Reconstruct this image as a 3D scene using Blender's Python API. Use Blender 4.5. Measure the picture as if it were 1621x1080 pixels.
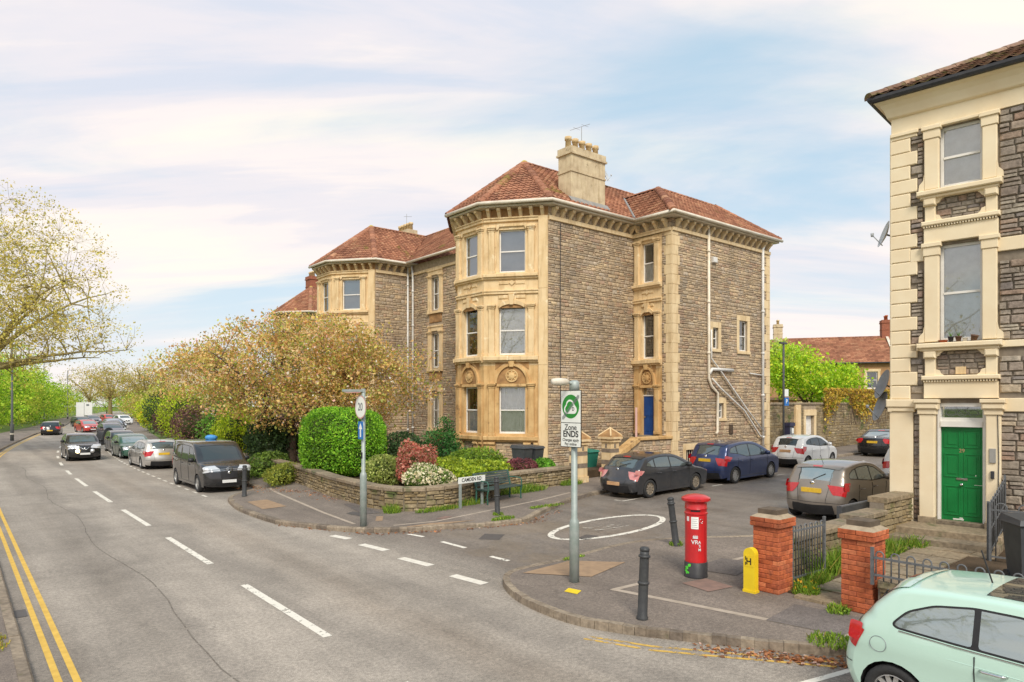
import bpy, bmesh, math, random
import numpy as np
from mathutils import Vector, Matrix
from mathutils.geometry import delaunay_2d_cdt, tessellate_polygon

for o in list(bpy.data.objects): bpy.data.objects.remove(o)
scene = bpy.context.scene
R = math.radians

# ------------------------------------------------------------------ camera
cam_d = bpy.data.cameras.new('camera'); cam = bpy.data.objects.new('camera', cam_d)
scene.collection.objects.link(cam)
cam.location = (0, 0, 3.2); cam.rotation_euler = (R(90), 0, 0)
cam_d.sensor_width = 36; cam_d.lens = 36*1078/1621
cam_d.shift_y = 98/1621; cam_d.clip_end = 2000; cam_d.clip_start = .1
scene.camera = cam

# ------------------------------------------------------------------ sky
world = bpy.data.worlds.new('World'); scene.world = world; world.use_nodes = True
SUN_EL, SUN_AZ = 44, 174       # azimuth clockwise from +Y (behind the camera, a little to the right)
def build_sky():
    nt = world.node_tree; nt.nodes.clear(); N = nt.nodes.new; L = nt.links.new
    out = N('ShaderNodeOutputWorld'); bg = N('ShaderNodeBackground')
    sky = N('ShaderNodeTexSky'); sky.sky_type = 'NISHITA'; sky.sun_disc = False
    sky.sun_elevation = R(SUN_EL); sky.sun_rotation = R(SUN_AZ); sky.air_density = 1.0; sky.dust_density = 1.5
    tc = N('ShaderNodeTexCoord')
    sep = N('ShaderNodeSeparateXYZ'); L(tc.outputs['Generated'], sep.inputs[0])
    def math_(op, a, b=None, c=None):
        m = N('ShaderNodeMath'); m.operation = op
        for i, v in enumerate((a, b, c)):
            if v is None: continue
            if isinstance(v, (int, float)): m.inputs[i].default_value = v
            else: L(v, m.inputs[i])
        return m.outputs[0]
    zz = math_('MAXIMUM', sep.outputs[2], 0.0)
    den = math_('ADD', zz, .16)
    cx = math_('DIVIDE', sep.outputs[0], den); cy = math_('DIVIDE', sep.outputs[1], den)
    def cloud(sx, sy, ang, scale, detail, seed, rough=.55, loc=(0, 0, 0)):
        com = N('ShaderNodeCombineXYZ'); L(cx, com.inputs[0]); L(cy, com.inputs[1]); com.inputs[2].default_value = seed
        mp = N('ShaderNodeMapping'); L(com.outputs[0], mp.inputs[0])
        mp.inputs['Rotation'].default_value = (0, 0, R(ang)); mp.inputs['Scale'].default_value = (sx, sy, 1); mp.inputs['Location'].default_value = loc
        nz = N('ShaderNodeTexNoise'); L(mp.outputs[0], nz.inputs[0]); nz.inputs['Scale'].default_value = scale
        nz.inputs['Detail'].default_value = detail; nz.inputs['Roughness'].default_value = rough
        nz.inputs['Distortion'].default_value = .35
        return nz.outputs[0]
    def ramp(v, stops):
        r = N('ShaderNodeValToRGB'); L(v, r.inputs[0]); e = r.color_ramp.elements
        while len(e) < len(stops): e.new(.5)
        for k, (p, c) in enumerate(stops): e[k].position = p; e[k].color = (*c, 1)
        r.color_ramp.interpolation = 'EASE'
        return r.outputs[0]
    def mix(f, a, b):
        m = N('ShaderNodeMix'); m.data_type = 'RGBA'
        if isinstance(f, float): m.inputs[0].default_value = f
        else: L(f, m.inputs[0])
        L(a, m.inputs[6]); L(b, m.inputs[7]); return m.outputs[2]
    sc = N('ShaderNodeVectorMath'); sc.operation = 'SCALE'; L(sky.outputs[0], sc.inputs[0]); sc.inputs['Scale'].default_value = .11
    n1 = cloud(.55, 1.25, -14, .8, 9, 14.6, .55, (-.42, .1, 0))        # broad sheets
    n2 = cloud(.5, 2.2, -10, 1.3, 8, 9.1)         # streaks
    m1 = ramp(n1, [(.36, (0, 0, 0)), (.56, (1, 1, 1))])
    tint = ramp(n2, [(.34, (.47, .50, .57)), (.45, (.565, .545, .575)), (.54, (.655, .60, .585)), (.66, (.69, .64, .575))])
    # clear parts: the clear-sky colour seen through thin high veil
    veil = N('ShaderNodeRGB'); veil.outputs[0].default_value = (.35, .48, .57, 1)
    clear = mix(.80, sc.outputs[0], veil.outputs[0])
    col = mix(m1, clear, tint)
    # pale warm haze low down
    hz = math_('POWER', math_('SUBTRACT', 1.0, math_('MINIMUM', zz, 1.0)), 7.0)
    hzm = math_('MULTIPLY', hz, .75)
    hc = N('ShaderNodeRGB'); hc.outputs[0].default_value = (.67, .63, .60, 1)
    col = mix(hzm, col, hc.outputs[0])
    L(col, bg.inputs[0]); bg.inputs[1].default_value = .74
    L(bg.outputs[0], out.inputs[0])
build_sky()

# ------------------------------------------------------------------ sun (bright overcast: very soft)
sd = bpy.data.lights.new('sun', 'SUN'); sd.energy = 1.5; sd.angle = R(20); sd.color = (1, .93, .82)
sun = bpy.data.objects.new('sun', sd); scene.collection.objects.link(sun)
az, el = R(SUN_AZ), R(SUN_EL)
to_sun = Vector((math.sin(az)*math.cos(el), math.cos(az)*math.cos(el), math.sin(el)))
sun.rotation_euler = to_sun.to_track_quat('Z', 'Y').to_euler()
sun.location = to_sun*60
vs = scene.view_settings; vs.view_transform = 'Standard'; vs.look = 'None'; vs.gamma = 1; vs.exposure = 1.08
vs.use_curve_mapping = False

# ------------------------------------------------------------------ place: street frame (s into the side street, t along the main road)
AX, AY, ROT = 1.45, 27.3, 39.5
CO, SI = math.cos(R(ROT)), math.sin(R(ROT))
def xy(s, t): return (AX + s*CO - t*SI, AY + s*SI + t*CO)
def sm(q, a, b):
    q = min(1, max(0, (q-a)/(b-a))); return q*q*(3-2*q)
def Gst(s, t):
    r = s+10
    r = 0 if r < -2 else ((r+2)**2/8 if r < 2 else r)
    return .02*min(r, 60)*(1-sm(t, 6, 18))
CT = [(-80, -14.5), (14, -14.5), (25, -14.0), (37, -12.7), (58, -9.5), (70, -7.6), (88, -3.5), (115, .3), (150, 6.5), (200, 17), (280, 36)]
def ct(t):
    for (a, b), (c, d) in zip(CT, CT[1:]):
        if t <= c:
            return b+(d-b)*(t-a)/(c-a)
    return CT[-1][1]
_cts = {}
def cs(t):      # smoothed centre line
    return sum(ct(t+k*3) for k in range(-3, 4))/7
C = scene.collection

# ------------------------------------------------------------------ mesh helpers
class Fr:
    """wall frame: a along p0->p1, d outward (right-hand side), z up"""
    def __init__(self, p0, p1):
        self.o = Vector((p0[0], p0[1], 0)); e = Vector((p1[0]-p0[0], p1[1]-p0[1], 0)); self.len = e.length
        self.e = e.normalized(); self.n = Vector((self.e.y, -self.e.x, 0))
    def __call__(self, a, d, z): return self.o+self.e*a+self.n*d+Vector((0, 0, z))
XF = Fr((0, 0), (1, 0))           # a=x, d=-y
class MB:
    def __init__(self): self.v = []; self.f = []
    def add(self, vs, fs):
        b = len(self.v); self.v += [tuple(p) for p in vs]; self.f += [tuple(i+b for i in f) for f in fs]; return self
    def hexa(self, p): # 4 bottom, 4 top
        return self.add(p, [(3, 2, 1, 0), (4, 5, 6, 7), (0, 1, 5, 4), (1, 2, 6, 5), (2, 3, 7, 6), (3, 0, 4, 7)])
    def box(self, x0, x1, y0, y1, z0, z1):
        return self.hexa([(x0, y0, z0), (x1, y0, z0), (x1, y1, z0), (x0, y1, z0), (x0, y0, z1), (x1, y0, z1), (x1, y1, z1), (x0, y1, z1)])
    def fbox(self, F, a0, a1, d0, d1, z0, z1, ch=0):
        if ch:   # chamfered front edge
            return self.add([F(a0, d0, z0), F(a1, d0, z0), F(a1, d0, z1), F(a0, d0, z1),
                F(a0, d1-ch, z0), F(a1, d1-ch, z0), F(a1, d1-ch, z1), F(a0, d1-ch, z1),
                F(a0+ch, d1, z0+ch), F(a1-ch, d1, z0+ch), F(a1-ch, d1, z1-ch), F(a0+ch, d1, z1-ch)],
                [(0, 1, 5, 4), (1, 2, 6, 5), (2, 3, 7, 6), (3, 0, 4, 7), (4, 5, 9, 8), (5, 6, 10, 9), (6, 7, 11, 10), (7, 4, 8, 11), (8, 9, 10, 11)])
        return self.hexa([F(a0, d0, z0), F(a1, d0, z0), F(a1, d1, z0), F(a0, d1, z0), F(a0, d0, z1), F(a1, d0, z1), F(a1, d1, z1), F(a0, d1, z1)])
    def prism(self, F, poly, d0, d1):
        n = len(poly)
        vs = [F(a, d0, z) for a, z in poly]+[F(a, d1, z) for a, z in poly]
        fs = [(i, (i+1) % n, n+(i+1) % n, n+i) for i in range(n)]
        tri = tessellate_polygon([[Vector((a, z, 0)) for a, z in poly]])
        for t in tri: fs.append(tuple(t)); fs.append(tuple(i+n for i in reversed(t)))
        return self.add(vs, fs)
    def plate(self, pts, th):   # horizontal polygon (x,y) list between z0,z1
        n = len(pts); z0, z1 = th
        vs = [(x, y, z0) for x, y in pts]+[(x, y, z1) for x, y in pts]
        fs = [(i, (i+1) % n, n+(i+1) % n, n+i) for i in range(n)]
        for t in tessellate_polygon([[Vector((x, y, 0)) for x, y in pts]]):
            fs.append(tuple(t)); fs.append(tuple(i+n for i in reversed(t)))
        return self.add(vs, fs)
    def tube(self, pts, r, n=8, cap=True):
        pts = [Vector(p) for p in pts]; m = len(pts)
        rs = r if isinstance(r, (list, tuple)) else [r]*m
        vs = []; up = None
        for i, p in enumerate(pts):
            d = (pts[min(i+1, m-1)]-pts[max(i-1, 0)]).normalized()
            if up is None:
                up = Vector((0, 0, 1)) if abs(d.z) < .9 else Vector((1, 0, 0))
            x = d.cross(up)
            if x.length < 1e-4: x = d.orthogonal()
            x.normalize(); y = x.cross(d).normalized(); up = y
            for k in range(n):
                a = 2*math.pi*k/n; vs.append(p+(x*math.cos(a)+y*math.sin(a))*rs[i])
        fs = [(i*n+k, i*n+(k+1) % n, (i+1)*n+(k+1) % n, (i+1)*n+k) for i in range(m-1) for k in range(n)]
        if cap: fs += [tuple(range(n-1, -1, -1)), tuple((m-1)*n+k for k in range(n))]
        return self.add(vs, fs)
    def lathe(self, prof, n=16, c=(0, 0, 0), axis='z', cap=True):
        vs = []
        for r, h in prof:
            for k in range(n):
                a = 2*math.pi*k/n; q = (r*math.cos(a), r*math.sin(a), h)
                if axis == 'y': q = (q[0], q[2], q[1])
                if axis == 'x': q = (q[2], q[0], q[1])
                vs.append((q[0]+c[0], q[1]+c[1], q[2]+c[2]))
        m = len(prof)
        fs = [(i*n+k, i*n+(k+1) % n, (i+1)*n+(k+1) % n, (i+1)*n+k) for i in range(m-1) for k in range(n)]
        if cap:
            if prof[0][0] > 1e-4: fs.append(tuple(range(n-1, -1, -1)))
            if prof[-1][0] > 1e-4: fs.append(tuple((m-1)*n+k for k in range(n)))
        return self.add(vs, fs)
    def build(self, name, mat, parent=None, smooth=False, kind=None, recalc=False):
        me = bpy.data.meshes.new(name); me.from_pydata(self.v, [], self.f)
        if recalc:
            bm = bmesh.new(); bm.from_mesh(me); bmesh.ops.remove_doubles(bm, verts=bm.verts, dist=1e-5)
            bmesh.ops.recalc_face_normals(bm, faces=bm.faces); bm.to_mesh(me); bm.free()
        return finish(name, me, mat, parent, smooth, kind)
def finish(name, me, mat, parent=None, smooth=False, kind=None):
    if isinstance(mat, str): mat = M[mat]
    me.materials.append(mat)
    if smooth: me.shade_smooth()
    o = bpy.data.objects.new(name, me); C.objects.link(o)
    if parent: o.parent = parent
    if kind: o['kind'] = kind
    return o
def smooth_angle(o, deg=40):
    me = o.data; me.shade_smooth()
    try: me.set_sharp_from_angle(angle=R(deg))
    except Exception: pass
    return o
def tag(o, label, cat, group=None):
    o['label'] = label; o['category'] = cat
    if group: o['group'] = group
    return o
def thing(name, label, cat, loc=(0, 0, 0), rz=0, group=None):
    o = bpy.data.objects.new(name, None); C.objects.link(o); o.empty_display_size = .3
    o.location = loc; o.rotation_euler = (0, 0, rz)
    return tag(o, label, cat, group)
def at(s, t, dz=0): x, y = xy(s, t); return (x, y, Gst(s, t)+dz)
def sthing(name, label, cat, s, t, dz=0, ang=0, group=None):
    """thing standing at street coordinates; local x = +s, y = +t before ang (degrees)"""
    return thing(name, label, cat, at(s, t, dz), R(ROT+ang), group)
def inside(poly, pts):
    x, y = pts[:, 0], pts[:, 1]; r = np.zeros(len(pts), bool); n = len(poly)
    for i in range(n):
        x0, y0 = poly[i]; x1, y1 = poly[(i+1) % n]
        if y0 == y1: continue
        c = ((y0 > y) != (y1 > y)) & (x < (x1-x0)*(y-y0)/(y1-y0)+x0); r ^= c
    return r
def cdt(poly, step, extra=()):
    """triangulate polygon with interior grid points; extra = further closed polygons as constraints"""
    P = np.array(poly); lo, hi = P.min(0), P.max(0)
    gx, gy = np.meshgrid(np.arange(lo[0]+step/2, hi[0], step), np.arange(lo[1]+step/2, hi[1], step))
    g = np.stack([gx.ravel(), gy.ravel()], 1); g = g[inside(poly, g)] if len(g) else g
    vs = []; es = []
    for pl in [poly, *extra]:
        b = len(vs); n = len(pl); vs += [Vector(p) for p in pl]; es += [(b+i, b+(i+1) % n) for i in range(n)]
    bound = np.array([tuple(v) for v in vs])
    if len(g):
        dmin = np.min(np.hypot(g[:, None, 0]-bound[None, :, 0], g[:, None, 1]-bound[None, :, 1]), axis=1)
        g = g[dmin > step*.45]
    vs += [Vector(p) for p in g]
    ov, oe, of, *_ = delaunay_2d_cdt(vs, es, [], 0, 1e-5)
    V = np.array([tuple(v) for v in ov]); T = np.array([f for f in of if len(f) == 3])
    cen = V[T].mean(1); T = T[inside(poly, cen)]
    return V, T
def resample(path, d):
    out = [path[0]]; acc = 0
    for p, q in zip(path, path[1:]):
        L_ = math.hypot(q[0]-p[0], q[1]-p[1]); k = max(1, round(L_/d))
        for i in range(1, k+1): out.append((p[0]+(q[0]-p[0])*i/k, p[1]+(q[1]-p[1])*i/k))
    return out
def spline(pts, n=6):
    out = []
    for i in range(len(pts)-1):
        p0 = pts[max(i-1, 0)]; p1 = pts[i]; p2 = pts[i+1]; p3 = pts[min(i+2, len(pts)-1)]
        for k in range(n):
            u = k/n
            out.append(tuple(.5*(2*b+(c-a)*u+(2*a-5*b+4*c-d)*u*u+(-a+3*b-3*c+d)*u**3) for a, b, c, d in zip(p0, p1, p2, p3)))
    out.append(tuple(pts[-1])); return out

# ------------------------------------------------------------------ materials
M = {}
def rgb(h):
    h = h.lstrip('#'); c = [int(h[i:i+2], 16)/255 for i in (0, 2, 4)]
    return tuple(x/12.92 if x <= .04045 else ((x+.055)/1.055)**2.4 for x in c)
def newmat(name):
    m = bpy.data.materials.new(name); m.use_nodes = True; nt = m.node_tree
    b = nt.nodes.get('Principled BSDF'); M[name] = m
    return m, nt, b
def noise_node(nt, scale, detail=4, rough=.6, coord='Object', sc=(1, 1, 1), dist=0):
    tc = nt.nodes.new('ShaderNodeTexCoord'); mp = nt.nodes.new('ShaderNodeMapping'); mp.inputs['Scale'].default_value = sc
    nt.links.new(tc.outputs[coord], mp.inputs[0])
    n = nt.nodes.new('ShaderNodeTexNoise'); nt.links.new(mp.outputs[0], n.inputs[0])
    n.inputs['Scale'].default_value = scale; n.inputs['Detail'].default_value = detail; n.inputs['Roughness'].default_value = rough
    n.inputs['Distortion'].default_value = dist
    return n.outputs[0]
def ramp_node(nt, v, stops):
    r = nt.nodes.new('ShaderNodeValToRGB'); nt.links.new(v, r.inputs[0]); e = r.color_ramp.elements
    while len(e) < len(stops): e.new(.5)
    for k, (p, c) in enumerate(stops): e[k].position = p; e[k].color = (*c, 1)
    return r.outputs[0]
def mixc(nt, f, a, b, mode='MIX'):
    m = nt.nodes.new('ShaderNodeMix'); m.data_type = 'RGBA'; m.blend_type = mode
    for k, v in ((0, f), (6, a), (7, b)):
        if isinstance(v, (int, float)): m.inputs[k].default_value = v
        elif isinstance(v, tuple): m.inputs[k].default_value = (*v, 1)
        else: nt.links.new(v, m.inputs[k])
    return m.outputs[2]
def bump(nt, b, h, strength=.3, dist=.01):
    n = nt.nodes.new('ShaderNodeBump'); n.inputs['Strength'].default_value = strength; n.inputs['Distance'].default_value = dist
    nt.links.new(h, n.inputs['Height']); nt.links.new(n.outputs[0], b.inputs['Normal'])
def mat(name, c1, c2=None, scale=3, rough=.75, metal=0, bmp=0, bscale=40, lo=.35, hi=.65, spots=None, spec=.4, coat=0, orand=0, streak=False):
    m, nt, b = newmat(name)
    b.inputs['Roughness'].default_value = rough; b.inputs['Metallic'].default_value = metal
    b.inputs['Specular IOR Level'].default_value = spec
    if coat: b.inputs['Coat Weight'].default_value = coat; b.inputs['Coat Roughness'].default_value = .05
    if c2 is None: c2 = tuple(x*.9 for x in c1)
    v = noise_node(nt, scale); col = ramp_node(nt, v, [(lo, c1), (hi, c2)])
    if spots:     # (colour, scale, threshold)
        for sc_, ss, th in spots:
            w = noise_node(nt, ss, 5, .65); f = ramp_node(nt, w, [(th, (0, 0, 0)), (th+.08, (1, 1, 1))])
            col = mixc(nt, f, col, sc_)
    if streak:
        w = noise_node(nt, 2.2, 5, .6, sc=(2.5, 2.5, .35)); f = ramp_node(nt, w, [(.50, (0, 0, 0)), (.66, (.55, .55, .55))]); col = mixc(nt, f, col, mixc(nt, 1.0, col, (.62, .55, .45), 'MULTIPLY'))
    if orand:
        oi = nt.nodes.new('ShaderNodeObjectInfo'); mr = nt.nodes.new('ShaderNodeMapRange')
        nt.links.new(oi.outputs['Random'], mr.inputs[0]); mr.inputs[3].default_value = 1-orand; mr.inputs[4].default_value = 1+orand
        vm = nt.nodes.new('ShaderNodeVectorMath'); vm.operation = 'SCALE'; nt.links.new(col, vm.inputs[0]); nt.links.new(mr.outputs[0], vm.inputs['Scale'])
        col = vm.outputs[0]
    nt.links.new(col, b.inputs['Base Color'])
    if bmp: bump(nt, b, noise_node(nt, bscale, 4), bmp)
    return m
def piece_mat(name, stops, attr, rough=.85, nscale=14, bmp=.4, bscale=30, moss=None):
    """stones / tiles: every piece its own tint (object random, or the 'rnd' attribute on joined pieces)"""
    m, nt, b = newmat(name); b.inputs['Roughness'].default_value = rough; b.inputs['Specular IOR Level'].default_value = .25
    if attr:
        a = nt.nodes.new('ShaderNodeAttribute'); a.attribute_name = 'rnd'; src = a.outputs['Fac']
    else:
        a = nt.nodes.new('ShaderNodeObjectInfo'); src = a.outputs['Random']
    col = ramp_node(nt, src, stops)
    g = nt.nodes.new('ShaderNodeNewGeometry')
    n = nt.nodes.new('ShaderNodeTexNoise'); nt.links.new(g.outputs['Position'], n.inputs[0]); n.inputs['Scale'].default_value = nscale; n.inputs['Detail'].default_value = 5
    k = ramp_node(nt, n.outputs[0], [(.3, (.72, .72, .72)), (.7, (1.25, 1.25, 1.25))])
    col = mixc(nt, 1.0, col, k, 'MULTIPLY')
    nb = nt.nodes.new('ShaderNodeTexNoise'); nt.links.new(g.outputs['Position'], nb.inputs[0]); nb.inputs['Scale'].default_value = .7; nb.inputs['Detail'].default_value = 4
    col = mixc(nt, 1.0, col, ramp_node(nt, nb.outputs[0], [(.32, (.78, .77, .76)), (.68, (1.16, 1.15, 1.12))]), 'MULTIPLY')
    if moss:
        n2 = nt.nodes.new('ShaderNodeTexNoise'); nt.links.new(g.outputs['Position'], n2.inputs[0]); n2.inputs['Scale'].default_value = moss[1]; n2.inputs['Detail'].default_value = 6
        f = ramp_node(nt, n2.outputs[0], [(moss[2], (0, 0, 0)), (moss[2]+.1, (1, 1, 1))])
        col = mixc(nt, f, col, moss[0])
    nt.links.new(col, b.inputs['Base Color'])
    n3 = nt.nodes.new('ShaderNodeTexNoise'); nt.links.new(g.outputs['Position'], n3.inputs[0]); n3.inputs['Scale'].default_value = bscale; n3.inputs['Detail'].default_value = 4
    bump(nt, b, n3.outputs[0], bmp, .02)
    return m
# brown-grey pennant rubble
RUB = [(0, rgb('#9d8b76')), (.2, rgb('#ad9a81')), (.4, rgb('#bba68a')), (.55, rgb('#a39584')), (.7, rgb('#c4ae8d')), (.85, rgb('#ab8f78')), (1, rgb('#b7a996'))]
piece_mat('rubble', RUB, False); piece_mat('rubble_j', RUB, True)
RUB2 = [(0, rgb('#857a6e')), (.25, rgb('#9a9084')), (.5, rgb('#8d8076')), (.65, rgb('#a59c8e')), (.80, rgb('#9b8272')), (.9, rgb('#837c78')), (1, rgb('#ae9f8a'))]
piece_mat('pennant', RUB2, False, bmp=.6); piece_mat('pennant_j', RUB2, True, bmp=.6)
RWL = [(0, rgb('#7c6f5a')), (.4, rgb('#97876a')), (.7, rgb('#867454')), (1, rgb('#a4957a'))]
piece_mat('wallstone', RWL, False, moss=((.10, .12, .04), 1.3, .58)); piece_mat('wallstone_j', RWL, True, moss=((.10, .12, .04), 1.3, .58))
TIL = [(0, rgb('#8f614c')), (.3, rgb('#9f6d55')), (.6, rgb('#ad7b60')), (.85, rgb('#835644')), (1, rgb('#b78a6c'))]
MOSS = ((.22, .17, .04), .9, .62)
piece_mat('rooftile', TIL, False, moss=MOSS, bmp=.2); piece_mat('rooftile_j', TIL, True, moss=MOSS, bmp=.2)
TIL2 = [(0, rgb('#7a6052')), (.4, rgb('#8f7565')), (.7, rgb('#84624f')), (1, rgb('#a38a76'))]
piece_mat('oldtile', TIL2, False, moss=((.16, .14, .05), 3, .56), bmp=.3)
BRK = [(0, rgb('#9a5138')), (.2, rgb('#b5633f')), (.45, rgb('#c06c48')), (.7, rgb('#a85a3e')), (.88, rgb('#cc7c56')), (1, rgb('#8c4a36'))]
piece_mat('brick', BRK, False, moss=((.12, .05, .04), 4, .66), bmp=.35, bscale=60)
SLB = [(0, rgb('#8f7f68')), (.5, rgb('#9a8b76')), (1, rgb('#7f7464'))]
piece_mat('slab', SLB, False, moss=((.12, .13, .06), 2, .58))
KRB = [(0, rgb('#86796a')), (.5, rgb('#978a79')), (1, rgb('#766b60'))]
piece_mat('kerbstone', KRB, False, moss=((.10, .10, .05), 3, .66))
mat('mortar', rgb('#b0a088'), rgb('#988771'), 6, .95, bmp=.3)
mat('mortar_dark', rgb('#8c8172'), rgb('#786d60'), 6, .95, bmp=.3)
STN = dict(streak=True, scale=1.6, rough=.85, bmp=.25, bscale=25, lo=.3, hi=.7)
mat('bath', rgb('#e6cda3'), rgb('#d8ba8b'), spots=[(rgb('#b3946a'), .9, .66), (rgb('#eedcb9'), 2.5, .6)], **STN)
mat('bath_stained', rgb('#dab984'), rgb('#bd945f'), spots=[(rgb('#836748'), 1.4, .6)], **STN)
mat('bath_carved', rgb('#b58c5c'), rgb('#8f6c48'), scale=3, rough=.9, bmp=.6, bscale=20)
mat('bath2', rgb('#e6d0a8'), rgb('#d8bd92'), **STN)
mat('cream', rgb('#ecdcbc'), rgb('#e4d0ad'), 1.2, .7, bmp=.1, bscale=20, spots=[(rgb('#c9ab7c'), 1.7, .68)])
mat('render_old', rgb('#d6c4a2'), rgb('#bda98a'), 2.2, .9, bmp=.3, bscale=12, spots=[(rgb('#8d7d62'), 2.6, .60)], streak=True)
mat('white_paint', rgb('#e9e6e0'), rgb('#dcd8d0'), 3, .45)
mat('gutter_white', rgb('#e0d8c8'), rgb('#cfc4b0'), 3, .5)
mat('gutter_black', (.035, .035, .04), (.05, .05, .055), 8, .45)
mat('lead', rgb('#a3a09a'), rgb('#8b8a86'), 4, .5, metal=.2)
mat('slate', rgb('#7c7a7c'), rgb('#6a686c'), 5, .6)
mat('claypot', rgb('#dcc49a'), rgb('#c4a678'), 6, .85)
mat('pipe_cream', rgb('#e8dfce'), rgb('#dccfb8'), 3, .5, spots=[(rgb('#96704a'), 3, .66)])
mat('pipe_grey', rgb('#e2e0db'), rgb('#d0cdc6'), 3, .45)
mat('soil', rgb('#5b4a38'), rgb('#453828'), 3, .95, bmp=.5)
mat('grass_ground', rgb('#6b7d33'), rgb('#54682a'), 2, .95, bmp=.6, bscale=30)
mat('blue_door', rgb('#1c4a8c'), rgb('#1a3f7a'), 4, .4)
mat('green_door', rgb('#12793a'), rgb('#0f6e34'), 3, .35, bmp=.1, bscale=60)
mat('iron', (.055, .06, .065), (.08, .08, .082), 12, .5)
mat('iron_grey', (.16, .165, .17), (.11, .115, .12), 12, .55)
mat('bollard_black', (.04, .042, .045), (.06, .062, .062), 10, .5)
mat('galv', rgb('#a9b0ac'), rgb('#93a09a'), 5, .55, metal=.3, spots=[(rgb('#7c8a82'), 3, .62)])
mat('post_red', (.58, .02, .022), (.48, .018, .022), 4, .32, coat=.4, spots=[((.30, .02, .02), 7, .64)], bmp=.08, bscale=30)
mat('post_black', (.03, .03, .035), (.05, .05, .05), 8, .45)
mat('hydrant_yellow', (.85, .62, .02), (.78, .54, .02), 4, .5)
mat('brass', (.55, .42, .22), None, 4, .35, metal=.8)
mat('chrome', (.7, .7, .7), (.65, .65, .65), 4, .15, metal=1)
mat('black_plastic', (.03, .032, .036), (.045, .045, .05), 10, .5)
mat('dish_grey', rgb('#8c8f92'), rgb('#787c80'), 4, .5)
mat('dish_pale', rgb('#c8ccce'), rgb('#b4babc'), 4, .5)
mat('bench_green', rgb('#3c6a5c'), rgb('#2f5449'), 8, .55)
mat('bench_slat', rgb('#4a5a55'), rgb('#3a4644'), 6, .5)
mat('sign_white', rgb('#eef0ea'), rgb('#e4e6e0'), 3, .35)
mat('sign_black', (.015, .015, .017), None, 3, .4)
mat('sign_green', (.02, .26, .03), (.02, .23, .03), 3, .35)
mat('sign_blue', (.01, .16, .5), (.01, .14, .45), 3, .35)
mat('sign_red', (.6, .05, .05), (.5, .1, .1), 3, .4)
mat('sign_grey', rgb('#7d8286'), None, 3, .4)
mat('line_white', rgb('#e4ded2'), rgb('#d0c9bb'), 9, .75)
mat('line_yellow', rgb('#dbb555'), rgb('#c9a24a'), 6, .8)
mat('curtain', rgb('#efece6'), rgb('#e0dcd4'), 6, .9)
mat('blind', rgb('#b4bac0'), rgb('#a8afb6'), 2, .8)  # pale blue-grey panel colour stands in for sky reflected in the glass
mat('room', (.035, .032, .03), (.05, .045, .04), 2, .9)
mat('terrace_brick', rgb('#b08a62'), rgb('#a07a55'), 3, .9)
mat('dark_brick', rgb('#a3644a'), rgb('#8a5644'), 8, .9, bmp=.3)
mat('edge_strip', rgb('#b3a595'), rgb('#a29484'), 5, .9)
mat('tactile', rgb('#a3886c'), rgb('#927a62'), 6, .9)
mat('cover_red', rgb('#8d7266'), rgb('#7c665c'), 6, .8)
mat('cover_iron', (.10, .09, .085), None, 6, .6)
mat('lichen', (.5, .4, .08), None, 6, .9)
mat('graffiti_green', (.12, .75, .06), None, 6, .6)
mat('graffiti_white', (.75, .72, .72), None, 6, .6)
mat('bin_grey', (.05, .055, .06), (.065, .07, .075), 6, .5)
mat('bin_green', rgb('#2f7a68'), None, 6, .5)
mat('wood_dark', rgb('#5a4a3a'), rgb('#463a2e'), 6, .8)
mat('pot_dark', (.04, .04, .045), None, 6, .7)
mat('pot_brown', rgb('#6a5040'), None, 6, .8)
mat('pink_board', rgb('#d8b0a8'), None, 6, .8)
mat('cover_black', (.018, .018, .02), (.03, .03, .03), 5, .55)
mat('tarp_blue', (.05, .25, .6), (.1, .35, .7), 12, .5)
mat('leaf_plain', rgb('#6f9a3a'), rgb('#557a2c'), 20, .7)
mat('purple', rgb('#5a3f7a'), None, 5, .5)
def glass_mat(name, fac, tint=(1, 1, 1)):
    m, nt, b = newmat(name); nt.nodes.remove(b)
    out = nt.nodes['Material Output']; t = nt.nodes.new('ShaderNodeBsdfTransparent'); t.inputs[0].default_value = (*tint, 1)
    g = nt.nodes.new('ShaderNodeBsdfGlossy'); g.inputs['Roughness'].default_value = .02; g.inputs[0].default_value = (.9, .93, .95, 1)
    fr = nt.nodes.new('ShaderNodeFresnel'); fr.inputs[0].default_value = 1.5
    ad = nt.nodes.new('ShaderNodeMath'); ad.operation = 'ADD'; ad.use_clamp = True; nt.links.new(fr.outputs[0], ad.inputs[0]); ad.inputs[1].default_value = fac
    mx = nt.nodes.new('ShaderNodeMixShader'); nt.links.new(ad.outputs[0], mx.inputs[0]); nt.links.new(t.outputs[0], mx.inputs[1]); nt.links.new(g.outputs[0], mx.inputs[2])
    nt.links.new(mx.outputs[0], out.inputs[0]); return m
glass_mat('pane', .17, (.92, .94, .95))
def worn_mat(name, c, th=.5, scale=6):
    m, nt, b = newmat(name); b.inputs['Base Color'].default_value = (*c, 1); b.inputs['Roughness'].default_value = .8
    f = ramp_node(nt, noise_node(nt, scale, 6, .7), [(th-.05, (0, 0, 0)), (th+.05, (1, 1, 1))])
    nt.links.new(f, b.inputs['Alpha']); return m
worn_mat('worn_white', rgb('#ded8cb'), .40, 7); worn_mat('very_worn_white', rgb('#d6cfc2'), .56, 8); worn_mat('worn_yellow', rgb('#cfa850'), .47, 6)

def stain_mat(name, c, a):
    m, nt, b = newmat(name); b.inputs['Base Color'].default_value = (*c, 1); b.inputs['Roughness'].default_value = .8
    f = ramp_node(nt, noise_node(nt, 1.1, 6, .65), [(.38, (0, 0, 0)), (.72, (a, a, a))]); nt.links.new(f, b.inputs['Alpha'])

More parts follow.
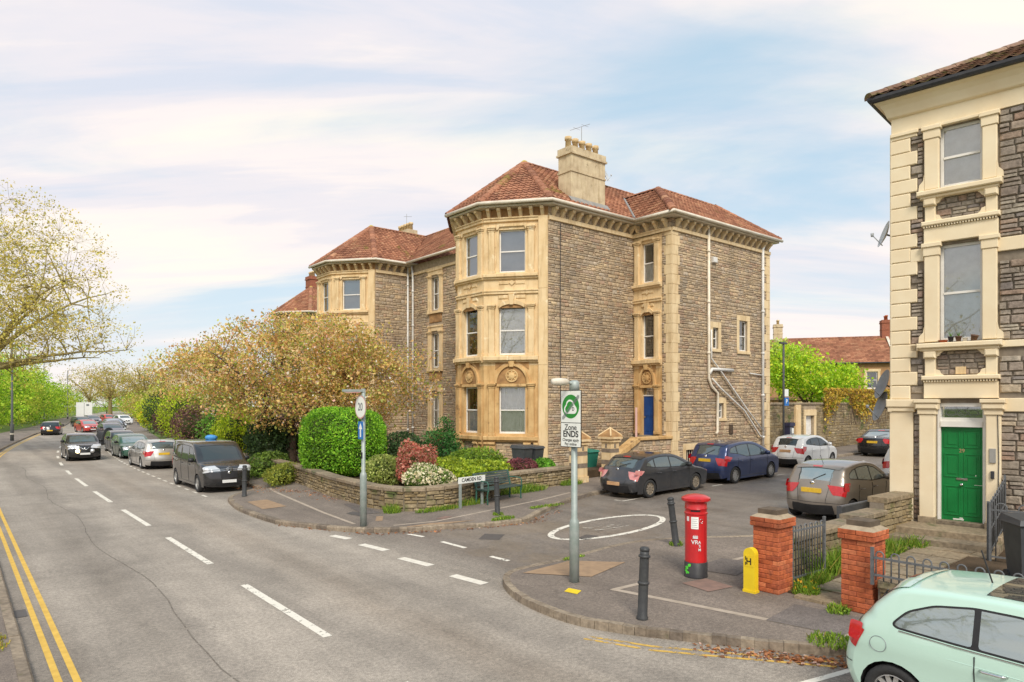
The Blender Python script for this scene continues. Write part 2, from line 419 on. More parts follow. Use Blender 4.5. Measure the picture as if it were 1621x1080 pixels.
def asphalt(name, base, dark, light, sidepart=False):
    m, nt, b = newmat(name); b.inputs['Specular IOR Level'].default_value = .45
    n1 = noise_node(nt, .35, 5, .6); n2 = noise_node(nt, 2.2, 6, .65); n3 = noise_node(nt, 90, 2, .5); n4 = noise_node(nt, .5, 4, .6, sc=(3, .25, 1))
    col = ramp_node(nt, n1, [(.35, dark), (.5, base), (.68, light)])
    col = mixc(nt, .45, col, ramp_node(nt, n2, [(.3, tuple(x*.75 for x in base)), (.7, tuple(x*1.25 for x in base))]))
    col = mixc(nt, 1.0, col, ramp_node(nt, n3, [(.32, (.66, .66, .66)), (.68, (1.32, 1.32, 1.32))]), 'MULTIPLY')
    col = mixc(nt, 1.0, col, ramp_node(nt, n4, [(.35, (.86, .86, .86)), (.65, (1.1, 1.1, 1.1))]), 'MULTIPLY')
    gr1 = noise_node(nt, 18, 3, .7); col = mixc(nt, 1.0, col, ramp_node(nt, gr1, [(.36, (.80, .80, .80)), (.5, (1, 1, 1)), (.64, (1.2, 1.19, 1.18))]), 'MULTIPLY')
    # grit specks
    sp = ramp_node(nt, noise_node(nt, 26, 2, .5), [(.76, (0, 0, 0)), (.79, (1, 1, 1))]); col = mixc(nt, sp, col, tuple(x*1.7 for x in light))
    # cracks
    tc = nt.nodes.new('ShaderNodeTexCoord'); vo = nt.nodes.new('ShaderNodeTexVoronoi'); vo.feature = 'DISTANCE_TO_EDGE'; vo.inputs['Scale'].default_value = .28
    mp = nt.nodes.new('ShaderNodeMix'); mp.data_type = 'VECTOR'; mp.inputs[0].default_value = .12
    nz = nt.nodes.new('ShaderNodeTexNoise'); nz.inputs['Scale'].default_value = 1.2; nz.inputs['Detail'].default_value = 5
    nt.links.new(tc.outputs['Object'], nz.inputs[0]); nt.links.new(tc.outputs['Object'], mp.inputs[4]); nt.links.new(nz.outputs['Color'], mp.inputs[5])
    sc_ = nt.nodes.new('ShaderNodeVectorMath'); sc_.operation = 'SCALE'; sc_.inputs['Scale'].default_value = 3.0
    ad = nt.nodes.new('ShaderNodeVectorMath'); nt.links.new(nz.outputs['Color'], sc_.inputs[0]); nt.links.new(tc.outputs['Object'], ad.inputs[0]); nt.links.new(sc_.outputs[0], ad.inputs[1])
    nt.links.new(ad.outputs[0], vo.inputs['Vector'])
    cr = ramp_node(nt, vo.outputs['Distance'], [(.0, (1, 1, 1)), (.006, (0, 0, 0))])
    gate = ramp_node(nt, noise_node(nt, .25, 2), [(.56, (0, 0, 0)), (.66, (.5, .5, .5))])
    cr = mixc(nt, 1.0, cr, gate, 'MULTIPLY'); col = mixc(nt, cr, col, tuple(x*.35 for x in dark))
    rough = nt.nodes.new('ShaderNodeValue'); rough.outputs[0].default_value = .85; ro = rough.outputs[0]
    if sidepart:     # darker, newer surface in the side street (object x = street coordinate s, y = t)
        sx = nt.nodes.new('ShaderNodeSeparateXYZ'); nt.links.new(tc.outputs['Object'], sx.inputs[0])
        w = nt.nodes.new('ShaderNodeMath'); w.operation = 'MULTIPLY_ADD'; nt.links.new(n2, w.inputs[0]); w.inputs[1].default_value = .9; nt.links.new(sx.outputs[0], w.inputs[2])
        f = nt.nodes.new('ShaderNodeMapRange'); nt.links.new(w.outputs[0], f.inputs[0]); f.inputs[1].default_value = -10.3; f.inputs[2].default_value = -9.5
        ty = nt.nodes.new('ShaderNodeMapRange'); nt.links.new(sx.outputs[1], ty.inputs[0]); ty.inputs[1].default_value = -3; ty.inputs[2].default_value = -4
        f2 = nt.nodes.new('ShaderNodeMath'); f2.operation = 'MULTIPLY'; nt.links.new(f.outputs[0], f2.inputs[0]); nt.links.new(ty.outputs[0], f2.inputs[1])
        scol = mixc(nt, 1.0, col, (.62, .60, .60), 'MULTIPLY'); col = mixc(nt, f2.outputs[0], col, scol)
        # grime bands with soft edges: (centre s, half width, tint)
        for bc, bw, bt in ((-16.35, .42, (.74, .73, .72)), (-17.5, .30, (.72, .70, .68)), (-13.2, .55, (.90, .86, .82)), (-10.7, .75, (.80, .79, .78))):
            q = nt.nodes.new('ShaderNodeMath'); q.operation = 'MULTIPLY_ADD'; nt.links.new(n1, q.inputs[0]); q.inputs[1].default_value = .7; q.inputs[2].default_value = -.35-bc
            q1 = nt.nodes.new('ShaderNodeMath'); q1.operation = 'ADD'; nt.links.new(q.outputs[0], q1.inputs[0]); nt.links.new(sx.outputs[0], q1.inputs[1])
            q2 = nt.nodes.new('ShaderNodeMath'); q2.operation = 'DIVIDE'; nt.links.new(q1.outputs[0], q2.inputs[0]); q2.inputs[1].default_value = bw
            q3 = nt.nodes.new('ShaderNodeMath'); q3.operation = 'MULTIPLY'; nt.links.new(q2.outputs[0], q3.inputs[0]); nt.links.new(q2.outputs[0], q3.inputs[1])
            q4 = nt.nodes.new('ShaderNodeMath'); q4.operation = 'MULTIPLY'; nt.links.new(q3.outputs[0], q4.inputs[0]); q4.inputs[1].default_value = -1.0
            q5 = nt.nodes.new('ShaderNodeMath'); q5.operation = 'EXPONENT'; nt.links.new(q4.outputs[0], q5.inputs[0])
            bl = ramp_node(nt, noise_node(nt, .45, 5, .65, sc=(1.2, .5, 1)), [(.30, (.15, .15, .15)), (.65, (1, 1, 1))]); fq = mixc(nt, 1.0, q5.outputs[0], bl, 'MULTIPLY')
            col = mixc(nt, fq, col, mixc(nt, 1.0, col, bt, 'MULTIPLY'))
        # wheel tracks: bands of polished, darker surface along the lanes
        wob = nt.nodes.new('ShaderNodeMath'); wob.operation = 'MULTIPLY_ADD'; nt.links.new(n1, wob.inputs[0]); wob.inputs[1].default_value = 1.2; nt.links.new(sx.outputs[0], wob.inputs[2])
        sn = nt.nodes.new('ShaderNodeMath'); sn.operation = 'SINE'; mu = nt.nodes.new('ShaderNodeMath'); mu.operation = 'MULTIPLY'; nt.links.new(wob.outputs[0], mu.inputs[0]); mu.inputs[1].default_value = 3.6; nt.links.new(mu.outputs[0], sn.inputs[0])
        tr_ = ramp_node(nt, sn.outputs[0], [(.3, (1.03, 1.03, 1.03)), (.95, (.84, .84, .845))]); fm = nt.nodes.new('ShaderNodeMath'); fm.operation = 'SUBTRACT'; fm.inputs[0].default_value = 1.0; nt.links.new(f.outputs[0], fm.inputs[1])
        blot = ramp_node(nt, noise_node(nt, .3, 4, .6, sc=(1, .3, 1)), [(.4, (0, 0, 0)), (.6, (1, 1, 1))]); fmb = mixc(nt, 1.0, fm.outputs[0], blot, 'MULTIPLY')
        col = mixc(nt, fmb, col, mixc(nt, 1.0, col, tr_, 'MULTIPLY'))
        lm = nt.nodes.new('ShaderNodeMath'); lm.operation = 'MULTIPLY_ADD'; nt.links.new(n2, lm.inputs[0]); lm.inputs[1].default_value = .8; nt.links.new(sx.outputs[0], lm.inputs[2])
        lf = ramp_node(nt, lm.outputs[0], [(0, (0, 0, 0)), (1, (1, 1, 1))])
        wet = ramp_node(nt, noise_node(nt, .5, 4), [(.42, (.38, .38, .38)), (.58, (.8, .8, .8))])
        rr = mixc(nt, f2.outputs[0], (.85, .85, .85), wet); ro = rr
    nt.links.new(ro, b.inputs['Roughness']); nt.links.new(col, b.inputs['Base Color'])
    bump(nt, b, n3, .35, .006)
    return m
asphalt('road_asphalt', rgb('#9a9186'), rgb('#898177'), rgb('#a99f93'), True)
asphalt('pave_asphalt', rgb('#7c7167'), rgb('#685e57'), rgb('#8c8075'))
asphalt('patch_asphalt', rgb('#6c645f'), rgb('#5b5450'), rgb('#7a726c'))
# ================================================================== the setting: ground, road, pavements
def struct(name, parent=None):
    o = bpy.data.objects.new(name, None); C.objects.link(o); return o
def sheet(name, poly, dz, m, step=1.0, skirt=0, parent=None, structure=True):
    """horizontal sheet in street coordinates that follows the gentle rise"""
    V, T = cdt(poly, step)
    vs = [(s, t, Gst(s, t)+dz) for s, t in V]; fs = []
    for t in T:
        a, b, c = V[t[0]], V[t[1]], V[t[2]]
        fs.append(tuple(t) if (b[0]-a[0])*(c[1]-a[1])-(b[1]-a[1])*(c[0]-a[0]) > 0 else tuple(t[::-1]))
    if skirt:
        b0 = len(vs); P = resample(list(poly)+[poly[0]], step)[:-1]; n = len(P)
        vs += [(s, t, Gst(s, t)+dz) for s, t in P]+[(s, t, Gst(s, t)+dz-skirt) for s, t in P]
        fs += [(b0+i, b0+(i+1) % n, b0+n+(i+1) % n, b0+n+i) for i in range(n)]
    me = bpy.data.meshes.new(name); me.from_pydata(vs, [], fs)
    o = finish(name, me, m, parent)
    if not parent: o.location = (AX, AY, 0); o.rotation_euler = (0, 0, R(ROT))
    if structure and not parent: o['kind'] = 'structure'
    return o
def strip_poly(o0, o1, t0, t1, d=4):
    n = max(2, int((t1-t0)/d)+1); ts = np.linspace(t0, t1, n)
    return [(cs(t)+o0, t) for t in ts]+[(cs(t)+o1, t) for t in ts[::-1]]
# far ground
g = sheet('ground', [(-420, -120), (420, -120), (420, 640), (-420, 640)], -.10, 'grass_ground', 20)
# road surface, one sheet for the main road and the side street
def build_road():
    ts = np.concatenate([np.arange(-45, 26, 1.0), np.arange(26, 285, 4.0)])
    vs = []; fs = []; near = [-7, -5, -4, -3, -2, -1, 0, 1, 2, 3, 4, 5]+list(np.arange(6, 62, 1.0)); far = [-7, -4, -2, 0, 2, 4, 5.2]
    prev = None
    for t in ts:
        os_ = near if t < 26 else far
        row = []
        for o_ in os_:
            s = cs(t)+o_; row.append(len(vs)); vs.append((s, t, Gst(s, t)))
        if prev and len(prev) == len(row):
            fs += [(prev[i], prev[i+1], row[i+1], row[i]) for i in range(len(row)-1)]
        elif prev:
            a = [vs[i] for i in row]; b = []
            for q in a: b.append(len(vs)); vs.append((q[0], t-1, Gst(q[0], t-1)))
            fs += [(b[i], b[i+1], row[i+1], row[i]) for i in range(len(row)-1)]
        prev = row
    me = bpy.data.meshes.new('road'); me.from_pydata(vs, [], fs)
    o = finish('road', me, 'road_asphalt'); o['kind'] = 'structure'
    o.location = (AX, AY, 0); o.rotation_euler = (0, 0, R(ROT)); return o
road = build_road()

KL = [(-9.75, 4.6), (-10.6, 4.1), (-11.4, 3.1), (-11.75, 1.6), (-11.91, .13), (-11.85, -2.26), (-11.45, -3.4), (-10.9, -4.5), (-10.3, -5.2), (-9.6, -5.6), (-8.9, -5.85), (-7.99, -6.35), (-7.2, -6.55), (-6.7, -6.5), (-5.44, -5.8), (-3.81, -5.05), (-2.3, -4.6), (-1, -4.45)]
KR = [(-9.4, -17.0), (-9.81, -16.22), (-10.24, -15.62), (-10.6, -15.02), (-10.98, -14.39), (-11.29, -13.83), (-11.55, -13.0), (-11.45, -11.87), (-11.1, -11.0), (-10.7, -10.55), (-10.2, -10.42), (-9.1, -10.42), (-7.3, -10.3), (-6.03, -10.7), (-4.43, -11.85), (-3.0, -12.5)]
farL = [(cs(t)+4.75, t) for t in np.arange(150, 5, -4.0)]
pavL = farL+KL+[(45, -4.45), (45, -1.6), (-.4, -1.6), (-4.2, -2.3), (-6.6, -3.2), (-7.6, -3.5), (-8.4, -3.1), (-8.7, -1.9), (-8.5, 1.1), (-7.9, 4.5)]+[(cs(t)+7.0, t) for t in np.arange(9, 151, 6.0)]
pavR = [(-9.4, -45)]+KR+[(45, -12.5), (45, -14.0), (-8.1, -14.0), (-8.1, -45)]
PV = .11
pave_left = sheet('pavement', pavL, PV, 'pave_asphalt', 1.0, .2)
pave_right = sheet('pavement', pavR, PV, 'pave_asphalt', 1.0, .2)
pl = [(cs(t)-3.28, t) for t in np.arange(-45, 160, 3.0)]
pave_far = sheet('pavement', pl+[(cs(t)-6.6, t) for t in np.arange(159, -46, -3.0)], PV, 'pave_asphalt', 1.5, .2)
verge = sheet('verge', [(cs(t)-6.58, t) for t in np.arange(-45, 160, 4.0)]+[(cs(t)-60, t) for t in np.arange(159, -46, -8.0)], PV+.03, 'grass_ground', 4.0, .2)
garden = sheet('garden_soil', [(-8.3, 1.1), (-8.55, -1.9), (-8.3, -3.0), (-7.5, -3.4), (-6.5, -3.1), (-4.2, -2.2), (-1, -1.9), (3.5, -1.8), (3.5, 30), (-6.8, 30), (-7.7, 9)], .40, 'soil', 1.0, .3)
garden2 = sheet('garden_ground', [(13.2, -1.85), (45, -1.85), (45, 12), (13.2, 12)], .3, 'grass_ground', 3.0, .2)
garden3 = sheet('front_yard', [(-8.05, -14.3), (-.4, -14.3), (-.4, -40), (-8.05, -40)], PV+.02, 'soil', 1.0, .1)

def kerb(path, parent, d=.92, first=0):
    P = resample(path, d)
    rng = random.Random(len(path)+first)
    # unit kerb stone, slightly worn top edge
    me = bpy.data.meshes.get('kerb_unit')
    if not me:
        F = Fr((0, 0), (1, 0)); m = MB()
        h = .5; m.add([(-h+.008, -.07, -.15), (h-.008, -.07, -.15), (h-.008, .07, -.15), (-h+.008, .07, -.15),
               (-h+.008, -.07, -.02), (h-.008, -.07, -.02), (h-.008, -.045, .008), (-h+.008, -.045, .008), (h-.008, .07, .008), (-h+.008, .07, .008)],
              [(0, 1, 5, 4), (4, 5, 6, 7), (7, 6, 8, 9), (2, 3, 9, 8), (1, 2, 8, 6, 5), (3, 0, 4, 7, 9)])
        me = bpy.data.meshes.new('kerb_unit'); me.from_pydata(m.v, [], m.f); me.materials.append(M['kerbstone'])
    for p, q in zip(P, P[1:]):
        L_ = math.hypot(q[0]-p[0], q[1]-p[1]); o = bpy.data.objects.new('kerb_stone', me); C.objects.link(o); o.parent = parent
        z0, z1 = Gst(*p)+PV, Gst(*q)+PV
        o.location = ((p[0]+q[0])/2, (p[1]+q[1])/2, (z0+z1)/2+rng.uniform(-.008, .006))
        o.rotation_euler = (rng.uniform(-.02, .02), -math.asin((z1-z0)/L_), math.atan2(q[1]-p[1], q[0]-p[0])+rng.uniform(-.012, .012)); o.scale = (L_, 1, 1)
def shift(path, d):   # offset to the left of travel
    out = []
    for i, p in enumerate(path):
        a = path[max(i-1, 0)]; b = path[min(i+1, len(path)-1)]; dx, dy = b[0]-a[0], b[1]-a[1]; l = math.hypot(dx, dy)
        out.append((p[0]-dy/l*d, p[1]+dx/l*d))
    return out
kerb(shift(spline(KL, 4), .05), pave_left)
kerb(shift([(cs(t)+4.75, t) for t in np.arange(44, 4.7, -3.0)], .05), pave_left, 1.0)
kerb(shift([(-1, -4.45), (32, -4.45)], .05), pave_left, 1.0)
kerb(shift(spline(KR, 4), -.05), pave_right)
kerb([(-9.35, -26), (-9.35, -17)], pave_right)
kerb([(-3, -12.55), (26, -12.55)], pave_right, 1.0)
kerb([(cs(t)-3.33, t) for t in np.arange(-24, 75, 3.0)], pave_far, 1.0)

def line(name, pts, w, m, parent, dz=.004, o_=None):
    """painted stripe along street-coordinate points"""
    pts = resample(pts, .8); vs = []
    for i, p in enumerate(pts):
        a = pts[max(i-1, 0)]; b = pts[min(i+1, len(pts)-1)]; dx, dy = b[0]-a[0], b[1]-a[1]; l = math.hypot(dx, dy)
        nx, ny = -dy/l*w/2, dx/l*w/2
        for k in (1, -1):
            s, t = p[0]+k*nx, p[1]+k*ny; vs.append((s, t, Gst(s, t)+dz))
    fs = [(2*i+1, 2*i+3, 2*i+2, 2*i) for i in range(len(pts)-1)]
    return MB().add(vs, fs).build(name, m, parent)
# centre line dashes
k = 0
for t0 in [-16.8+5.45*i for i in range(26)]:
    ln = 3.45 if t0 < 14 else 2.2
    line('lane_dash', [(cs(t)+0, t) for t in (t0, t0+ln/2, t0+ln)], .13, 'worn_white', road); k += 1
for i in range(44):     # parking bay dashes, main road
    t0 = 4.4+i*1.15
    if t0 < 50: line('bay_dash', [(cs(t0)+2.75, t0), (cs(t0+.55)+2.75, t0+.55)], .09, 'line_white', road)
for o_ in (-3.03, -2.86):
    line('yellow_line', [(cs(t)+o_, t) for t in np.arange(-30, 90, 2.0)], .075, 'line_yellow', road)
for dd in (0, .17):
    line('yellow_line', [(-11.75-dd*.6, -13.6-dd*.2), (-11.38-dd*.7, -14.4-dd*.5), (-10.75-dd*.7, -15.3-dd*.5), (-10.1-dd*.7, -16.2-dd*.5)], .06, 'worn_yellow', road)
line('bay_dash', [(-11.3, -16.2), (-9.7, -16.55)], .09, 'worn_white', road)
for a, b in (((-11.39, -4.71), (-11.25, -5.35)), ((-11.32, -6.1), (-11.2, -7.02)), ((-11.32, -7.85), (-11.2, -8.8)), ((-11.3, -9.7), (-11.2, -10.55))):
    line('give_way_dash', [a, b], .2, 'line_white', road)
for a, b in (((-9.78, -7.05), (-9.76, -7.95)), ((-9.83, -8.95), (-9.8, -9.5)), ((-9.9, -5.75), (-9.8, -6.3))):
    line('give_way_dash', [a, b], .11, 'worn_white', road)
line('bay_dash', [(-2.4, -5.7), (-2.4, -6.02), (-1.35, -6.02)], .08, 'line_white', road)
for i in range(11):
    line('bay_dash', [(-.55+i*1.45, -6.02), (.1+i*1.45, -6.02)], .08, 'line_white', road)
for i in range(6):
    line('bay_dash', [(-2.3+i*2.1, -10.75), (-1.6+i*2.1, -10.75)], .08, 'line_white', road)
# the oval with a worn 20
line('speed_roundel', [(-5.65+1.95*math.cos(a)+.25*math.sin(a), -8.45+.86*math.sin(a)) for a in np.linspace(0, 2*math.pi, 40)], .15, 'worn_white', road)
for s0 in (-6.6, -5.9):
    pass
def text_mesh(txt, size, bold=0, extr=.002, spacing=1):
    cu = bpy.data.curves.new('txt', 'FONT'); cu.body = txt; cu.size = size; cu.align_x = 'CENTER'; cu.align_y = 'CENTER'; cu.extrude = extr; cu.offset = bold; cu.space_character = spacing
    o = bpy.data.objects.new('txt', cu); C.objects.link(o); dg = bpy.context.evaluated_depsgraph_get()
    me = bpy.data.meshes.new_from_object(o.evaluated_get(dg)); bpy.data.objects.remove(o); return me
def text(name, txt, size, m, parent, loc, rot, sx=1, bold=0, extr=.002, spacing=1):
    me = text_mesh(txt, size, bold, extr, spacing); o = finish(name, me, m, parent); o.location = loc; o.rotation_euler = rot; o.scale = (sx, 1, 1); return o
zt = Gst(-5.65, -8.45)
o = text('speed_number', '20', 1.0, 'very_worn_white', road, (-5.65, -8.45, zt+.006), (0, math.atan(-.02)*1, R(-90)), 1, extr=.0005); o.scale = (.62, 2.3, 1)
# lines and patches set in the pavements
line('edging_strip', [(-10.05, -12.5), (-9.3, -16.2)], .12, 'edge_strip', pave_right, PV+.004)
line('edging_strip', [(-10.0, -12.55), (-9.3, -12.6)], .11, 'edge_strip', pave_right, PV+.004)
line('edging_strip', [(-7.9, -12.62), (-6.2, -12.8), (-4.6, -13.3)], .11, 'edge_strip', pave_right, PV+.0045)
line('edging_strip', [(-9.6, 4.4), (-9.85, 3.0), (-10.4, -2), (-10.55, -4.2)], .10, 'edge_strip', pave_left, PV+.004)
line('edging_strip', [(-9.9, -5.05), (-8.8, -5.3), (-4.7, -4.6), (-2.8, -4.1)], .10, 'edge_strip', pave_left, PV+.004)
def patch(poly, m, parent, dz=PV+.008, name='surface_patch'):
    return MB().add([(s, t, Gst(s, t)+dz) for s, t in poly], [tuple(range(len(poly)))]).build(name, m, parent)
patch([(-10.5, -10.75), (-9.2, -10.65), (-8.5, -11.45), (-9.75, -11.75)], 'tactile', pave_right, name='paving_patch')
patch([(-9.95, -5.4), (-9.0, -5.45), (-7.95, -5.9), (-9.2, -5.75)], 'tactile', pave_left, name='paving_patch')
patch([(-11.35, 1.5), (-10.7, 1.6), (-10.75, -.2), (-11.5, -.3)], 'tactile', pave_left, name='paving_patch')
patch([(-8.9, -13.05), (-8.35, -13.15), (-8.45, -13.75), (-9.0, -13.65)], 'cover_red', pave_right, name='access_cover')
patch([(-9.95, -4.2), (-9.6, -3.6), (-9.45, -3.7), (-9.8, -4.3)], 'tactile', pave_left, name='access_cover')
patch([(-10.0, -2.6), (-9.7, -2.4), (-9.6, -3.1), (-9.9, -3.3)], 'cover_iron', pave_left, name='access_cover')
patch([(-8.6, -5.0), (-8.2, -4.85), (-8.1, -5.05), (-8.5, -5.2)], 'cover_red', pave_left, name='access_cover')
patch([(-10.75, -12.1), (-10.55, -12.0), (-10.5, -12.25), (-10.7, -12.35)], 'hydrant_yellow', pave_right, name='yellow_mark')
patch([(-8.0, -12.6), (-6.9, -12.5), (-6.7, -13.2), (-7.8, -13.4)], 'patch_asphalt', pave_right)
patch([(-9.6, -15.0), (-8.6, -14.9), (-8.5, -15.9), (-9.4, -16.0)], 'patch_asphalt', pave_right)
patch([(-9.3, -1), (-9.0, -1), (-9.2, -3.2), (-9.7, -3.0)], 'patch_asphalt', pave_left)
patch([(-7.3, -8.9), (-6.8, -8.75), (-6.7, -9.05), (-7.2, -9.2)], 'cover_iron', road, .004, 'manhole_cover')
patch([(-9.0, -7.4), (-8.5, -7.0), (-8.2, -7.4), (-8.7, -7.8)], 'cover_iron', road, .004, 'manhole_cover')
patch([(-17.79, -7.2), (-17.59, -7.2), (-17.59, -7.65), (-17.79, -7.65)], 'cover_iron', road, .006, 'drain_cover')
# a darker overlay strip along the lane seam of the main road
sheet_poly = [(-16.1, -40), (-15.75, -40), (-15.7, -16), (-16.0, -4), (-16.15, 14), (-16.4, 14), (-16.45, -4), (-16.6, -16)]
seam = MB()
rg = random.Random(5)
P1 = [(-15.85+.12*math.sin(t*.7)+rg.uniform(-.02, .02), t) for t in np.arange(-34, 22, .7)]
worn_mat('seam_dirt', rgb('#756d63'), .45, 3)
line('road_seam', P1, .022, 'seam_dirt', road, .003)
worn_mat('old_surface', rgb('#6a635d'), .45, 3)
patch([(-19, -40), (-15.9, -40), (-15.85, -16), (-15.9, -12.2), (-17.0, -12.8), (-19, -14)], 'old_surface', road, .002)

# ================================================================== building pieces
def mesh_np(name, V, F_, m, parent=None, rnd=None, kind=None, smooth=False):
    """fast mesh from numpy: V (n,3), F_ (k,4) or (k,3); rnd = per-vertex float"""
    me = bpy.data.meshes.new(name); k, c = F_.shape
    me.vertices.add(len(V)); me.vertices.foreach_set('co', np.ascontiguousarray(V, np.float32).ravel())
    me.loops.add(k*c); me.loops.foreach_set('vertex_index', np.ascontiguousarray(F_, np.int32).ravel())
    me.polygons.add(k); me.polygons.foreach_set('loop_start', np.arange(0, k*c, c, dtype=np.int32))
    me.update(calc_edges=True)
    if rnd is not None:
        if rnd.ndim == 1:
            a = me.attributes.new('rnd', 'FLOAT', 'POINT'); a.data.foreach_set('value', rnd.astype(np.float32))
        else:
            a = me.attributes.new('Col', 'FLOAT_COLOR', 'POINT'); a.data.foreach_set('color', rnd.astype(np.float32).ravel())
    return finish(name, me, m, parent, smooth, kind)
def unit_variants(n, seed, inset=.10, jit=.05, back=0.0):
    rg = random.Random(seed); out = []
    for _ in range(n):
        j = lambda: rg.uniform(-jit, jit)
        o4 = [(-.5+abs(j()), -.5+abs(j())), (.5-abs(j()), -.5+abs(j())), (.5-abs(j()), .5-abs(j())), (-.5+abs(j()), .5-abs(j()))]
        i4 = [(x*(1-2*inset)+j()*.5, z*(1-2*inset)+j()*.5) for x, z in o4]
        vs = [(x, back, z) for x, z in o4]+[(x, .45, z) for x, z in o4]+[(x, 1+j()*4, z) for x, z in i4]
        fs = [(0, 1, 5, 4), (1, 2, 6, 5), (2, 3, 7, 6), (3, 0, 4, 7), (4, 5, 9, 8), (5, 6, 10, 9), (6, 7, 11, 10), (7, 4, 8, 11), (8, 9, 10, 11)]
        out.append((np.array(vs), np.array(fs)))
    return out
STONEU = unit_variants(10, 3)
def place_pieces(name, pieces, units, parent, m_obj, m_join, nsep, rest='masonry_infill', seed=1, key=None):
    """pieces: list of 4x4 numpy matrices; the nsep largest become objects that share mesh data, the rest one joined part"""
    rg = random.Random(seed)
    meshes = []
    for i, (v, f) in enumerate(units):
        nm = f'{m_obj}_unit_{i}_{id(units) % 9973}'
        me = bpy.data.meshes.get(nm)
        if not me:
            me = bpy.data.meshes.new(nm); me.from_pydata([tuple(p) for p in v], [], [tuple(int(q) for q in t) for t in f]); me.materials.append(M[m_obj])
        meshes.append(me)
    order = sorted(range(len(pieces)), key=(lambda i: -key[i]) if key else (lambda i: -abs(np.linalg.det(pieces[i][:3, :3]))))
    for i in order[:nsep]:
        o = bpy.data.objects.new(name, meshes[rg.randrange(len(meshes))]); C.objects.link(o); o.parent = parent
        o.matrix_basis = Matrix(pieces[i].tolist())
    if len(order) > nsep:
        Vs = []; Fs = []; rn = []; b = 0
        for i in order[nsep:]:
            v, f = units[rg.randrange(len(units))]; m = pieces[i]
            Vs.append(v@m[:3, :3].T+m[:3, 3]); Fs.append(f+b); b += len(v); rn.append(np.full(len(v), rg.random()))
        mesh_np(rest, np.concatenate(Vs), np.concatenate(Fs), m_join, parent, np.concatenate(rn), 'stuff')
def rubble(F, a0, a1, z0, z1, holes=(), hr=(.09, .2), wr=(.16, .5), depth=.03, gap=.010, seed=1, d=0.0, zmax=None):
    rg = random.Random(seed); out = []; z = z0
    while z < z1-.03:
        h = min(rg.uniform(*hr), z1-z)
        if z1-z-h < .06: h = z1-z
        cuts = sorted((ha, hb) for ha, hb, hz0, hz1 in holes if hz0 < z+h-.01 and hz1 > z+.01)
        free = []; c = a0
        for ha, hb in cuts:
            if ha > c: free.append((c, min(ha, a1)))
            c = max(c, hb)
        if c < a1: free.append((c, a1))
        for f0, f1 in free:
            a = f0
            while a < f1-.02:
                w = rg.uniform(*wr)*(1 if h < .15 else .8)
                if f1-a-w < wr[0]*.7: w = f1-a
                # sometimes two thin stones instead of one tall
                parts = [(z, h)] if h < .13 or rg.random() < .6 else [(z, h*.5), (z+h*.5, h*.5)]
                for zz, hh in parts:
                    if min(w, hh) < .03: continue
                    dp = depth*rg.uniform(.6, 1.25); m = np.eye(4)
                    m[:3, 0] = np.array(F.e)*(w-gap); m[:3, 1] = np.array(F.n)*dp; m[:3, 2] = (0, 0, hh-gap)
                    m[:3, 3] = np.array(F(a+w/2, d, zz+hh/2)); out.append(m)
                a += w
        z += h
    return out
def wall_panel(parent, F, a0, a1, z0, z1, holes=(), m='mortar', th=.3, name='wall'):
    """backing wall with rectangular openings cut out (real reveals)"""
    xs = sorted({a0, a1, *[min(max(h[0], a0), a1) for h in holes], *[min(max(h[1], a0), a1) for h in holes]})
    zs = sorted({z0, z1, *[min(max(h[2], z0), z1) for h in holes], *[min(max(h[3], z0), z1) for h in holes]})
    mb = MB()
    for i in range(len(xs)-1):
        run = None
        for j in range(len(zs)-1):
            ca, cz = (xs[i]+xs[i+1])/2, (zs[j]+zs[j+1])/2
            hole = any(h[0] < ca < h[1] and h[2] < cz < h[3] for h in holes)
            if not hole:
                if run is None: run = [zs[j], zs[j+1]]
                else: run[1] = zs[j+1]
            if hole or j == len(zs)-2:
                if run: mb.fbox(F, xs[i], xs[i+1], -th, 0, run[0], run[1]); run = None
    return mb.build(name, m, parent)
def piece(parent, name, F, a0, a1, d0, d1, z0, z1, m='bath', ch=.012):
    return MB().fbox(F, a0, a1, d0, d1, z0, z1, ch).build(name, m, parent)
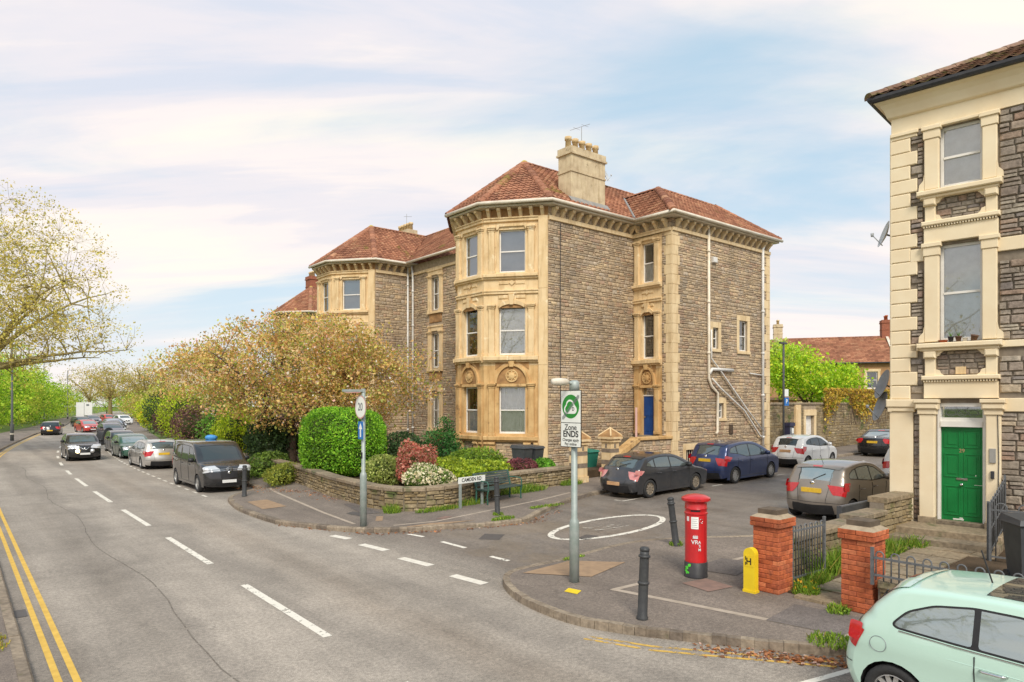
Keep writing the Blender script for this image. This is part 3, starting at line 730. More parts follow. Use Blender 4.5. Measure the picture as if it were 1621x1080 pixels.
def sash(parent, F, a0, a1, z0, z1, d=-.14, style='blind', fr=.055, cols=1, mid=.5, m='white_paint', name='window'):
    """sash window: frame mesh with pane sub-parts, set back in its reveal"""
    w = MB(); zm = z0+(z1-z0)*mid
    w.fbox(F, a0, a0+fr, d-.05, d, z0, z1); w.fbox(F, a1-fr, a1, d-.05, d, z0, z1)
    w.fbox(F, a0+fr, a1-fr, d-.05, d, z0, z0+fr*1.4); w.fbox(F, a0+fr, a1-fr, d-.05, d, z1-fr, z1)
    w.fbox(F, a0+fr, a1-fr, d-.055, d+.01, zm-.025, zm+.025)
    for c in range(1, cols):
        x = a0+fr+(a1-a0-2*fr)*c/cols; w.fbox(F, x-.02, x+.02, d-.045, d-.004, z0+fr*1.4, zm-.025); w.fbox(F, x-.02, x+.02, d-.045, d-.004, zm+.025, z1-fr)
    o = w.build(name, m, parent)
    for q0, q1 in ((z0+fr*1.4, zm-.025), (zm+.025, z1-fr)):
        MB().add([F(a0+fr, d-.028, q0), F(a1-fr, d-.028, q0), F(a1-fr, d-.028, q1), F(a0+fr, d-.028, q1)], [(0, 1, 2, 3)]).build('pane', 'pane', o)
    b = MB()
    if style == 'curtain':
        n = 22; half = (a1-a0)/2
        for side in (0, 1):
            pts = []
            for i in range(n+1):
                q = i/n*.92 if side == 0 else 1-(1-i/n)*.92
                if side == 0: aa = a0+.03+half*1.0*(i/n)
                else: aa = a1-.03-half*1.0*(i/n)
                pts.append((aa, d-.12-.025*math.sin(i*2.1)))
            for i in range(n):
                (p, e1), (q, e2) = pts[i], pts[i+1]
                inn = .10*(1-0) if i == n-1 else 0
                top_shift = (.12 if i > n-4 else 0)*(1 if side == 0 else -1)
                b.add([F(p, e1, z0), F(q, e2, z0), F(q, e2, z1), F(p, e1, z1)], [(0, 1, 2, 3)])
        b.build('curtain', 'curtain', o)
    elif style == 'half':
        n = 24
        for i in range(n):
            p, q = a0+(a1-a0)*i/n, a0+(a1-a0)*(i+1)/n
            b.add([F(p, d-.1-.02*math.sin(i*2.), z0), F(q, d-.1-.02*math.sin(i*2.+2), z0), F(q, d-.1-.02*math.sin(i*2.+2), zm+.02), F(p, d-.1-.02*math.sin(i*2.), zm+.02)], [(0, 1, 2, 3)])
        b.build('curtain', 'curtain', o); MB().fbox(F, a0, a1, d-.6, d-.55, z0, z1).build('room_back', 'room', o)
    elif style == 'blind':
        b.fbox(F, a0+.03, a1-.03, d-.11, d-.10, z0+.02, z1).build('blind', 'blind', o)
    elif style == 'sheer':
        b.fbox(F, a0+.03, a1-.03, d-.065, d-.06, z0+.02, z1).build('blind', 'curtain', o)
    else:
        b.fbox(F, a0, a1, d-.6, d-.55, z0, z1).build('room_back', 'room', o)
    return o
# pantile unit: x across (1 = cover width), y up the slope (1 = gauge), z out
def tile_unit():
    xs = [-.5, -.3, -.12, .08, .28, .5]; hs = [.35, .12, .05, .45, 1.0, .55]
    vs = []
    for x, h in zip(xs, hs): vs += [(x, -.55, h+.55), (x, .58, h*.95-.25)]
    n = len(xs); fs = [(2*i, 2*i+2, 2*i+3, 2*i+1) for i in range(n-1)]
    b = len(vs)
    for x, h in zip(xs, hs): vs.append((x, -.55, h+.10))
    fs += [(b+i, b+i+1, 2*i+2, 2*i) for i in range(n-1)]
    return np.array(vs), np.array(fs)
TILEU = [tile_unit()]
def roof_plane(parent, pts, under='rooftile_j', cover=.25, gauge=.26, tiles=None, th=.05):
    """one roof slope: pts[0], pts[1] = eave ends (left to right from outside), all points coplanar. Returns piece matrices."""
    P = [Vector(p) for p in pts]; e = (P[1]-P[0]); e.z = 0; e.normalize()
    nrm = None
    for k in range(2, len(P)):
        c = (P[1]-P[0]).cross(P[k]-P[0])
        if c.length > 1e-3: nrm = c.normalized(); break
    if nrm.z < 0: nrm = -nrm
    up = nrm.cross(e).normalized()
    if up.z < 0: up = -up
    uv = [((p-P[0]).dot(e), (p-P[0]).dot(up)) for p in P]
    mb = MB(); n = len(P)
    mb.add([p for p in P]+[p-nrm*th for p in P], [tuple(range(n)), tuple(range(2*n-1, n-1, -1))]+[(i, (i+1) % n, n+(i+1) % n, n+i) for i in range(n)])
    mb.build('roof_slope', 'roof_felt', parent)
    u0, u1 = min(q[0] for q in uv), max(q[0] for q in uv); v1 = max(q[1] for q in uv)
    out = []; v = 0.0; cand = []
    while v < v1:
        u = u0
        while u < u1: cand.append((u+cover/2, v+gauge/2)); u += cover
        v += gauge
    cand = np.array(cand); ok = inside(uv, cand)
    for u, v in cand[ok]:
        m = np.eye(4); m[:3, 0] = np.array(e)*cover*1.02; m[:3, 1] = np.array(up)*gauge; m[:3, 2] = np.array(nrm)*.045; m[:3, 3] = np.array(P[0]+e*u+up*v+nrm*.004)
        out.append(m)
    return out
mat('roof_felt', rgb('#6f3d2b'), rgb('#5e3425'), 6, .9)
def ridge(parent, p, q, r=.18, m='rooftile', name='ridge_tile', seg=.42):
    """half-round ridge or hip tiles, each a piece"""
    p, q = Vector(p), Vector(q); L_ = (q-p).length; n = max(1, round(L_/seg)); d = (q-p)/n; dirn = d.normalized()
    x = dirn.cross(Vector((0, 0, 1))).normalized(); up = x.cross(dirn)
    nm = f'ridge_{r}_{m}'; me = bpy.data.meshes.get(nm)
    if not me:
        vs = []; k = 7
        for yy, rr in ((0, r*1.06), (1, r*.97)):
            for i in range(k):
                a = math.pi*(i/(k-1)); vs.append((math.cos(a)*rr, yy, math.sin(a)*rr*.75))
        fs = [(i, i+1, k+i+1, k+i) for i in range(k-1)]+[tuple(range(k))]
        me = bpy.data.meshes.new(nm); me.from_pydata(vs, [], fs); me.materials.append(M[m])
    for i in range(n):
        o = bpy.data.objects.new(name, me); C.objects.link(o); o.parent = parent
        mt = Matrix.Identity(4)
        s = p+d*i-up*r*.12
        for row in range(3):
            mt[row][0] = x[row]; mt[row][1] = d[row]; mt[row][2] = up[row]; mt[row][3] = s[row]
        o.matrix_basis = mt
def gutter(parent, pts, m='gutter_white', r=.075, name='gutter'):
    MB().tube([Vector(p) for p in pts], r, 8).build(name, m, parent, True)
def chimney(parent, x0, x1, y0, y1, z0, z1, npots, m='render_old', bands=True, pot='claypot', pot_h=.5, name='chimney_stack'):
    mb = MB(); mb.box(x0, x1, y0, y1, z0, z1-.32); o = mb.build(name, m, parent)
    b = MB(); e = .07; b.box(x0-e, x1+e, y0-e, y1+e, z1-.32, z1-.24); b.box(x0-.03, x1+.03, y0-.03, y1+.03, z1-.24, z1)
    if bands: b.box(x0-.035, x1+.035, y0-.035, y1+.035, z1-1.05, z1-.98)
    b.build('chimney_cap', m, o)
    for i in range(npots):
        q = (i+.5)/npots; px_, py_ = (x0+(x1-x0)*q, (y0+y1)/2) if x1-x0 > y1-y0 else ((x0+x1)/2, y0+(y1-y0)*q)
        MB().lathe([(.13, 0), (.115, pot_h*.7), (.15, pot_h*.72), (.15, pot_h), (.11, pot_h), (.1, pot_h*.6)], 10, (px_, py_, z1)).build('chimney_pot', pot, o, True)
    return o
def dish(parent, F, a, d, z, r, m='dish_grey', yaw=0, name='satellite_dish'):
    mb = MB(); c = F(a, d, z); dirv = (F.n*math.cos(yaw)+F.e*math.sin(yaw)+Vector((0, 0, .35))).normalized()
    x = dirv.cross(Vector((0, 0, 1))).normalized(); y = x.cross(dirv); k = 20; vs = []; fs = []
    for ring in range(4):
        rr = r*(ring/3)
        for i in range(k):
            a_ = 2*math.pi*i/k; vs.append(c+x*rr*math.cos(a_)+y*rr*1.08*math.sin(a_)+dirv*(.25*rr*rr/r))
    for ring in range(3): fs += [(ring*k+i, ring*k+(i+1) % k, (ring+1)*k+(i+1) % k, (ring+1)*k+i) for i in range(k)]
    mb.add(vs, fs)
    mb.tube([c, c-dirv*.12, F(a, .0, z-.1)], .02, 6)
    mb.tube([c-y*r*.9, c+dirv*r*1.0-y*r*.3], .012, 5); mb.lathe([(.03, -.04), (.04, .04)], 8, tuple(c+dirv*r*1.0-y*r*.3))
    return mb.build(name, m, parent, True)
def downpipe(parent, F, pts, r=.055, m='pipe_cream', d=.1, name='drainpipe'):
    P = [F(a, d, z) for a, z in pts]; mb = MB(); mb.tube(P, r, 8)
    for (a, z), (a2, z2) in zip(pts, pts[1:]):
        L_ = abs(z2-z); n = int(L_/1.8)
        for i in range(n):
            q = (i+.5)/n; c = F(a+(a2-a)*q, d, z+(z2-z)*q); mb.lathe([(r*1.3, -.05), (r*1.3, .05)], 8, tuple(c))
    return mb.build(name, m, parent, True)

# ================================================================== the stone villas
ZE = 11.25        # eaves
def corbels(parent, F, a0, a1, n, z=10.72, m='bath2'):
    me = bpy.data.meshes.get('corbel_unit')
    if not me:
        poly = [(0, .34), (.30, .34), (.30, .24), (.22, .20), (.14, .10), (.05, .0), (0, 0)]
        mb = MB(); vs = []; k = len(poly)
        for s in (-.065, .065): vs += [(s, d, z_) for d, z_ in poly]
        mb.add(vs, [tuple(range(k)), tuple(range(2*k-1, k-1, -1))]+[(i, (i+1) % k, k+(i+1) % k, k+i) for i in range(k)])
        me = bpy.data.meshes.new('corbel_unit'); me.from_pydata(mb.v, [], mb.f); me.materials.append(M['bath2'])
    for i in range(n):
        a = a0+(a1-a0)*(i+.5)/n; o = bpy.data.objects.new('corbel', me); C.objects.link(o); o.parent = parent; p = F(a, 0, z)
        mt = Matrix.Identity(4)
        for r_ in range(3): mt[r_][0] = F.e[r_]; mt[r_][1] = F.n[r_]; mt[r_][3] = p[r_]
        o.matrix_basis = mt
def arc_pts(ca, cz, r, a0, a1, n, rz=None):
    rz = rz or r
    return [(ca+r*math.cos(R(a0+(a1-a0)*i/n)), cz+rz*math.sin(R(a0+(a1-a0)*i/n))) for i in range(n+1)]
def pilaster(parent, F, a0, a1, z0, z1, d=.10, m='bath'):
    o = MB().fbox(F, a0, a1, 0, d, z0+.12, z1-.16, .012).fbox(F, a0-.03, a1+.03, 0, d+.03, z0, z0+.12, .012).build('pilaster', m, parent)
    MB().fbox(F, a0-.03, a1+.03, 0, d+.03, z1-.13, z1-.07, .01).fbox(F, a0-.06, a1+.06, 0, d+.06, z1-.07, z1, .01).fbox(F, a0-.015, a1+.015, 0, d+.015, z1-.2, z1-.16, .005).build('capital', m, o)
    return o
def bay_face(H, F, wc, ww, styles, pil, m=('bath', 'bath', 'bath_stained'), door=False, edge=(0, None), base=True, zb=.9, panel=True, full=True):
    """three-storey ashlar face: sash windows between pilasters, sill courses, carved heads. wc/ww = window centre and width along the face"""
    a0, a1 = edge[0], edge[1] if edge[1] is not None else F.len
    w0, w1 = wc-ww/2, wc+ww/2
    wins = [(w0, w1, 8.5, 10.24), (w0, w1, 5.15, 7.15), (w0, w1, 1.95 if not door else 1.78, 3.86)]
    lev = [(7.8, 10.72), (4.72, 7.8), (1.78, 4.72)]
    for (z0, z1), mm, win in zip(lev, m, wins):
        wall_panel(H, F, a0, a1, z0, z1, [win], mm, .3, 'ashlar_wall')
    # courses
    for z, h, d, mm in ((8.30, .14, .16, m[0]), (4.92, .17, .2, m[1])) + (((1.68, .17, .2, m[2]),) if base else ()):
        MB().fbox(F, a0-.0, a1+.0, 0, d, z, z+h, .02).fbox(F, a0, a1, 0, d*.55, z-.07, z, .01).build('sill_course', mm, H)
    MB().fbox(F, a0, a1, 0, .07, 7.62, 7.72, .01).fbox(F, a0, a1, 0, .10, 7.72, 7.78, .01).build('string_course', m[1], H)
    MB().fbox(F, a0, a1, 0, .09, 10.55, 10.66, .01).fbox(F, a0, a1, 0, .13, 10.66, 10.72, .01).build('cornice', m[0], H)
    for (p0, p1) in pil:
        pilaster(H, F, p0, p1, 8.44, 10.36, .10, m[0]); pilaster(H, F, p0, p1, 5.09, 7.2, .10, m[1])
        pilaster(H, F, p0, p1, 1.85, 4.0, .10, m[2])
    # top head: shouldered lintel
    MB().prism(F, [(w0-.1, 10.24), (w0-.1, 10.40), (w0, 10.47), (w1, 10.47), (w1+.1, 10.40), (w1+.1, 10.24), (w1+.02, 10.24), (w1-.04, 10.36), (w0+.04, 10.36), (w0-.02, 10.24)], .0, .07).build('window_head', m[0], H)
    # panel below top sill
    if panel:
        for q0, q1 in ((w0, w0+ww*.38), (w1-ww*.38, w1)): MB().fbox(F, q0, q1, 0, .035, 8.0, 8.16, .03).build('carved_panel', m[0], H)
        MB().prism(F, [(wc-.13, 8.08), (wc, 7.97), (wc+.13, 8.08), (wc, 8.19)], 0, .05).build('carved_lozenge', m[0], H)
    # middle: segmental head, keystone, carved frieze
    seg = arc_pts(wc, 6.95, ww*.62, 35, 145, 12, .42)
    inn = arc_pts(wc, 6.83, ww*.58, 35, 145, 12, .38)
    MB().prism(F, seg+inn[::-1], 0, .09).build('window_head', m[1], H)
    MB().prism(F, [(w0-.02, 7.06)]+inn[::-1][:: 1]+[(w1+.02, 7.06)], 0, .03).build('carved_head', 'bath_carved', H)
    k = MB().prism(F, [(wc-.07, 7.18), (wc+.07, 7.18), (wc+.12, 7.6), (wc-.12, 7.6)], 0, .13).build('keystone', m[1], H)
    for q0, q1 in ((w0-.02, wc-.16), (wc+.16, w1+.02)): MB().fbox(F, q0, q1, 0, .04, 7.42, 7.58, .03).build('carved_panel', m[1], H)
    # ground floor: round arch with rosette
    r = ww*.56
    arch = arc_pts(wc, 4.0, r+.10, 0, 180, 18, .80)+arc_pts(wc, 4.0, r, 180, 0, 18, .70)
    MB().prism(F, arch, 0, .10).build('arch', m[2], H)
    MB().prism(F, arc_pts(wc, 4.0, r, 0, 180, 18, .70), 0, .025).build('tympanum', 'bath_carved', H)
    ro = MB(); cc = F(wc, .03, 4.26); ring = []
    for rr, dd in ((.26, .02), (.26, .07), (.21, .07), (.20, .03), (.14, .03), (.13, .09), (.05, .11), (0.001, .11)):
        ring.append([F(wc+rr*math.cos(2*math.pi*i/16), dd, 4.3+rr*math.sin(2*math.pi*i/16)) for i in range(16)])
    for p, q in zip(ring, ring[1:]): ro.add(p+q, [(i, (i+1) % 16, 16+(i+1) % 16, 16+i) for i in range(16)])
    for i in range(8):
        an = 2*math.pi*i/8; ro.fbox(F, wc+.165*math.cos(an)-.03, wc+.165*math.cos(an)+.03, .03, .075, 4.3+.165*math.sin(an)-.03, 4.3+.165*math.sin(an)+.03)
    ro.build('rosette', 'bath_stained', H)
    MB().prism(F, [(wc-.08, 4.66), (wc+.08, 4.66), (wc+.13, 4.9), (wc-.13, 4.9)], 0, .16).build('keystone', m[2], H)
    for sgn in (-1, 1):
        MB().prism(F, [(wc+sgn*(r+.08), 4.88), (wc+sgn*(r+.08), 4.55), (wc+sgn*(r*.72), 4.74), (wc+sgn*.2, 4.88)], 0, .02).build('spandrel_carving', 'bath_carved', H)
    MB().fbox(F, w0-.08, w1+.08, 0, .06, 3.86, 3.98, .01).build('lintel', m[2], H)
    sash(H, F, *wins[0], style=styles[0]); sash(H, F, *wins[1], style=styles[1])
    if not door: sash(H, F, *wins[2], style=styles[2])
    return wins

def villa(name, label, t0, wing, nst, ntl, zs=1.0, styles=None, seed=1, detail=True, s0=0):
    """local frame: x = s, y = t - t0, origin at the bay's outer flank corner"""
    H = thing(name, label, 'house', (*xy(s0, t0), 0), R(ROT), 'stone villas along the main road'); H.scale = (1, 1, zs)
    st = styles or dict(front=('blind', 'dark', 'half'), cant=('blind', 'sheer', 'curtain'))
    B1, B2, A_, B0 = (-1.64, 3.98), (-1.64, 2.1), (0, 0), (0, 6.1)
    cant = Fr(B2, A_); front = Fr(B1, B2); cant2 = Fr(B0, B1)
    bay_face(H, cant, 1.18, 1.1, st['cant'], [(.22, .46), (1.86, 2.10)], edge=(0, 2.28))
    # corner strip beside the flank
    for z0, z1, mm in ((.6, 4.72, 'bath'), (4.72, 7.8, 'bath'), (7.8, 10.72, 'bath')):
        MB().fbox(cant, 2.28, cant.len-.004, -.3, .10, z0, z1-.006, .01).build('corner_strip', mm, H)
    bay_face(H, front, .94, .98, st['front'], [(.04, .26), (1.6, 1.84)])
    if detail or True: bay_face(H, cant2, cant2.len-1.18, 1.1, ('dark', 'dark', 'dark'), [(.5, .74), (2.1, 2.34)])
    # plinth with stone panels between stained piers
    stones = []
    for F in (cant, front, cant2):
        L_ = min(F.len, 2.28) if F is cant else F.len
        wall_panel(H, F, 0, L_, .3, 1.68, (), 'mortar', .3, 'plinth')
        for p0, p1 in ((0, .2), (.18, .5), (L_-.62, L_-.3), (L_-.2, L_)):
            MB().fbox(F, p0+.004, p1-.004, 0, .09, .3, 1.5, .01).fbox(F, p0+.004, p1-.004, 0, .16, 1.5, 1.60, .02).build('plinth_pier', 'bath_stained', H)
        stones += rubble(F, .5, L_-.62, .75, 1.55, seed=seed+int(L_*7))
    # flank wall
    fl = Fr((0, 0), (5.2, 0)); wall_panel(H, fl, 0, 5.2, -.2, ZE-.1, (), 'mortar', .3)
    if wing: stones += rubble(fl, .0, 5.2, .1, 10.55, seed=seed+3)
    else:
        wall_panel(H, fl, 5.2, 9, -.2, ZE-.1, (), 'mortar', .3); stones += rubble(fl, .0, 3, .3, 10.55, hr=(.11, .24), wr=(.2, .6), seed=seed+3)
    MB().fbox(fl, 0, 5.2, 0, .10, 10.55, 10.72, .01).build('cornice', 'bath2', H)
    stones += rubble(fl, .0, 5.2, 10.73, 11.1, seed=seed+4)
    for F, n in ((cant, 6), (front, 4), (cant2, 6), (fl, 11)):
        corbels(H, F, .0, F.len, n)
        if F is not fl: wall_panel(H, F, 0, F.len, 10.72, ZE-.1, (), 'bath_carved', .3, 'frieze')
    # recessed centre
    rc = Fr((2.19, 12.5), (2.19, 6.1)) if not wing else Fr((2.19, 14.0), (2.19, 6.1))
    if wing:
        wc = [(14.0-11.55), (14.0-8.6)]; holes = []
        for c in wc: holes += [(c-.42, c+.42, 8.35, 10.15), (c-.42, c+.42, 5.15, 7.05), (c-.42, c+.42, 1.85, 3.75)]
        wall_panel(H, rc, 0, rc.len, -.2, ZE-.1, holes, 'mortar', .3)
        sh = [(h[0]-.3, h[1]+.3, 1.5, 10.5) for h in holes[::3]]
        stones += rubble(rc, 0, rc.len, .3, 10.5, sh, seed=seed+8)
        for c in wc:
            for zz0, zz1 in ((8.35, 10.15), (5.15, 7.05), (1.85, 3.75)):
                for sg in (-1, 1): pilaster(H, rc, c+sg*.57-.14, c+sg*.57+.14, zz0-.1, zz1+.12, .09, 'bath')
                MB().fbox(rc, c-.75, c+.75, 0, .14, zz0-.22, zz0-.1, .015).build('window_sill', 'bath', H)
                MB().fbox(rc, c-.71, c+.71, 0, .07, zz1+.12, zz1+.34, .01).fbox(rc, c-.75, c+.75, 0, .11, zz1+.34, zz1+.42, .01).build('window_head', 'bath', H)
                MB().fbox(rc, c-.6, c+.6, 0, .05, zz0-.7, zz0-.24, .02).build('carved_panel', 'bath_carved', H)
                sash(H, rc, c-.42, c+.42, zz0, zz1, style='dark' if zz0 > 4 else 'sheer', cols=2)
        MB().fbox(rc, 0, rc.len, 0, .10, 10.55, 10.7, .01).build('cornice', 'bath2', H)
        ret = Fr((2.19, 6.1), (0, 6.1)); 
    else:
        wall_panel(H, rc, 0, rc.len, -.2, ZE-.1, (), 'mortar', .3)
    # far return of the bay
    rt = Fr((9, 6.1), (0, 6.1)); wall_panel(H, rt, 0, 9, -.2, ZE-.12, (), 'mortar', .3)
    # roof
    P = (1.35, 3.05, 13.95); z = ZE
    Ae, B2e, B1e, B0e = (-.23, -.45, z), (-2.06, 1.9, z), (-2.06, 4.18, z), (-.23, 6.55, z)
    xr = 12.4 if wing else 9.0
    tl = []
    tl += roof_plane(H, [B2e, Ae, P]); tl += roof_plane(H, [B1e, B2e, P]); nt_ = len(tl)
    tl += roof_plane(H, [Ae, (xr, -.45, z), (xr, 3.05, 13.95), P])
    far = roof_plane(H, [B0e, B1e, P]); far += roof_plane(H, [(xr, 6.55, z), B0e, P, (xr, 3.05, 13.95)])
    ridge(H, Ae, P); ridge(H, B2e, P); ridge(H, B1e, P); ridge(H, P, (xr, 3.05, 13.95), .12)
    MB().lathe([(.2, -.12), (.17, .02), (.08, .1), (.001, .12)], 10, P).build('lichen_patch', 'lichen', H, True)
    if wing:
        far += roof_plane(H, [(1.74, 13.95, z), (1.74, 6.55, z), (5.28, 3.05, 13.95), (5.28, 17.4, 13.95)])
        ridge(H, (5.28, 17.4, 13.95), (5.28, 3.05, 13.95), .12)
        gutter(H, [(1.70, 13.95, z-.02), (1.70, 6.55, z-.02)])
    gutter(H, [(-2.1, 4.2, z-.03), (-2.1, 1.88, z-.03), (-.25, -.49, z-.03), (5.0 if wing else xr, -.49, z-.03)])
    MB().plate([(-.1, -.40), (xr, -.40), (xr, 6.5), (-.1, 6.5), (-1.98, 4.1), (-1.98, 1.95)], (ZE-.16, ZE-.08)).build('soffit', 'gutter_white', H)
    key = [1000-i for i in range(len(tl)+len(far))]
    place_pieces('roof_tile', tl+far, TILEU, H, 'rooftile', 'rooftile_j', ntl, 'roof_covering', seed, key)
    place_pieces('stone', stones, STONEU, H, 'rubble', 'rubble_j', nst, 'rubble_masonry', seed)
    return H
H1 = villa('stone_villa', 'tall stone villa on the corner with blue side door and big chimney', 0, True, 300, 300, 1, None, 11)
H2 = villa('stone_villa', 'matching stone villa next along the road behind the blossoming tree', 14.4, False, 40, 60, 1, dict(front=('dark', 'dark', 'dark'), cant=('blind', 'sheer', 'dark')), 23)
H3 = villa('stone_villa', 'third villa of the row, only its roof showing above the tree', 37.5, False, 0, 0, 1.0, dict(front=('dark', 'dark', 'dark'), cant=('dark', 'dark', 'dark')), 37, s0=6)

# ---- villa 1: street wing, chimney, pipes
def villa_wing(H):
    fw = Fr((5.2, 0), (5.2, -2.1)); ww = Fr((5.2, -2.1), (13.0, -2.1)); re = Fr((13.0, -2.1), (13.0, 8)); stones = []
    # front of the wing with the blue door (opening centre .79)
    bay_face(H, fw, .80, .66, ('half', 'dark', 'dark'), [(.12, .34), (1.24, 1.46)], m=('bath', 'bath', 'bath_stained'), door=True, edge=(0, 1.60), base=False, panel=True)
    wall_panel(H, fw, 0, 1.6, -.2, 1.78, (), 'mortar', .3, 'wall'); wall_panel(H, fw, 1.6, 2.1, -.2, ZE-.1, (), 'mortar', .3, 'wall')
    wall_panel(H, fw, 0, 1.6, 10.72, ZE-.1, (), 'bath2', .3, 'frieze')
    d = MB(); d.fbox(fw, .47, 1.13, -.2, -.15, 1.78, 3.5)
    door = d.build('door', 'blue_door', H)
    for a0, a1, z0, z1 in ((.53, .78, 1.95, 2.5), (.82, 1.07, 1.95, 2.5), (.53, .78, 2.62, 3.4), (.82, 1.07, 2.62, 3.4)):
        MB().fbox(fw, a0, a1, -.15, -.135, z0, z1, .01).build('door_panel', 'blue_door', door)
    MB().lathe([(.03, 0), (.03, .05)], 8, tuple(fw(.54, -.13, 2.55))).build('door_knob', 'brass', door)
    MB().fbox(fw, .47, 1.13, -.2, -.12, 3.5, 3.56).build('transom_bar', 'white_paint', H)
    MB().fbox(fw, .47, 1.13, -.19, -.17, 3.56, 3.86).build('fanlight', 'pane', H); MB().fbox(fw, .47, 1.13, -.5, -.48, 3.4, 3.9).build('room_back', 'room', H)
    # quoins on both faces of the corner
    z = .3; i = 0; qh = []; qh2 = []
    rg = random.Random(4)
    while z < 10.55:
        h = min(.42, 10.55-z); w1, w2 = (.52, .36) if i % 2 else (.42, .46)
        MB().fbox(fw, 2.1-w2+.06, 2.1+.035, 0, .03, z, z+h-.006, .012).fbox(ww, -.033, w1, .002, .035, z, z+h-.006, .012).build('quoin', 'bath2', H)
        qh.append((2.1-w2+.06, 2.2, z, z+h)); qh2.append((-.1, w1, z, z+h))
        w3 = .3 if i % 2 else .5
        MB().fbox(ww, 7.8-w3, 7.83, 0, .035, z, z+h-.006, .012).build('quoin', 'bath2', H); qh2.append((7.8-w3, 8, z, z+h))
        z += h; i += 1
    stones += rubble(fw, 1.60, 2.1, .2, 10.55, qh, seed=51)
    # openings of the street wall: (a0,a1,z0,z1) real opening; stone surround around
    op = [(2.98, 3.42, 5.66, 6.62), (5.12, 5.82, 5.66, 7.10), (3.42, 3.84, 2.5, 3.18), (.98, 1.72, .25, 1.15)]
    sur = [(o[0]-.2, o[1]+.2, o[2]-.14, o[3]+.26) for o in op]
    wall_panel(H, ww, 0, 7.8, -.2, ZE-.1, op, 'mortar', .3)
    stones += rubble(ww, 0, 7.8, .1, 10.55, sur+qh2, seed=52); stones += rubble(ww, 0, 7.8, 10.73, 11.1, seed=53)
    stones += rubble(fw, 0, 2.1, 10.73, 11.1, seed=54)
    for o_, s_ in zip(op, sur):
        MB().fbox(ww, s_[0], o_[0], 0, .03, o_[2], o_[3], .01).build('window_jamb', 'bath2', H); MB().fbox(ww, o_[1], s_[1], 0, .03, o_[2], o_[3], .01).build('window_jamb', 'bath2', H)
        MB().fbox(ww, s_[0], s_[1], 0, .032, o_[3], s_[3], .01).build('lintel', 'bath2', H); MB().fbox(ww, s_[0], s_[1], 0, .07, s_[2], o_[2], .01).build('window_sill', 'bath2', H)
    sash(H, ww, *op[0], style='dark', fr=.05, d=-.1); sash(H, ww, *op[1], style='half', fr=.05, d=-.1); sash(H, ww, *op[2], style='sheer', fr=.04, d=-.1)
    for i in range(5): MB().tube([ww(1.05+i*.15, -.08, .27), ww(1.05+i*.15, -.08, 1.15)], .014, 6).build('window_bar', 'pipe_cream', H)
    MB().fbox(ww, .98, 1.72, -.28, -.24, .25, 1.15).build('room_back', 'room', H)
    for F, a1, n in ((ww, 7.8, 16), (fw, 2.1, 4)):
        MB().fbox(F, 0, a1, 0, .10, 10.55, 10.70, .01).build('cornice', 'bath2', H); corbels(H, F, .05, a1, n)
    wall_panel(H, re, 0, 10, -.2, ZE-.1, (), 'mortar', .3); stones += rubble(re, 0, 10, .2, 11.1, hr=(.14, .3), wr=(.3, .8), seed=55)
    # roof of the wing
    z = ZE+.02; tr = -.15; hr_ = 13.1
    e0, e1, e2 = (4.75, -2.55, z), (13.3, -2.55, z), (13.3, 6.5, z)
    p0, p1 = (6.75, tr, hr_), (11.2, tr, hr_)
    tl = roof_plane(H, [e0, e1, p1, p0])+roof_plane(H, [(4.75, -.45, z), e0, p0, (6.75, 1.93, hr_)])
    tl += roof_plane(H, [e1, (13.3, 1.93, z), (11.2, 1.93, hr_), p1])
    MB().add([p0, p1, (11.2, 2.2, hr_-.02), (6.75, 2.2, hr_-.02)], [(0, 1, 2, 3)]).build('roof_slope', 'roof_felt', H); ridge(H, p0, (6.75, 1.93, hr_), .12)
    ridge(H, e0, p0); ridge(H, p0, p1, .12); ridge(H, e1, p1)
    MB().tube([Vector((4.75, -.45, z+.05)), Vector((6.75, 1.93, hr_+.03))], .06, 6).build('valley_flashing', 'lead', H)
    gutter(H, [(4.7, -.5, z-.05), (4.7, -2.6, z-.05), (13.35, -2.6, z-.05)])
    MB().plate([(4.8, -2.5), (13.25, -2.5), (13.25, 3), (4.8, 3)], (ZE-.14, ZE-.06)).build('soffit', 'gutter_white', H)
    place_pieces('roof_tile', tl, TILEU, H, 'rooftile', 'rooftile_j', 0, 'roof_covering', 5)
    place_pieces('stone', stones, STONEU, H, 'rubble', 'rubble_j', 0, 'rubble_masonry', 6)
    # chimney on the flank
    ch = chimney(H, 1.3, 3.35, .02, .78, 11.0, 13.85, 5)
    MB().add([(1.15, -.2, 11.48), (3.5, -.2, 11.48), (3.5, .02, 11.75), (1.15, .02, 11.75)], [(0, 1, 2, 3)]).build('lead_flashing', 'lead', ch)
    chimney(H, 6.5, 7.4, 5.2, 6.6, 12.0, 14.55, 4, bands=False)
    # aerials and dish on the ridge
    MB().tube([(2.3, .4, 13.8), (2.3, .4, 15.0)], .012, 5).tube([(2.3, -.1, 14.95), (2.3, 1.1, 15.05)], .008, 4).tube([(2.1, .2, 14.97), (2.5, .2, 14.97)], .006, 4).tube([(2.1, .7, 15.0), (2.5, .7, 15.0)], .006, 4).build('aerial', 'lead', H)
    dish(H, Fr((5.9, 3.05), (6.9, 3.05)), .5, .25, 14.35, .28, 'dish_pale', .4)
    MB().tube([(5.9, 3.0, 13.9), (5.9, 3.0, 15.1)], .012, 5).build('aerial', 'lead', H)
    # pipes on the street wall
    downpipe(H, ww, [(2.54, 11.15), (2.54, 4.3), (2.75, 3.95), (3.22, 3.65), (3.22, 1.9), (3.1, 1.8)], .065, 'pipe_cream')
    downpipe(H, ww, [(2.70, 6.5), (2.70, 5.2), (3.3, 4.75), (5.6, 2.9), (7.0, 1.85)], .035, 'pipe_grey', .13)
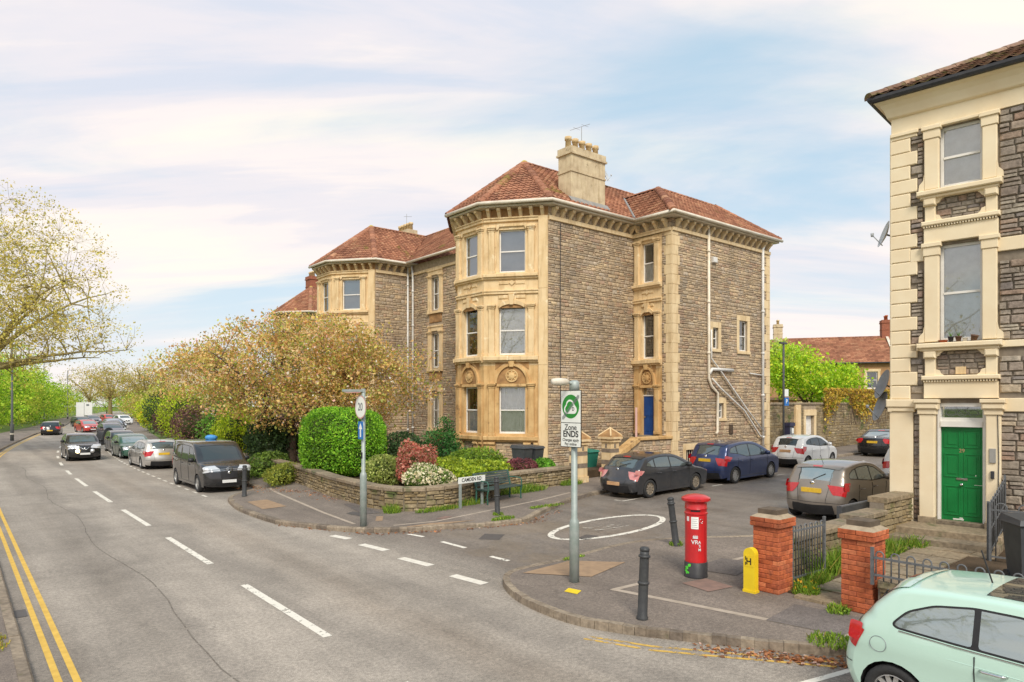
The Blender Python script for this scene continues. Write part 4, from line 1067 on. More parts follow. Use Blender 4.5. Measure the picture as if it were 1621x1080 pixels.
    downpipe(H, ww, [(2.55, 4.5), (2.75, 4.72), (4.4, 4.72)], .075, 'pipe_grey', .12)
    downpipe(H, ww, [(2.7, 4.3), (3.4, 3.85), (5.3, 2.85), (6.7, 1.6), (6.9, 1.55)], .04, 'pipe_grey', .16)
    downpipe(H, ww, [(7.35, 11.1), (7.05, 10.75), (7.05, .5)], .07, 'pipe_grey', .1)
    downpipe(H, ww, [(5.9, 4.62), (7.05, 4.55)], .03, 'pipe_grey', .1)
    MB().fbox(ww, 2.85, 3.15, 0, .16, 9.55, 9.8, .02).build('vent_hood', 'pipe_grey', H)
    MB().fbox(ww, 4.25, 4.5, 0, .1, 1.75, 2.2, .02).build('rusty_box', 'wood_dark', H)
    MB().lathe([(.09, 0), (.09, .45)], 8, tuple(ww(2.6, -1.0, ZE+.5))).build('flue', 'gutter_white', H)
    # pipe in the angle beside villa 2, and lightning cable on the flank
    rc = Fr((2.19, 14.0), (2.19, 6.1)); downpipe(H, rc, [(.12, 11.1), (.22, 10.6), (.22, .8)], .06, 'pipe_grey', .12)
    fl = Fr((0, 0), (5.2, 0)); MB().tube([fl(.62, .07, 3.2), fl(.6, .07, 7), fl(.62, .07, 10.5)], .014, 5).build('cable', 'gutter_black', H)
    # steps and parapet up to the blue door
    stp = []
    for i in range(8):
        MB().box(2.0+i*.34, 5.2, -1.85, -.02, .2, .45+i*.175).build('step', 'slab', H)
    pr = Fr((1.3, -2.1), (5.2, -2.1))
    pm = MB().prism(pr, [(0, -.1), (3.9, -.1), (3.9, 1.66), (1.7, 1.66), (.3, .95), (0, .95)], -.3, -.02).build('stair_parapet', 'mortar', H)
    place_pieces('stone', [m for m in rubble(pr, .05, 3.85, .15, .95, d=-.03, seed=71)+rubble(pr, 1.75, 3.85, .96, 1.64, d=-.03, seed=72)+rubble(pr, 1.1, 1.75, .96, 1.3, d=-.03, seed=73)], STONEU, pm, 'rubble', 'rubble_j', 60, 'rubble_masonry', 7)
    MB().fbox(pr, 1.6, 3.9, -.36, .08, 1.67, 1.80, .02).build('coping_stone', 'bath_stained', pm)
    MB().prism(pr, [(.2, .93), (.35, .93), (1.75, 1.64), (1.75, 1.78), (1.65, 1.78), (.2, 1.05)], -.36, .08).build('coping_stone', 'bath_stained', pm)
    MB().fbox(Fr((4.9, -.35), (5.15, -.6)), 0, .09, 0, .03, 1.7, 3.0).build('plank', 'pink_board', H)
villa_wing(H1)
chimney(H2, 4.6, 5.3, 4.2, 5.9, 12.2, 14.6, 5); chimney(H3, 2.1, 2.9, 5.0, 6.1, 11.5, 15.4, 4, 'dark_brick')
chimney(H3, 4.5, 5.2, 4.5, 5.7, 11.5, 14.6, 3, 'dark_brick')
downpipe(H2, Fr((0, 0), (5, 0)), [(2.05, 11.1), (2.05, .6)], .05, 'pipe_grey', .1)
MB().tube([(5, 5, 14.5), (5, 5, 15.8)], .012, 5).tube([(4.8, 5, 15.6), (5.4, 5, 15.7)], .01, 4).build('aerial', 'lead', H2)
# ================================================================== house on the right
def right_house():
    H = thing('cream_trimmed_house', 'rubble stone house with cream quoins and green front door at right', 'house', (8.74, 15.62, 0), R(46))
    F = Fr((0, 0), (0, -7.0)); S = Fr((9, 0), (0, 0)); st = []
    holes = [(.93, 1.72, 7.9, 9.24), (.93, 1.72, 4.54, 6.66), (.88, 1.77, .62, 3.2)]
    more = [(4.6, 5.6, 7.9, 9.24), (4.6, 5.6, 4.54, 6.66), (4.4, 5.8, 1.4, 3.2)]
    wall_panel(H, F, 0, 7, -.3, 10.0, holes+more, 'mortar_dark', .35); wall_panel(H, S, 0, 9, -.3, 10.0, (), 'cream', .35)
    block = [(.62, 2.0, .5, 9.4)]
    for m_ in more: block.append((m_[0]-.25, m_[1]+.25, m_[2]-.3, m_[3]+.3))
    # quoins
    z = 3.05; i = 0; qz = []
    MB().fbox(F, -.06, .42, 0, .06, .0, 3.0, .012).fbox(S, 8.7, 9.058, .0, .06, .0, 3.0, .012).build('corner_pilaster', 'cream', H)
    MB().fbox(F, -.10, .46, 0, .10, 3.0, 3.1, .02).fbox(F, -.12, .48, 0, .13, 3.1, 3.28, .02).fbox(S, 8.66, 9.098, 0, .1, 3.0, 3.1, .02).build('capital', 'cream', H)
    z = 3.28
    while z < 9.25:
        h = .31; w = .5 if i % 2 else .36
        if z+h > 9.3: h = 9.3-z
        MB().fbox(F, -.055, w, 0, .055, z+.004, z+h-.006, .018).fbox(S, 8.5+.1*(i % 2), 9.053, .0, .055, z+.004, z+h-.006, .018).build('quoin', 'cream', H)
        qz.append((-.1, w, z, z+h)); z += h; i += 1
    qz.append((-.1, .42, -.3, 3.28))
    bands = [(.0, 7, 6.36, 6.64), (0, 7, 4.36, 4.5), (0, 7, 3.02, 3.3)]
    st = rubble(F, .0, 7, .1, 9.3, block+qz+bands[:], hr=(.09, .21), wr=(.16, .5), depth=.05, gap=.014, seed=81)
    near = [-abs(m[0, 3]*0+0) for m in st]
    # the stones in view are those nearest the corner
    key = [-(((Vector(m[:3, 3].tolist())-F.o).dot(F.e))) for m in st]
    place_pieces('stone', st, STONEU, H, 'pennant', 'pennant_j', 300, 'rubble_masonry', 8, key)
    # string courses
    MB().fbox(F, .36, .63, 0, .055, 6.36, 6.64, .01).build('string_course', 'cream', H); MB().fbox(F, 1.98, 7, 0, .055, 6.36, 6.64, .01).build('string_course', 'cream', H)
    MB().fbox(F, 2.0, 7, 0, .055, 3.02, 3.3, .01).build('string_course', 'cream', H); MB().fbox(F, 2.02, 7, 0, .055, 4.36, 4.5, .01).build('string_course', 'cream', H)
    MB().fbox(F, .36, .62, 0, .055, 4.36, 4.5, .01).build('string_course', 'cream', H)
    # surrounds
    def scroll(a, sg, z):   # console foot of a pilaster
        return [(a, z+.35), (a+sg*.02, z+.22), (a+sg*.10, z+.13), (a+sg*.11, z), (a, z)]
    for z0, z1, top in ((7.9, 9.24, 9.33), (4.54, 6.66, 6.72)):
        for a0, a1, sg in ((.65, .93, -1), (1.72, 1.98, 1)):
            o = MB().fbox(F, a0, a1, 0, .12, z0, z1-.22, .015).prism(F, scroll(a0 if sg < 0 else a1, sg, z0), 0, .115).build('pilaster', 'cream', H)
            MB().fbox(F, a0-.02, a1+.02, 0, .14, z1-.22, z1-.03, .01).fbox(F, a0-.05, a1+.05, 0, .17, z1-.03, z1+.06, .01).build('capital', 'cream', o)
        MB().fbox(F, .52, 2.08, 0, .24, z0-.14, z0-.03, .02).fbox(F, .58, 2.02, 0, .17, z0-.20, z0-.14, .01).build('window_sill', 'cream', H)
    MB().fbox(F, .62, 2.02, 0, .10, 9.26, 9.33, .01).build('lintel', 'cream', H)
    for zc0, zc1 in ((6.72, 7.06), (3.30, 3.66)):      # friezes with dentil course
        MB().fbox(F, .64, 2.0, 0, .11, zc0, zc1, .01).fbox(F, .60, 2.04, 0, .18, zc1+.04, zc1+.14, .02).build('frieze', 'cream', H)
        mb = MB()
        for i in range(26): mb.fbox(F, .64+i*.0525, .67+i*.0525, 0, .15, zc1, zc1+.035)
        mb.build('dentil_course', 'cream', H)
    for zc0, zc1 in ((7.2, 7.7), (3.80, 4.34)):       # stone octagon panels between consoles
        for a0, a1 in ((.66, .86), (1.78, 1.98)):
            MB().fbox(F, a0, a1, 0, .10, zc0, zc1-.16, .01).fbox(F, a0-.02, a1+.02, 0, .18, zc1-.16, zc1, .03).build('console', 'cream', H)
        for sa, a in ((1, .86), (-1, 1.78)):
            MB().prism(F, [(a, zc0), (a+sa*.16, zc0), (a+sa*.10, zc0+.05), (a+sa*.07, zc0+.12), (a, zc0+.14)], 0, .09).prism(F, [(a, zc1), (a+sa*.16, zc1), (a+sa*.10, zc1-.05), (a+sa*.07, zc1-.10), (a, zc1-.13)], 0, .09).build('panel_corner', 'cream', H)
        st2 = rubble(F, .87, 1.77, zc0+.01, zc1-.01, hr=(.08, .15), wr=(.14, .35), seed=int(zc0*10)); place_pieces('stone', st2, STONEU, H, 'pennant', 'pennant_j', 60, 'rubble_masonry', 9)
    MB().fbox(F, 1.23, 1.42, 0, .06, 3.82, 3.98, .01).build('stone_block', 'bath', H)
    # doorway
    for a0, a1 in ((.56, .86), (1.79, 2.05)):
        o = MB().fbox(F, a0, a1, 0, .16, .62, 2.95, .015).build('pilaster', 'cream', H)
        MB().fbox(F, a0-.03, a1+.03, 0, .19, 2.95, 3.06, .01).fbox(F, a0-.07, a1+.07, 0, .24, 3.06, 3.20, .03).fbox(F, a0-.09, a1+.09, 0, .27, 3.20, 3.28, .01).build('capital', 'cream', o)
        MB().fbox(F, a0-.02, a1+.02, .0, .19, .55, .70, .01).build('pilaster_base', 'slab', o)
    st3 = rubble(F, .43, .55, .62, 3.0, hr=(.06, .1), wr=(.12, .13), seed=3); place_pieces('stone', st3, STONEU, H, 'pennant', 'pennant_j', 40, 'rubble_masonry', 2)
    MB().fbox(F, .88, .94, -.2, -.02, .64, 3.2).fbox(F, 1.71, 1.77, -.2, -.02, .64, 3.2).fbox(F, .94, 1.71, -.2, -.02, 3.12, 3.2).fbox(F, .94, 1.71, -.2, .0, 2.68, 2.80).fbox(F, .94, 1.71, -.18, -.04, 2.80, 2.88).build('door_frame', 'white_paint', H)
    fanl = MB().fbox(F, .94, 1.71, -.12, -.11, 2.88, 3.12).build('fanlight', 'pane', H)
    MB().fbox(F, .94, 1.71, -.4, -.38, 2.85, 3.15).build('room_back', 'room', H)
    tr = MB()
    for c in (1.12, 1.325, 1.53):
        tr.tube([F(c+.09*math.cos(a), -.105, 2.98+.07*math.sin(a)) for a in np.linspace(0, 2*math.pi, 13)], .006, 4)
    tr.tube([F(.94, -.105, 2.95), F(1.71, -.105, 2.95)], .005, 4); tr.tube([F(1.2, -.105, 3.12), F(1.325, -.105, 2.95), F(1.45, -.105, 3.12)], .006, 4)
    tr.build('leaded_pattern', 'iron_grey', fanl)
    dr = MB().fbox(F, .94, 1.71, -.14, -.09, .64, 2.68).build('door', 'green_door', H)
    for a0, a1, z0, z1 in ((.99, 1.29, 2.22, 2.62), (1.36, 1.66, 2.22, 2.62), (.99, 1.29, 1.58, 2.1), (1.36, 1.66, 1.58, 2.1), (.99, 1.29, .75, 1.4), (1.36, 1.66, .75, 1.4)):
        fr = MB(); w = .03
        for q in ((a0, a1, z0, z0+w), (a0, a1, z1-w, z1), (a0, a0+w, z0+w, z1-w), (a1-w, a1, z0+w, z1-w)): fr.fbox(F, q[0], q[1], -.09, -.076, q[2], q[3], .005)
        fr.fbox(F, a0+.07, a1-.07, -.09, -.080, z0+.07, z1-.07, .006).build('door_panel', 'green_door', dr)
    MB().fbox(F, 1.22, 1.43, -.09, -.07, 1.52, 1.57, .008).build('letter_plate', 'chrome', dr)
    MB().lathe([(.03, 0), (.035, .03), (.02, .05)], 10, (0, 0, 0)).build('door_knob', 'chrome', dr, True).matrix_basis = Matrix.Translation(F(1.325, -.08, 1.43)) @ Matrix.Rotation(R(-90), 4, 'Y')
    text('door_number', '29', .11, 'brass', dr, F(1.325, -.085, 2.16), (R(90), 0, R(-90)), 1.0, .002)
    for q in ((1.16, 1.36, .655, .685), (1.28, 1.34, .69, .71), (1.55, 1.70, 1.43, 1.437)):
        MB().fbox(F, q[0], q[1], -.09, -.0885, q[2], q[3]).build('paint_chip', 'white_paint', dr)
    for q in ((1.57, 1.585, 1.62, 1.86),):
        MB().fbox(F, q[0], q[1], -.09, -.0885, q[2], q[3]).build('paint_chip', 'white_paint', dr)
    MB().fbox(F, .86, 1.8, -.2, .1, .55, .64, .01).build('threshold', 'slab', H)
    MB().fbox(F, 1.86, 1.97, .16, .19, 1.95, 2.25, .005).build('entry_panel', 'lead', H)
    MB().fbox(F, 1.885, 1.945, .16, .21, 1.62, 1.78, .01).build('key_safe', 'black_plastic', H)
    MB().tube([F(2.0, .17, 2.95), F(2.02, .17, 2.0), F(2.0, .17, .7)], .007, 5).build('cable', 'gutter_black', H)
    sash(H, F, *holes[0], d=-.07, style='sheer', fr=.06); sash(H, F, *holes[1], d=-.07, style='sheer', fr=.06)
    for m_ in more: sash(H, F, *m_, d=-.12, style='sheer', fr=.06); MB().fbox(F, m_[0]-.25, m_[1]+.25, 0, .14, m_[2]-.2, m_[2]-.02, .02).build('window_sill', 'cream', H)
    # cornice: frieze, cove, black gutter
    MB().fbox(F, -.03, 7, 0, .03, 9.33, 9.68, .005).fbox(S, 0, 9.028, 0, .03, 9.33, 9.68, .005).build('frieze', 'cream', H)
    MB().fbox(F, -.04, .52, .0, .09, 9.25, 9.33, .01).build('moulding', 'cream', H)
    prof = [(.03, 9.68), (.08, 9.70), (.10, 9.72), (.12, 9.78), (.16, 9.90), (.23, 10.0), (.32, 10.05), (.32, 10.12), (-.2, 10.12), (-.2, 9.68)]
    mb = MB(); vs = []
    for (px_, sgn) in (('end', 0), ('cor', 1), ('side', 2)):
        for d, z in prof:
            if sgn == 0: p = F(7, d, z)
            elif sgn == 1: p = Vector((-d, d, z))
            else: p = S(0, d, z)
            vs.append(p)
    k = len(prof); mb.add(vs, [(j*k+i, j*k+(i+1) % k, (j+1)*k+(i+1) % k, (j+1)*k+i) for j in range(2) for i in range(k)]).build('cornice', 'cream', H)
    g = .66
    gt = MB(); vs = []; gp_ = [(.32, 10.08), (.34, 10.05), (.40, 10.06), (.43, 10.11), (.43, 10.17), (.32, 10.17)]
    for sgn in range(3):
        for d, z in gp_: vs.append(F(7, d, z) if sgn == 0 else (Vector((-d, d, z)) if sgn == 1 else S(0, d, z)))
    k = len(gp_); gt.add(vs, [(j*k+i, j*k+(i+1) % k, (j+1)*k+(i+1) % k, (j+1)*k+i) for j in range(2) for i in range(k)]).build('gutter', 'gutter_black', H)
    # roof: hip at the corner, pitch about 33 degrees
    ro = 4.3; e = .41; zt = 10.17; zr = zt+(ro+e)*.5
    tl = roof_plane(H, [(-e, e, zt), (-e, -7.2, zt), (ro, -7.2, zr), (ro, -ro, zr)], cover=.27, gauge=.30)
    t2 = roof_plane(H, [(9, e, zt), (-e, e, zt), (ro, -ro, zr), (9, -ro, zr)], cover=.27, gauge=.30)
    key = [100-abs(m[0, 3])*3-abs(m[1, 3]) for m in tl]+[-i*1.0 for i in range(len(t2))]
    place_pieces('roof_tile', tl+t2, TILEU, H, 'oldtile', 'oldtile', 300, 'roof_covering', 4, key)
    ridge(H, (-e, e, zt+.02), (ro, -ro, zr), .15, 'oldtile')
    # steps and side railing
    for j, (d1, z) in enumerate(((1.0, .56), (1.42, .42), (1.84, .28))):
        MB().fbox(F, .02+.002*j, 2.2, .13, d1, 0, z, .015).build('step', 'slab', H)
    return H
RH = right_house()
# things on the sill and dishes
def rh_pt(a, d, z):
    c, s = math.cos(R(46)), math.sin(R(46)); x, y = -d, -a
    return (8.74+x*c-y*s, 15.62+x*s+y*c, z)
def rh_thing(name, label, cat, a, d, z, group=None): return thing(name, label, cat, rh_pt(a, d, z), R(46), group)
SF = Fr((1, 0), (0, 0))
for q, (a_s, z, r, mm, lab, yaw) in enumerate(((.55, 7.2, .3, 'dish_pale', 'pale satellite dish high on the side of the right-hand house', .5), (.45, 3.62, .34, 'dish_grey', 'upper of two dark satellite dishes beside the ground floor corner', .6), (.3, 3.1, .34, 'dish_grey', 'lower of two dark satellite dishes beside the ground floor corner', .6))):
    T = rh_thing('satellite_dish', lab, 'satellite dish', 0, 0, z, 'satellite dishes on the right-hand house')
    dish(T, SF, 1-a_s, .28, 0, r, mm, yaw, 'dish')
    MB().tube([SF(1-a_s, .27, 0), SF(1-a_s, .06, -.1)], .02, 6).build('bracket', 'iron', T)
for q, (a, r, h, mm, lab, leaf) in enumerate(((1.02, .09, .05, 'brick', 'flat terracotta saucer on the first floor window sill', 0), (1.16, .055, .12, 'pot_dark', 'black flower pot with green sprouts on the window sill', 1), (1.30, .06, .12, 'pot_brown', 'brown flower pot standing upright on the window sill', 1), (1.42, .05, .09, 'white_paint', 'small white round pot on the window sill', 0), (1.57, .07, .13, 'pot_brown', 'brown flower pot tilted at the right end of the sill', 0))):
    T = rh_thing('flower_pot', lab, 'flower pot', a, .12, 4.515, 'pots on the first floor sill')
    o = MB().lathe([(r*.7, 0), (r, h*.85), (r*1.1, h*.86), (r*1.1, h), (r*.85, h), (r*.8, h*.7), (0.001, h*.7)], 12).build('pot', mm, T, True)
    if q == 4: o.rotation_euler = (0, .0, 0); T.rotation_euler = (R(14), R(-10), R(46))
    if leaf:
        mb = MB(); rg = random.Random(q)
        for i in range(14):
            an = rg.uniform(0, 6.28); l = rg.uniform(.08, .2); p = Vector((0, 0, h*.8)); t = p+Vector((math.cos(an)*l*.5, math.sin(an)*l*.5, l)); w = Vector((-math.sin(an), math.cos(an), 0))*.008
            mb.add([p-w, p+w, t], [(0, 1, 2)])
        mb.build('sprouts', 'leaf_plain', T)
# ================================================================== walls, pillars, railings
def st_frame(p, q): return Fr(p, q)
def wall_thing(name, label, cat, path, h, m_st='wallstone', cope='slab', th=.28, nst=300, zoff=PV, seed=1, hr=(.08, .17), wr=(.15, .42), copeh=.1, both=False):
    """low stone wall along street points (outer face to the right of travel), coping stones on top"""
    T = thing(name, label, cat, (AX, AY, 0), R(ROT)); pcs = []
    P = path
    for i, (p, q) in enumerate(zip(P, P[1:])):
        F = Fr(p, q); hh = h[i] if isinstance(h, list) else h
        z = min(Gst(*p), Gst(*q)); za = Gst(*p); zb = Gst(*q)
        top = (za+zb)/2+zoff+hh
        MB().fbox(F, -.02, F.len+.02, -th, 0, z-.1, top-.02).build('wall_core', 'mortar_dark', T)
        pcs += rubble(F, 0, F.len, z+zoff-.02, top, hr=hr, wr=wr, depth=.05, seed=seed+i)
        n = max(1, round(F.len/.75))
        for k in range(n):
            a0, a1 = F.len*k/n, F.len*(k+1)/n
            MB().fbox(F, a0-.003, a1-.008, -th-.05, .085, top-.015, top+copeh, .02).build('coping_stone', cope, T)
    place_pieces('stone', pcs, STONEU, T, m_st, m_st+'_j', nst, 'rubble_masonry', seed)
    return T
WP = [(-7.55, 26), (-7.7, 20), (-7.9, 14), (-7.9, 9), (-8.3, 4.5), (-8.8, 1.1), (-8.98, -1.95), (-8.88, -2.75), (-8.6, -3.35), (-8.1, -3.72), (-7.55, -3.8), (-6.9, -3.72), (-6.4, -3.5), (-4.55, -2.85), (-1.1, -2.42)]
wall_thing('garden_wall', 'low mossy stone garden wall curving round the corner behind the bench', 'wall', WP, .56, seed=101)
wall_thing('side_garden_wall', 'low stone wall with stepped coping beside the right-hand garden', 'wall', [(-7.75, -14.05), (-4.6, -14.05), (-3.3, -14.05), (-1.9, -14.05)][::1], [.58, .62, .84], 'wallstone', seed=131, nst=150)
wall_thing('front_garden_wall', 'low stone wall under the hooped railing behind the mint car', 'wall', [(-8.3, -16.0), (-8.3, -27)], .45, seed=141, nst=120)
# tall wall beyond the villa with a white gate
def tall_wall():
    T = thing('boundary_wall', 'tall stone boundary wall with white garden gate beyond the corner villa', 'wall', (AX, AY, 0), R(ROT))
    F = Fr((13.0, -2.1), (40, -2.1)); o0 = (3.64, 4.5)
    wall_panel(T, F, 0, 27, -.2, 3.1, [(3.62, 4.55, -.2, 2.52)], 'mortar', .35)
    st = rubble(F, 0, 27, .3, 3.08, [(2.45, 3.0, 0, 3.2), (3.42, 4.75, 0, 3.0)], hr=(.1, .2), wr=(.2, .6), seed=151)
    place_pieces('stone', st, STONEU, T, 'wallstone', 'wallstone_j', 300, 'rubble_masonry', 5, key=[-m[0, 3] for m in st])
    for k in range(27): MB().fbox(F, k*1.0, k+.99, -.42, .08, 3.1, 3.22, .02).build('coping_stone', 'slab', T)
    MB().fbox(F, 2.47, 2.98, 0, .12, .2, 3.09, .02).build('pier', 'bath', T)
    MB().fbox(F, 3.42, 3.62, 0, .05, .3, 2.52, .01).fbox(F, 4.55, 4.75, 0, .05, .3, 2.52, .01).fbox(F, 3.42, 4.75, 0, .06, 2.52, 2.84, .01).build('gate_surround', 'bath2', T)
    g = MB().fbox(F, 3.64, 4.53, -.2, -.15, .4, 2.5).build('garden_gate', 'white_paint', T)
    for i in range(6): MB().fbox(F, 3.66+i*.145, 3.79+i*.145, -.15, -.135, .45, 2.1, .005).build('gate_board', 'white_paint', g)
    MB().fbox(F, 4.35, 4.47, -.14, -.1, 1.35, 1.5, .01).build('gate_latch', 'iron', g)
    MB().fbox(F, 3.95, 4.2, -.14, -.12, 1.15, 1.2).build('letter_plate', 'iron', g)
tall_wall()
# brick gate pillars: every brick a piece
def brick_pillar(label, s, t):
    T = sthing('brick_pillar', label, 'gate pillar', s, t, PV, 0, 'red brick gate pillars')
    nm = 'brick_unit'; me = bpy.data.meshes.get(nm)
    if not me:
        c = .006; mb = MB(); F = Fr((0, 0), (1, 0))
        L_, D, h = .214, .102, .067
        x, y, z = L_/2, D/2, h/2
        for v in [0]:
            a = [(-x+c, -y, -z+c), (x-c, -y, -z+c), (x-c, -y, z-c), (-x+c, -y, z-c)]; 
        vs = []; 
        for sx in (-1, 1):
            for sy in (-1, 1):
                for sz in (-1, 1): vs.append((sx*x, sy*y, sz*z))
        mb.add(vs, [(0, 1, 3, 2), (4, 6, 7, 5), (0, 4, 5, 1), (2, 3, 7, 6), (0, 2, 6, 4), (1, 5, 7, 3)])
        me = bpy.data.meshes.new(nm); me.from_pydata(mb.v, [], mb.f)
        bm = bmesh.new(); bm.from_mesh(me); bmesh.ops.bevel(bm, geom=bm.edges[:]+bm.verts[:], offset=.006, segments=1, affect='EDGES'); bm.to_mesh(me); bm.free(); me.materials.append(M['brick'])
    rg = random.Random(int(t*10))
    def course(z, half, flip):
        w = 2*half; D = .102; long_ = [(-w/4, w/2-.008), (w/4, w/2-.008)]; mid_ = [(0, w-2*D-.012)]
        for side in range(4):
            for a, ln in (long_ if (side % 2) == flip else mid_):
                p = Matrix.Rotation(side*math.pi/2, 4, 'Z')@Vector((a, -half+D/2, z))
                o = bpy.data.objects.new('brick', me); C.objects.link(o); o.parent = T; o.location = (p.x, p.y, z+rg.uniform(-.001, .001))
                o.rotation_euler = (0, 0, side*math.pi/2+rg.uniform(-.005, .005)); o.scale = (ln/.214, 1, 1)
    MB().box(-.215, .215, -.215, .215, -.05, 1.12).build('mortar_core', 'mortar_brick', T)
    for i in range(14): course(.0375+.075*i, .225, i % 2)
    MB().box(-.245, .245, -.245, .245, 1.05, 1.2).build('mortar_core', 'mortar_brick', T)
    for i in range(2): course(1.09+.075*i, .262, i % 2)
    MB().lathe([(.36, 1.20), (.20, 1.27)], 4, (0, 0, 0)).build('mortar_flaunching', 'mortar', T).rotation_euler = (0, 0, R(45))
    MB().box(-.17, .17, -.17, .17, 1.24, 1.33).build('cap_stone', 'slab_dark', T)
    return T
mat('mortar_brick', rgb('#a9654c'), rgb('#96553f'), 10, .9); mat('slab_dark', rgb('#6f6152'), rgb('#574c40'), 6, .9, bmp=.4)
brick_pillar('red brick gate pillar beside the yellow hydrant marker', -8.12, -14.27)
brick_pillar('red brick gate pillar nearest the mint green car', -8.08, -15.68)
def hoop_railing(name, label, cat, p, q, n, h, z0=PV, m='iron_grey', post=True, mid=False, base=0, r=.011, group=None, slope=0, hoop=True):
    T = thing(name, label, cat, (AX, AY, 0), R(ROT), group); F = Fr(p, q); L_ = F.len
    zf = lambda a: Gst(*(Vector(p)*(1-a/L_)+Vector(q)*(a/L_)))+z0+slope*a
    if post:
        for a in (0, L_): MB().fbox(F, a-.02, a+.02, -.02, .02, zf(a)-.05, zf(a)+h+.06).build('post', m, T)
    for hh in ([.08, h-.10] if not mid else [.08, mid, h-.10]):
        MB().hexa([F(0, -.012, zf(0)+hh), F(L_, -.012, zf(L_)+hh), F(L_, .012, zf(L_)+hh), F(0, .012, zf(0)+hh), F(0, -.012, zf(0)+hh+.03), F(L_, -.012, zf(L_)+hh+.03), F(L_, .012, zf(L_)+hh+.03), F(0, .012, zf(0)+hh+.03)]).build('rail', m, T)
    d = L_/n
    for i in range(n):
        a = d*(i+.25); b = d*(i+.75); za, zb = zf(a), zf(b)
        if hoop:
            pts = [F(a, 0, za+.02), F(a, 0, za+h-.04)]+[F((a+b)/2-(b-a)/2*math.cos(x), 0, za+h-.04+(b-a)/2*math.sin(x)) for x in np.linspace(.4, math.pi-.4, 5)]+[F(b, 0, zb+h-.04), F(b, 0, zb+.02)]
            MB().tube(pts, r, 6).build('hoop_bar', m, T, True)
        else: MB().tube([F(a, 0, za+.02), F(a, 0, za+h)], r, 6).build('bar', m, T, True)
    return T
def gate():
    T = hoop_railing('iron_gate', 'grey iron hoop-topped garden gate standing open by the brick pillar', 'gate', (-7.80, -14.42), (-6.85, -14.50), 6, .95, PV+.06, 'iron_grey')
    MB().lathe([(.05, -.03), (.05, .03)], 8, (-7.84, -14.42, Gst(-7.8, -14.4)+1.0)).build('hinge', 'iron', T)
gate()
def stp(a, d):       # right-house facade coords to street coords
    x, y, _ = rh_pt(a, d, 0); dx, dy = x-AX, y-AY; return (dx*CO+dy*SI, -dx*SI+dy*CO)
hoop_railing('stair_railing', 'dark iron hoop-topped railing along the steps of the green door', 'railing', stp(2.12, 1.95), stp(2.12, .15), 9, 1.05, .12, 'iron_grey', mid=.5, slope=.18)
hoop_railing('yard_railing', 'iron railing with wide hoops in the yard right of the steps', 'railing', stp(2.16, 2.0), stp(5.6, 2.0), 10, 1.05, .12, 'iron_grey')
hoop_railing('wall_railing', 'low hooped iron railing on the wall behind the mint car', 'railing', (-8.42, -15.95), (-8.42, -24), 40, .42, PV+.54, 'iron_grey')
# stone gate piers of the corner villa
def gate_pier(label, s, t):
    T = sthing('stone_gate_pier', label, 'gate pillar', s, t, PV-.02, 0, 'carved stone gate piers of the corner villa')
    MB().box(-.27, .27, -.27, .27, -.05, .25).build('pier_base', 'bath', T)
    for z0, z1, mm in ((.25, .55, 'bath'), (.55, .72, 'pierstone'), (.72, 1.0, 'bath'), (1.0, 1.15, 'pierstone'), (1.15, 1.40, 'bath')):
        MB().box(-.235, .235, -.235, .235, z0+.002, z1-.002).build('pier_block', mm, T)
    for sx, sy in ((0, -1), (-1, 0)):
        F = Fr((-.235, -.235), (.235, -.235)) if sy else Fr((-.235, .235), (-.235, -.235))
        MB().fbox(F, .19, .28, 0, .012, 1.18, 1.34, .004).build('slot_panel', 'mortar_dark', T)
    MB().box(-.29, .29, -.29, .29, 1.40, 1.46).box(-.26, .26, -.26, .26, 1.46, 1.52).box(-.34, .34, -.34, .34, 1.52, 1.60).build('pier_cap', 'bath', T)
    cp = MB().lathe([(.47, 1.60), (.42, 1.68), (.02, 1.92)], 4).build('pyramid_cap', 'bath_carved', T); cp.rotation_euler = (0, 0, R(45))
    for k in range(4):
        an = R(45+90*k); MB().tube([(.45*math.cos(an), .45*math.sin(an), 1.64), (0, 0, 1.93)], .035, 5).build('cap_rib', 'bath', T)
mat('pierstone', rgb('#8d7f70'), rgb('#786a5c'), 6, .9, bmp=.4)
gate_pier('carved stone gate pier on the left, half behind the zone sign', -.72, -2.42)
gate_pier('carved stone gate pier on the right beside the stair parapet', 1.0, -2.42)

# ================================================================== street furniture
def bollard(label, s, t, lean=(0, 0), h=1.02):
    T = sthing('bollard', label, 'bollard', s, t, PV, 0, 'black pavement bollards'); T.rotation_euler = (R(lean[0]), R(lean[1]), 0)
    MB().lathe([(.085, -.03), (.085, .03), (.072, .05), (.070, .50), (.066, h-.1), (.066, h-.05)], 16).build('shaft', 'bollard_black', T, True)
    for z in (.52, h-.12): MB().lathe([(.07, z-.02), (.086, z-.012), (.086, z+.012), (.07, z+.02)], 16, cap=False).build('ring', 'bollard_black', T, True)
    MB().lathe([(.058, h-.05), (.07, h-.04), (.072, h-.015), (.05, h+.01), (.001, h+.015)], 16).build('cap', 'bollard_black', T, True)
bollard('black bollard nearest the camera on the build-out corner', -10.86, -13.82, (0, 2))
bollard('leaning black bollard behind the red post box', -6.63, -11.23, (0, -7))
bollard('black bollard in front of the green bench', -7.05, -5.66, (0, -2))
bollard('black bollard by the parked black van', -11.0, 2.83, (1, 1))
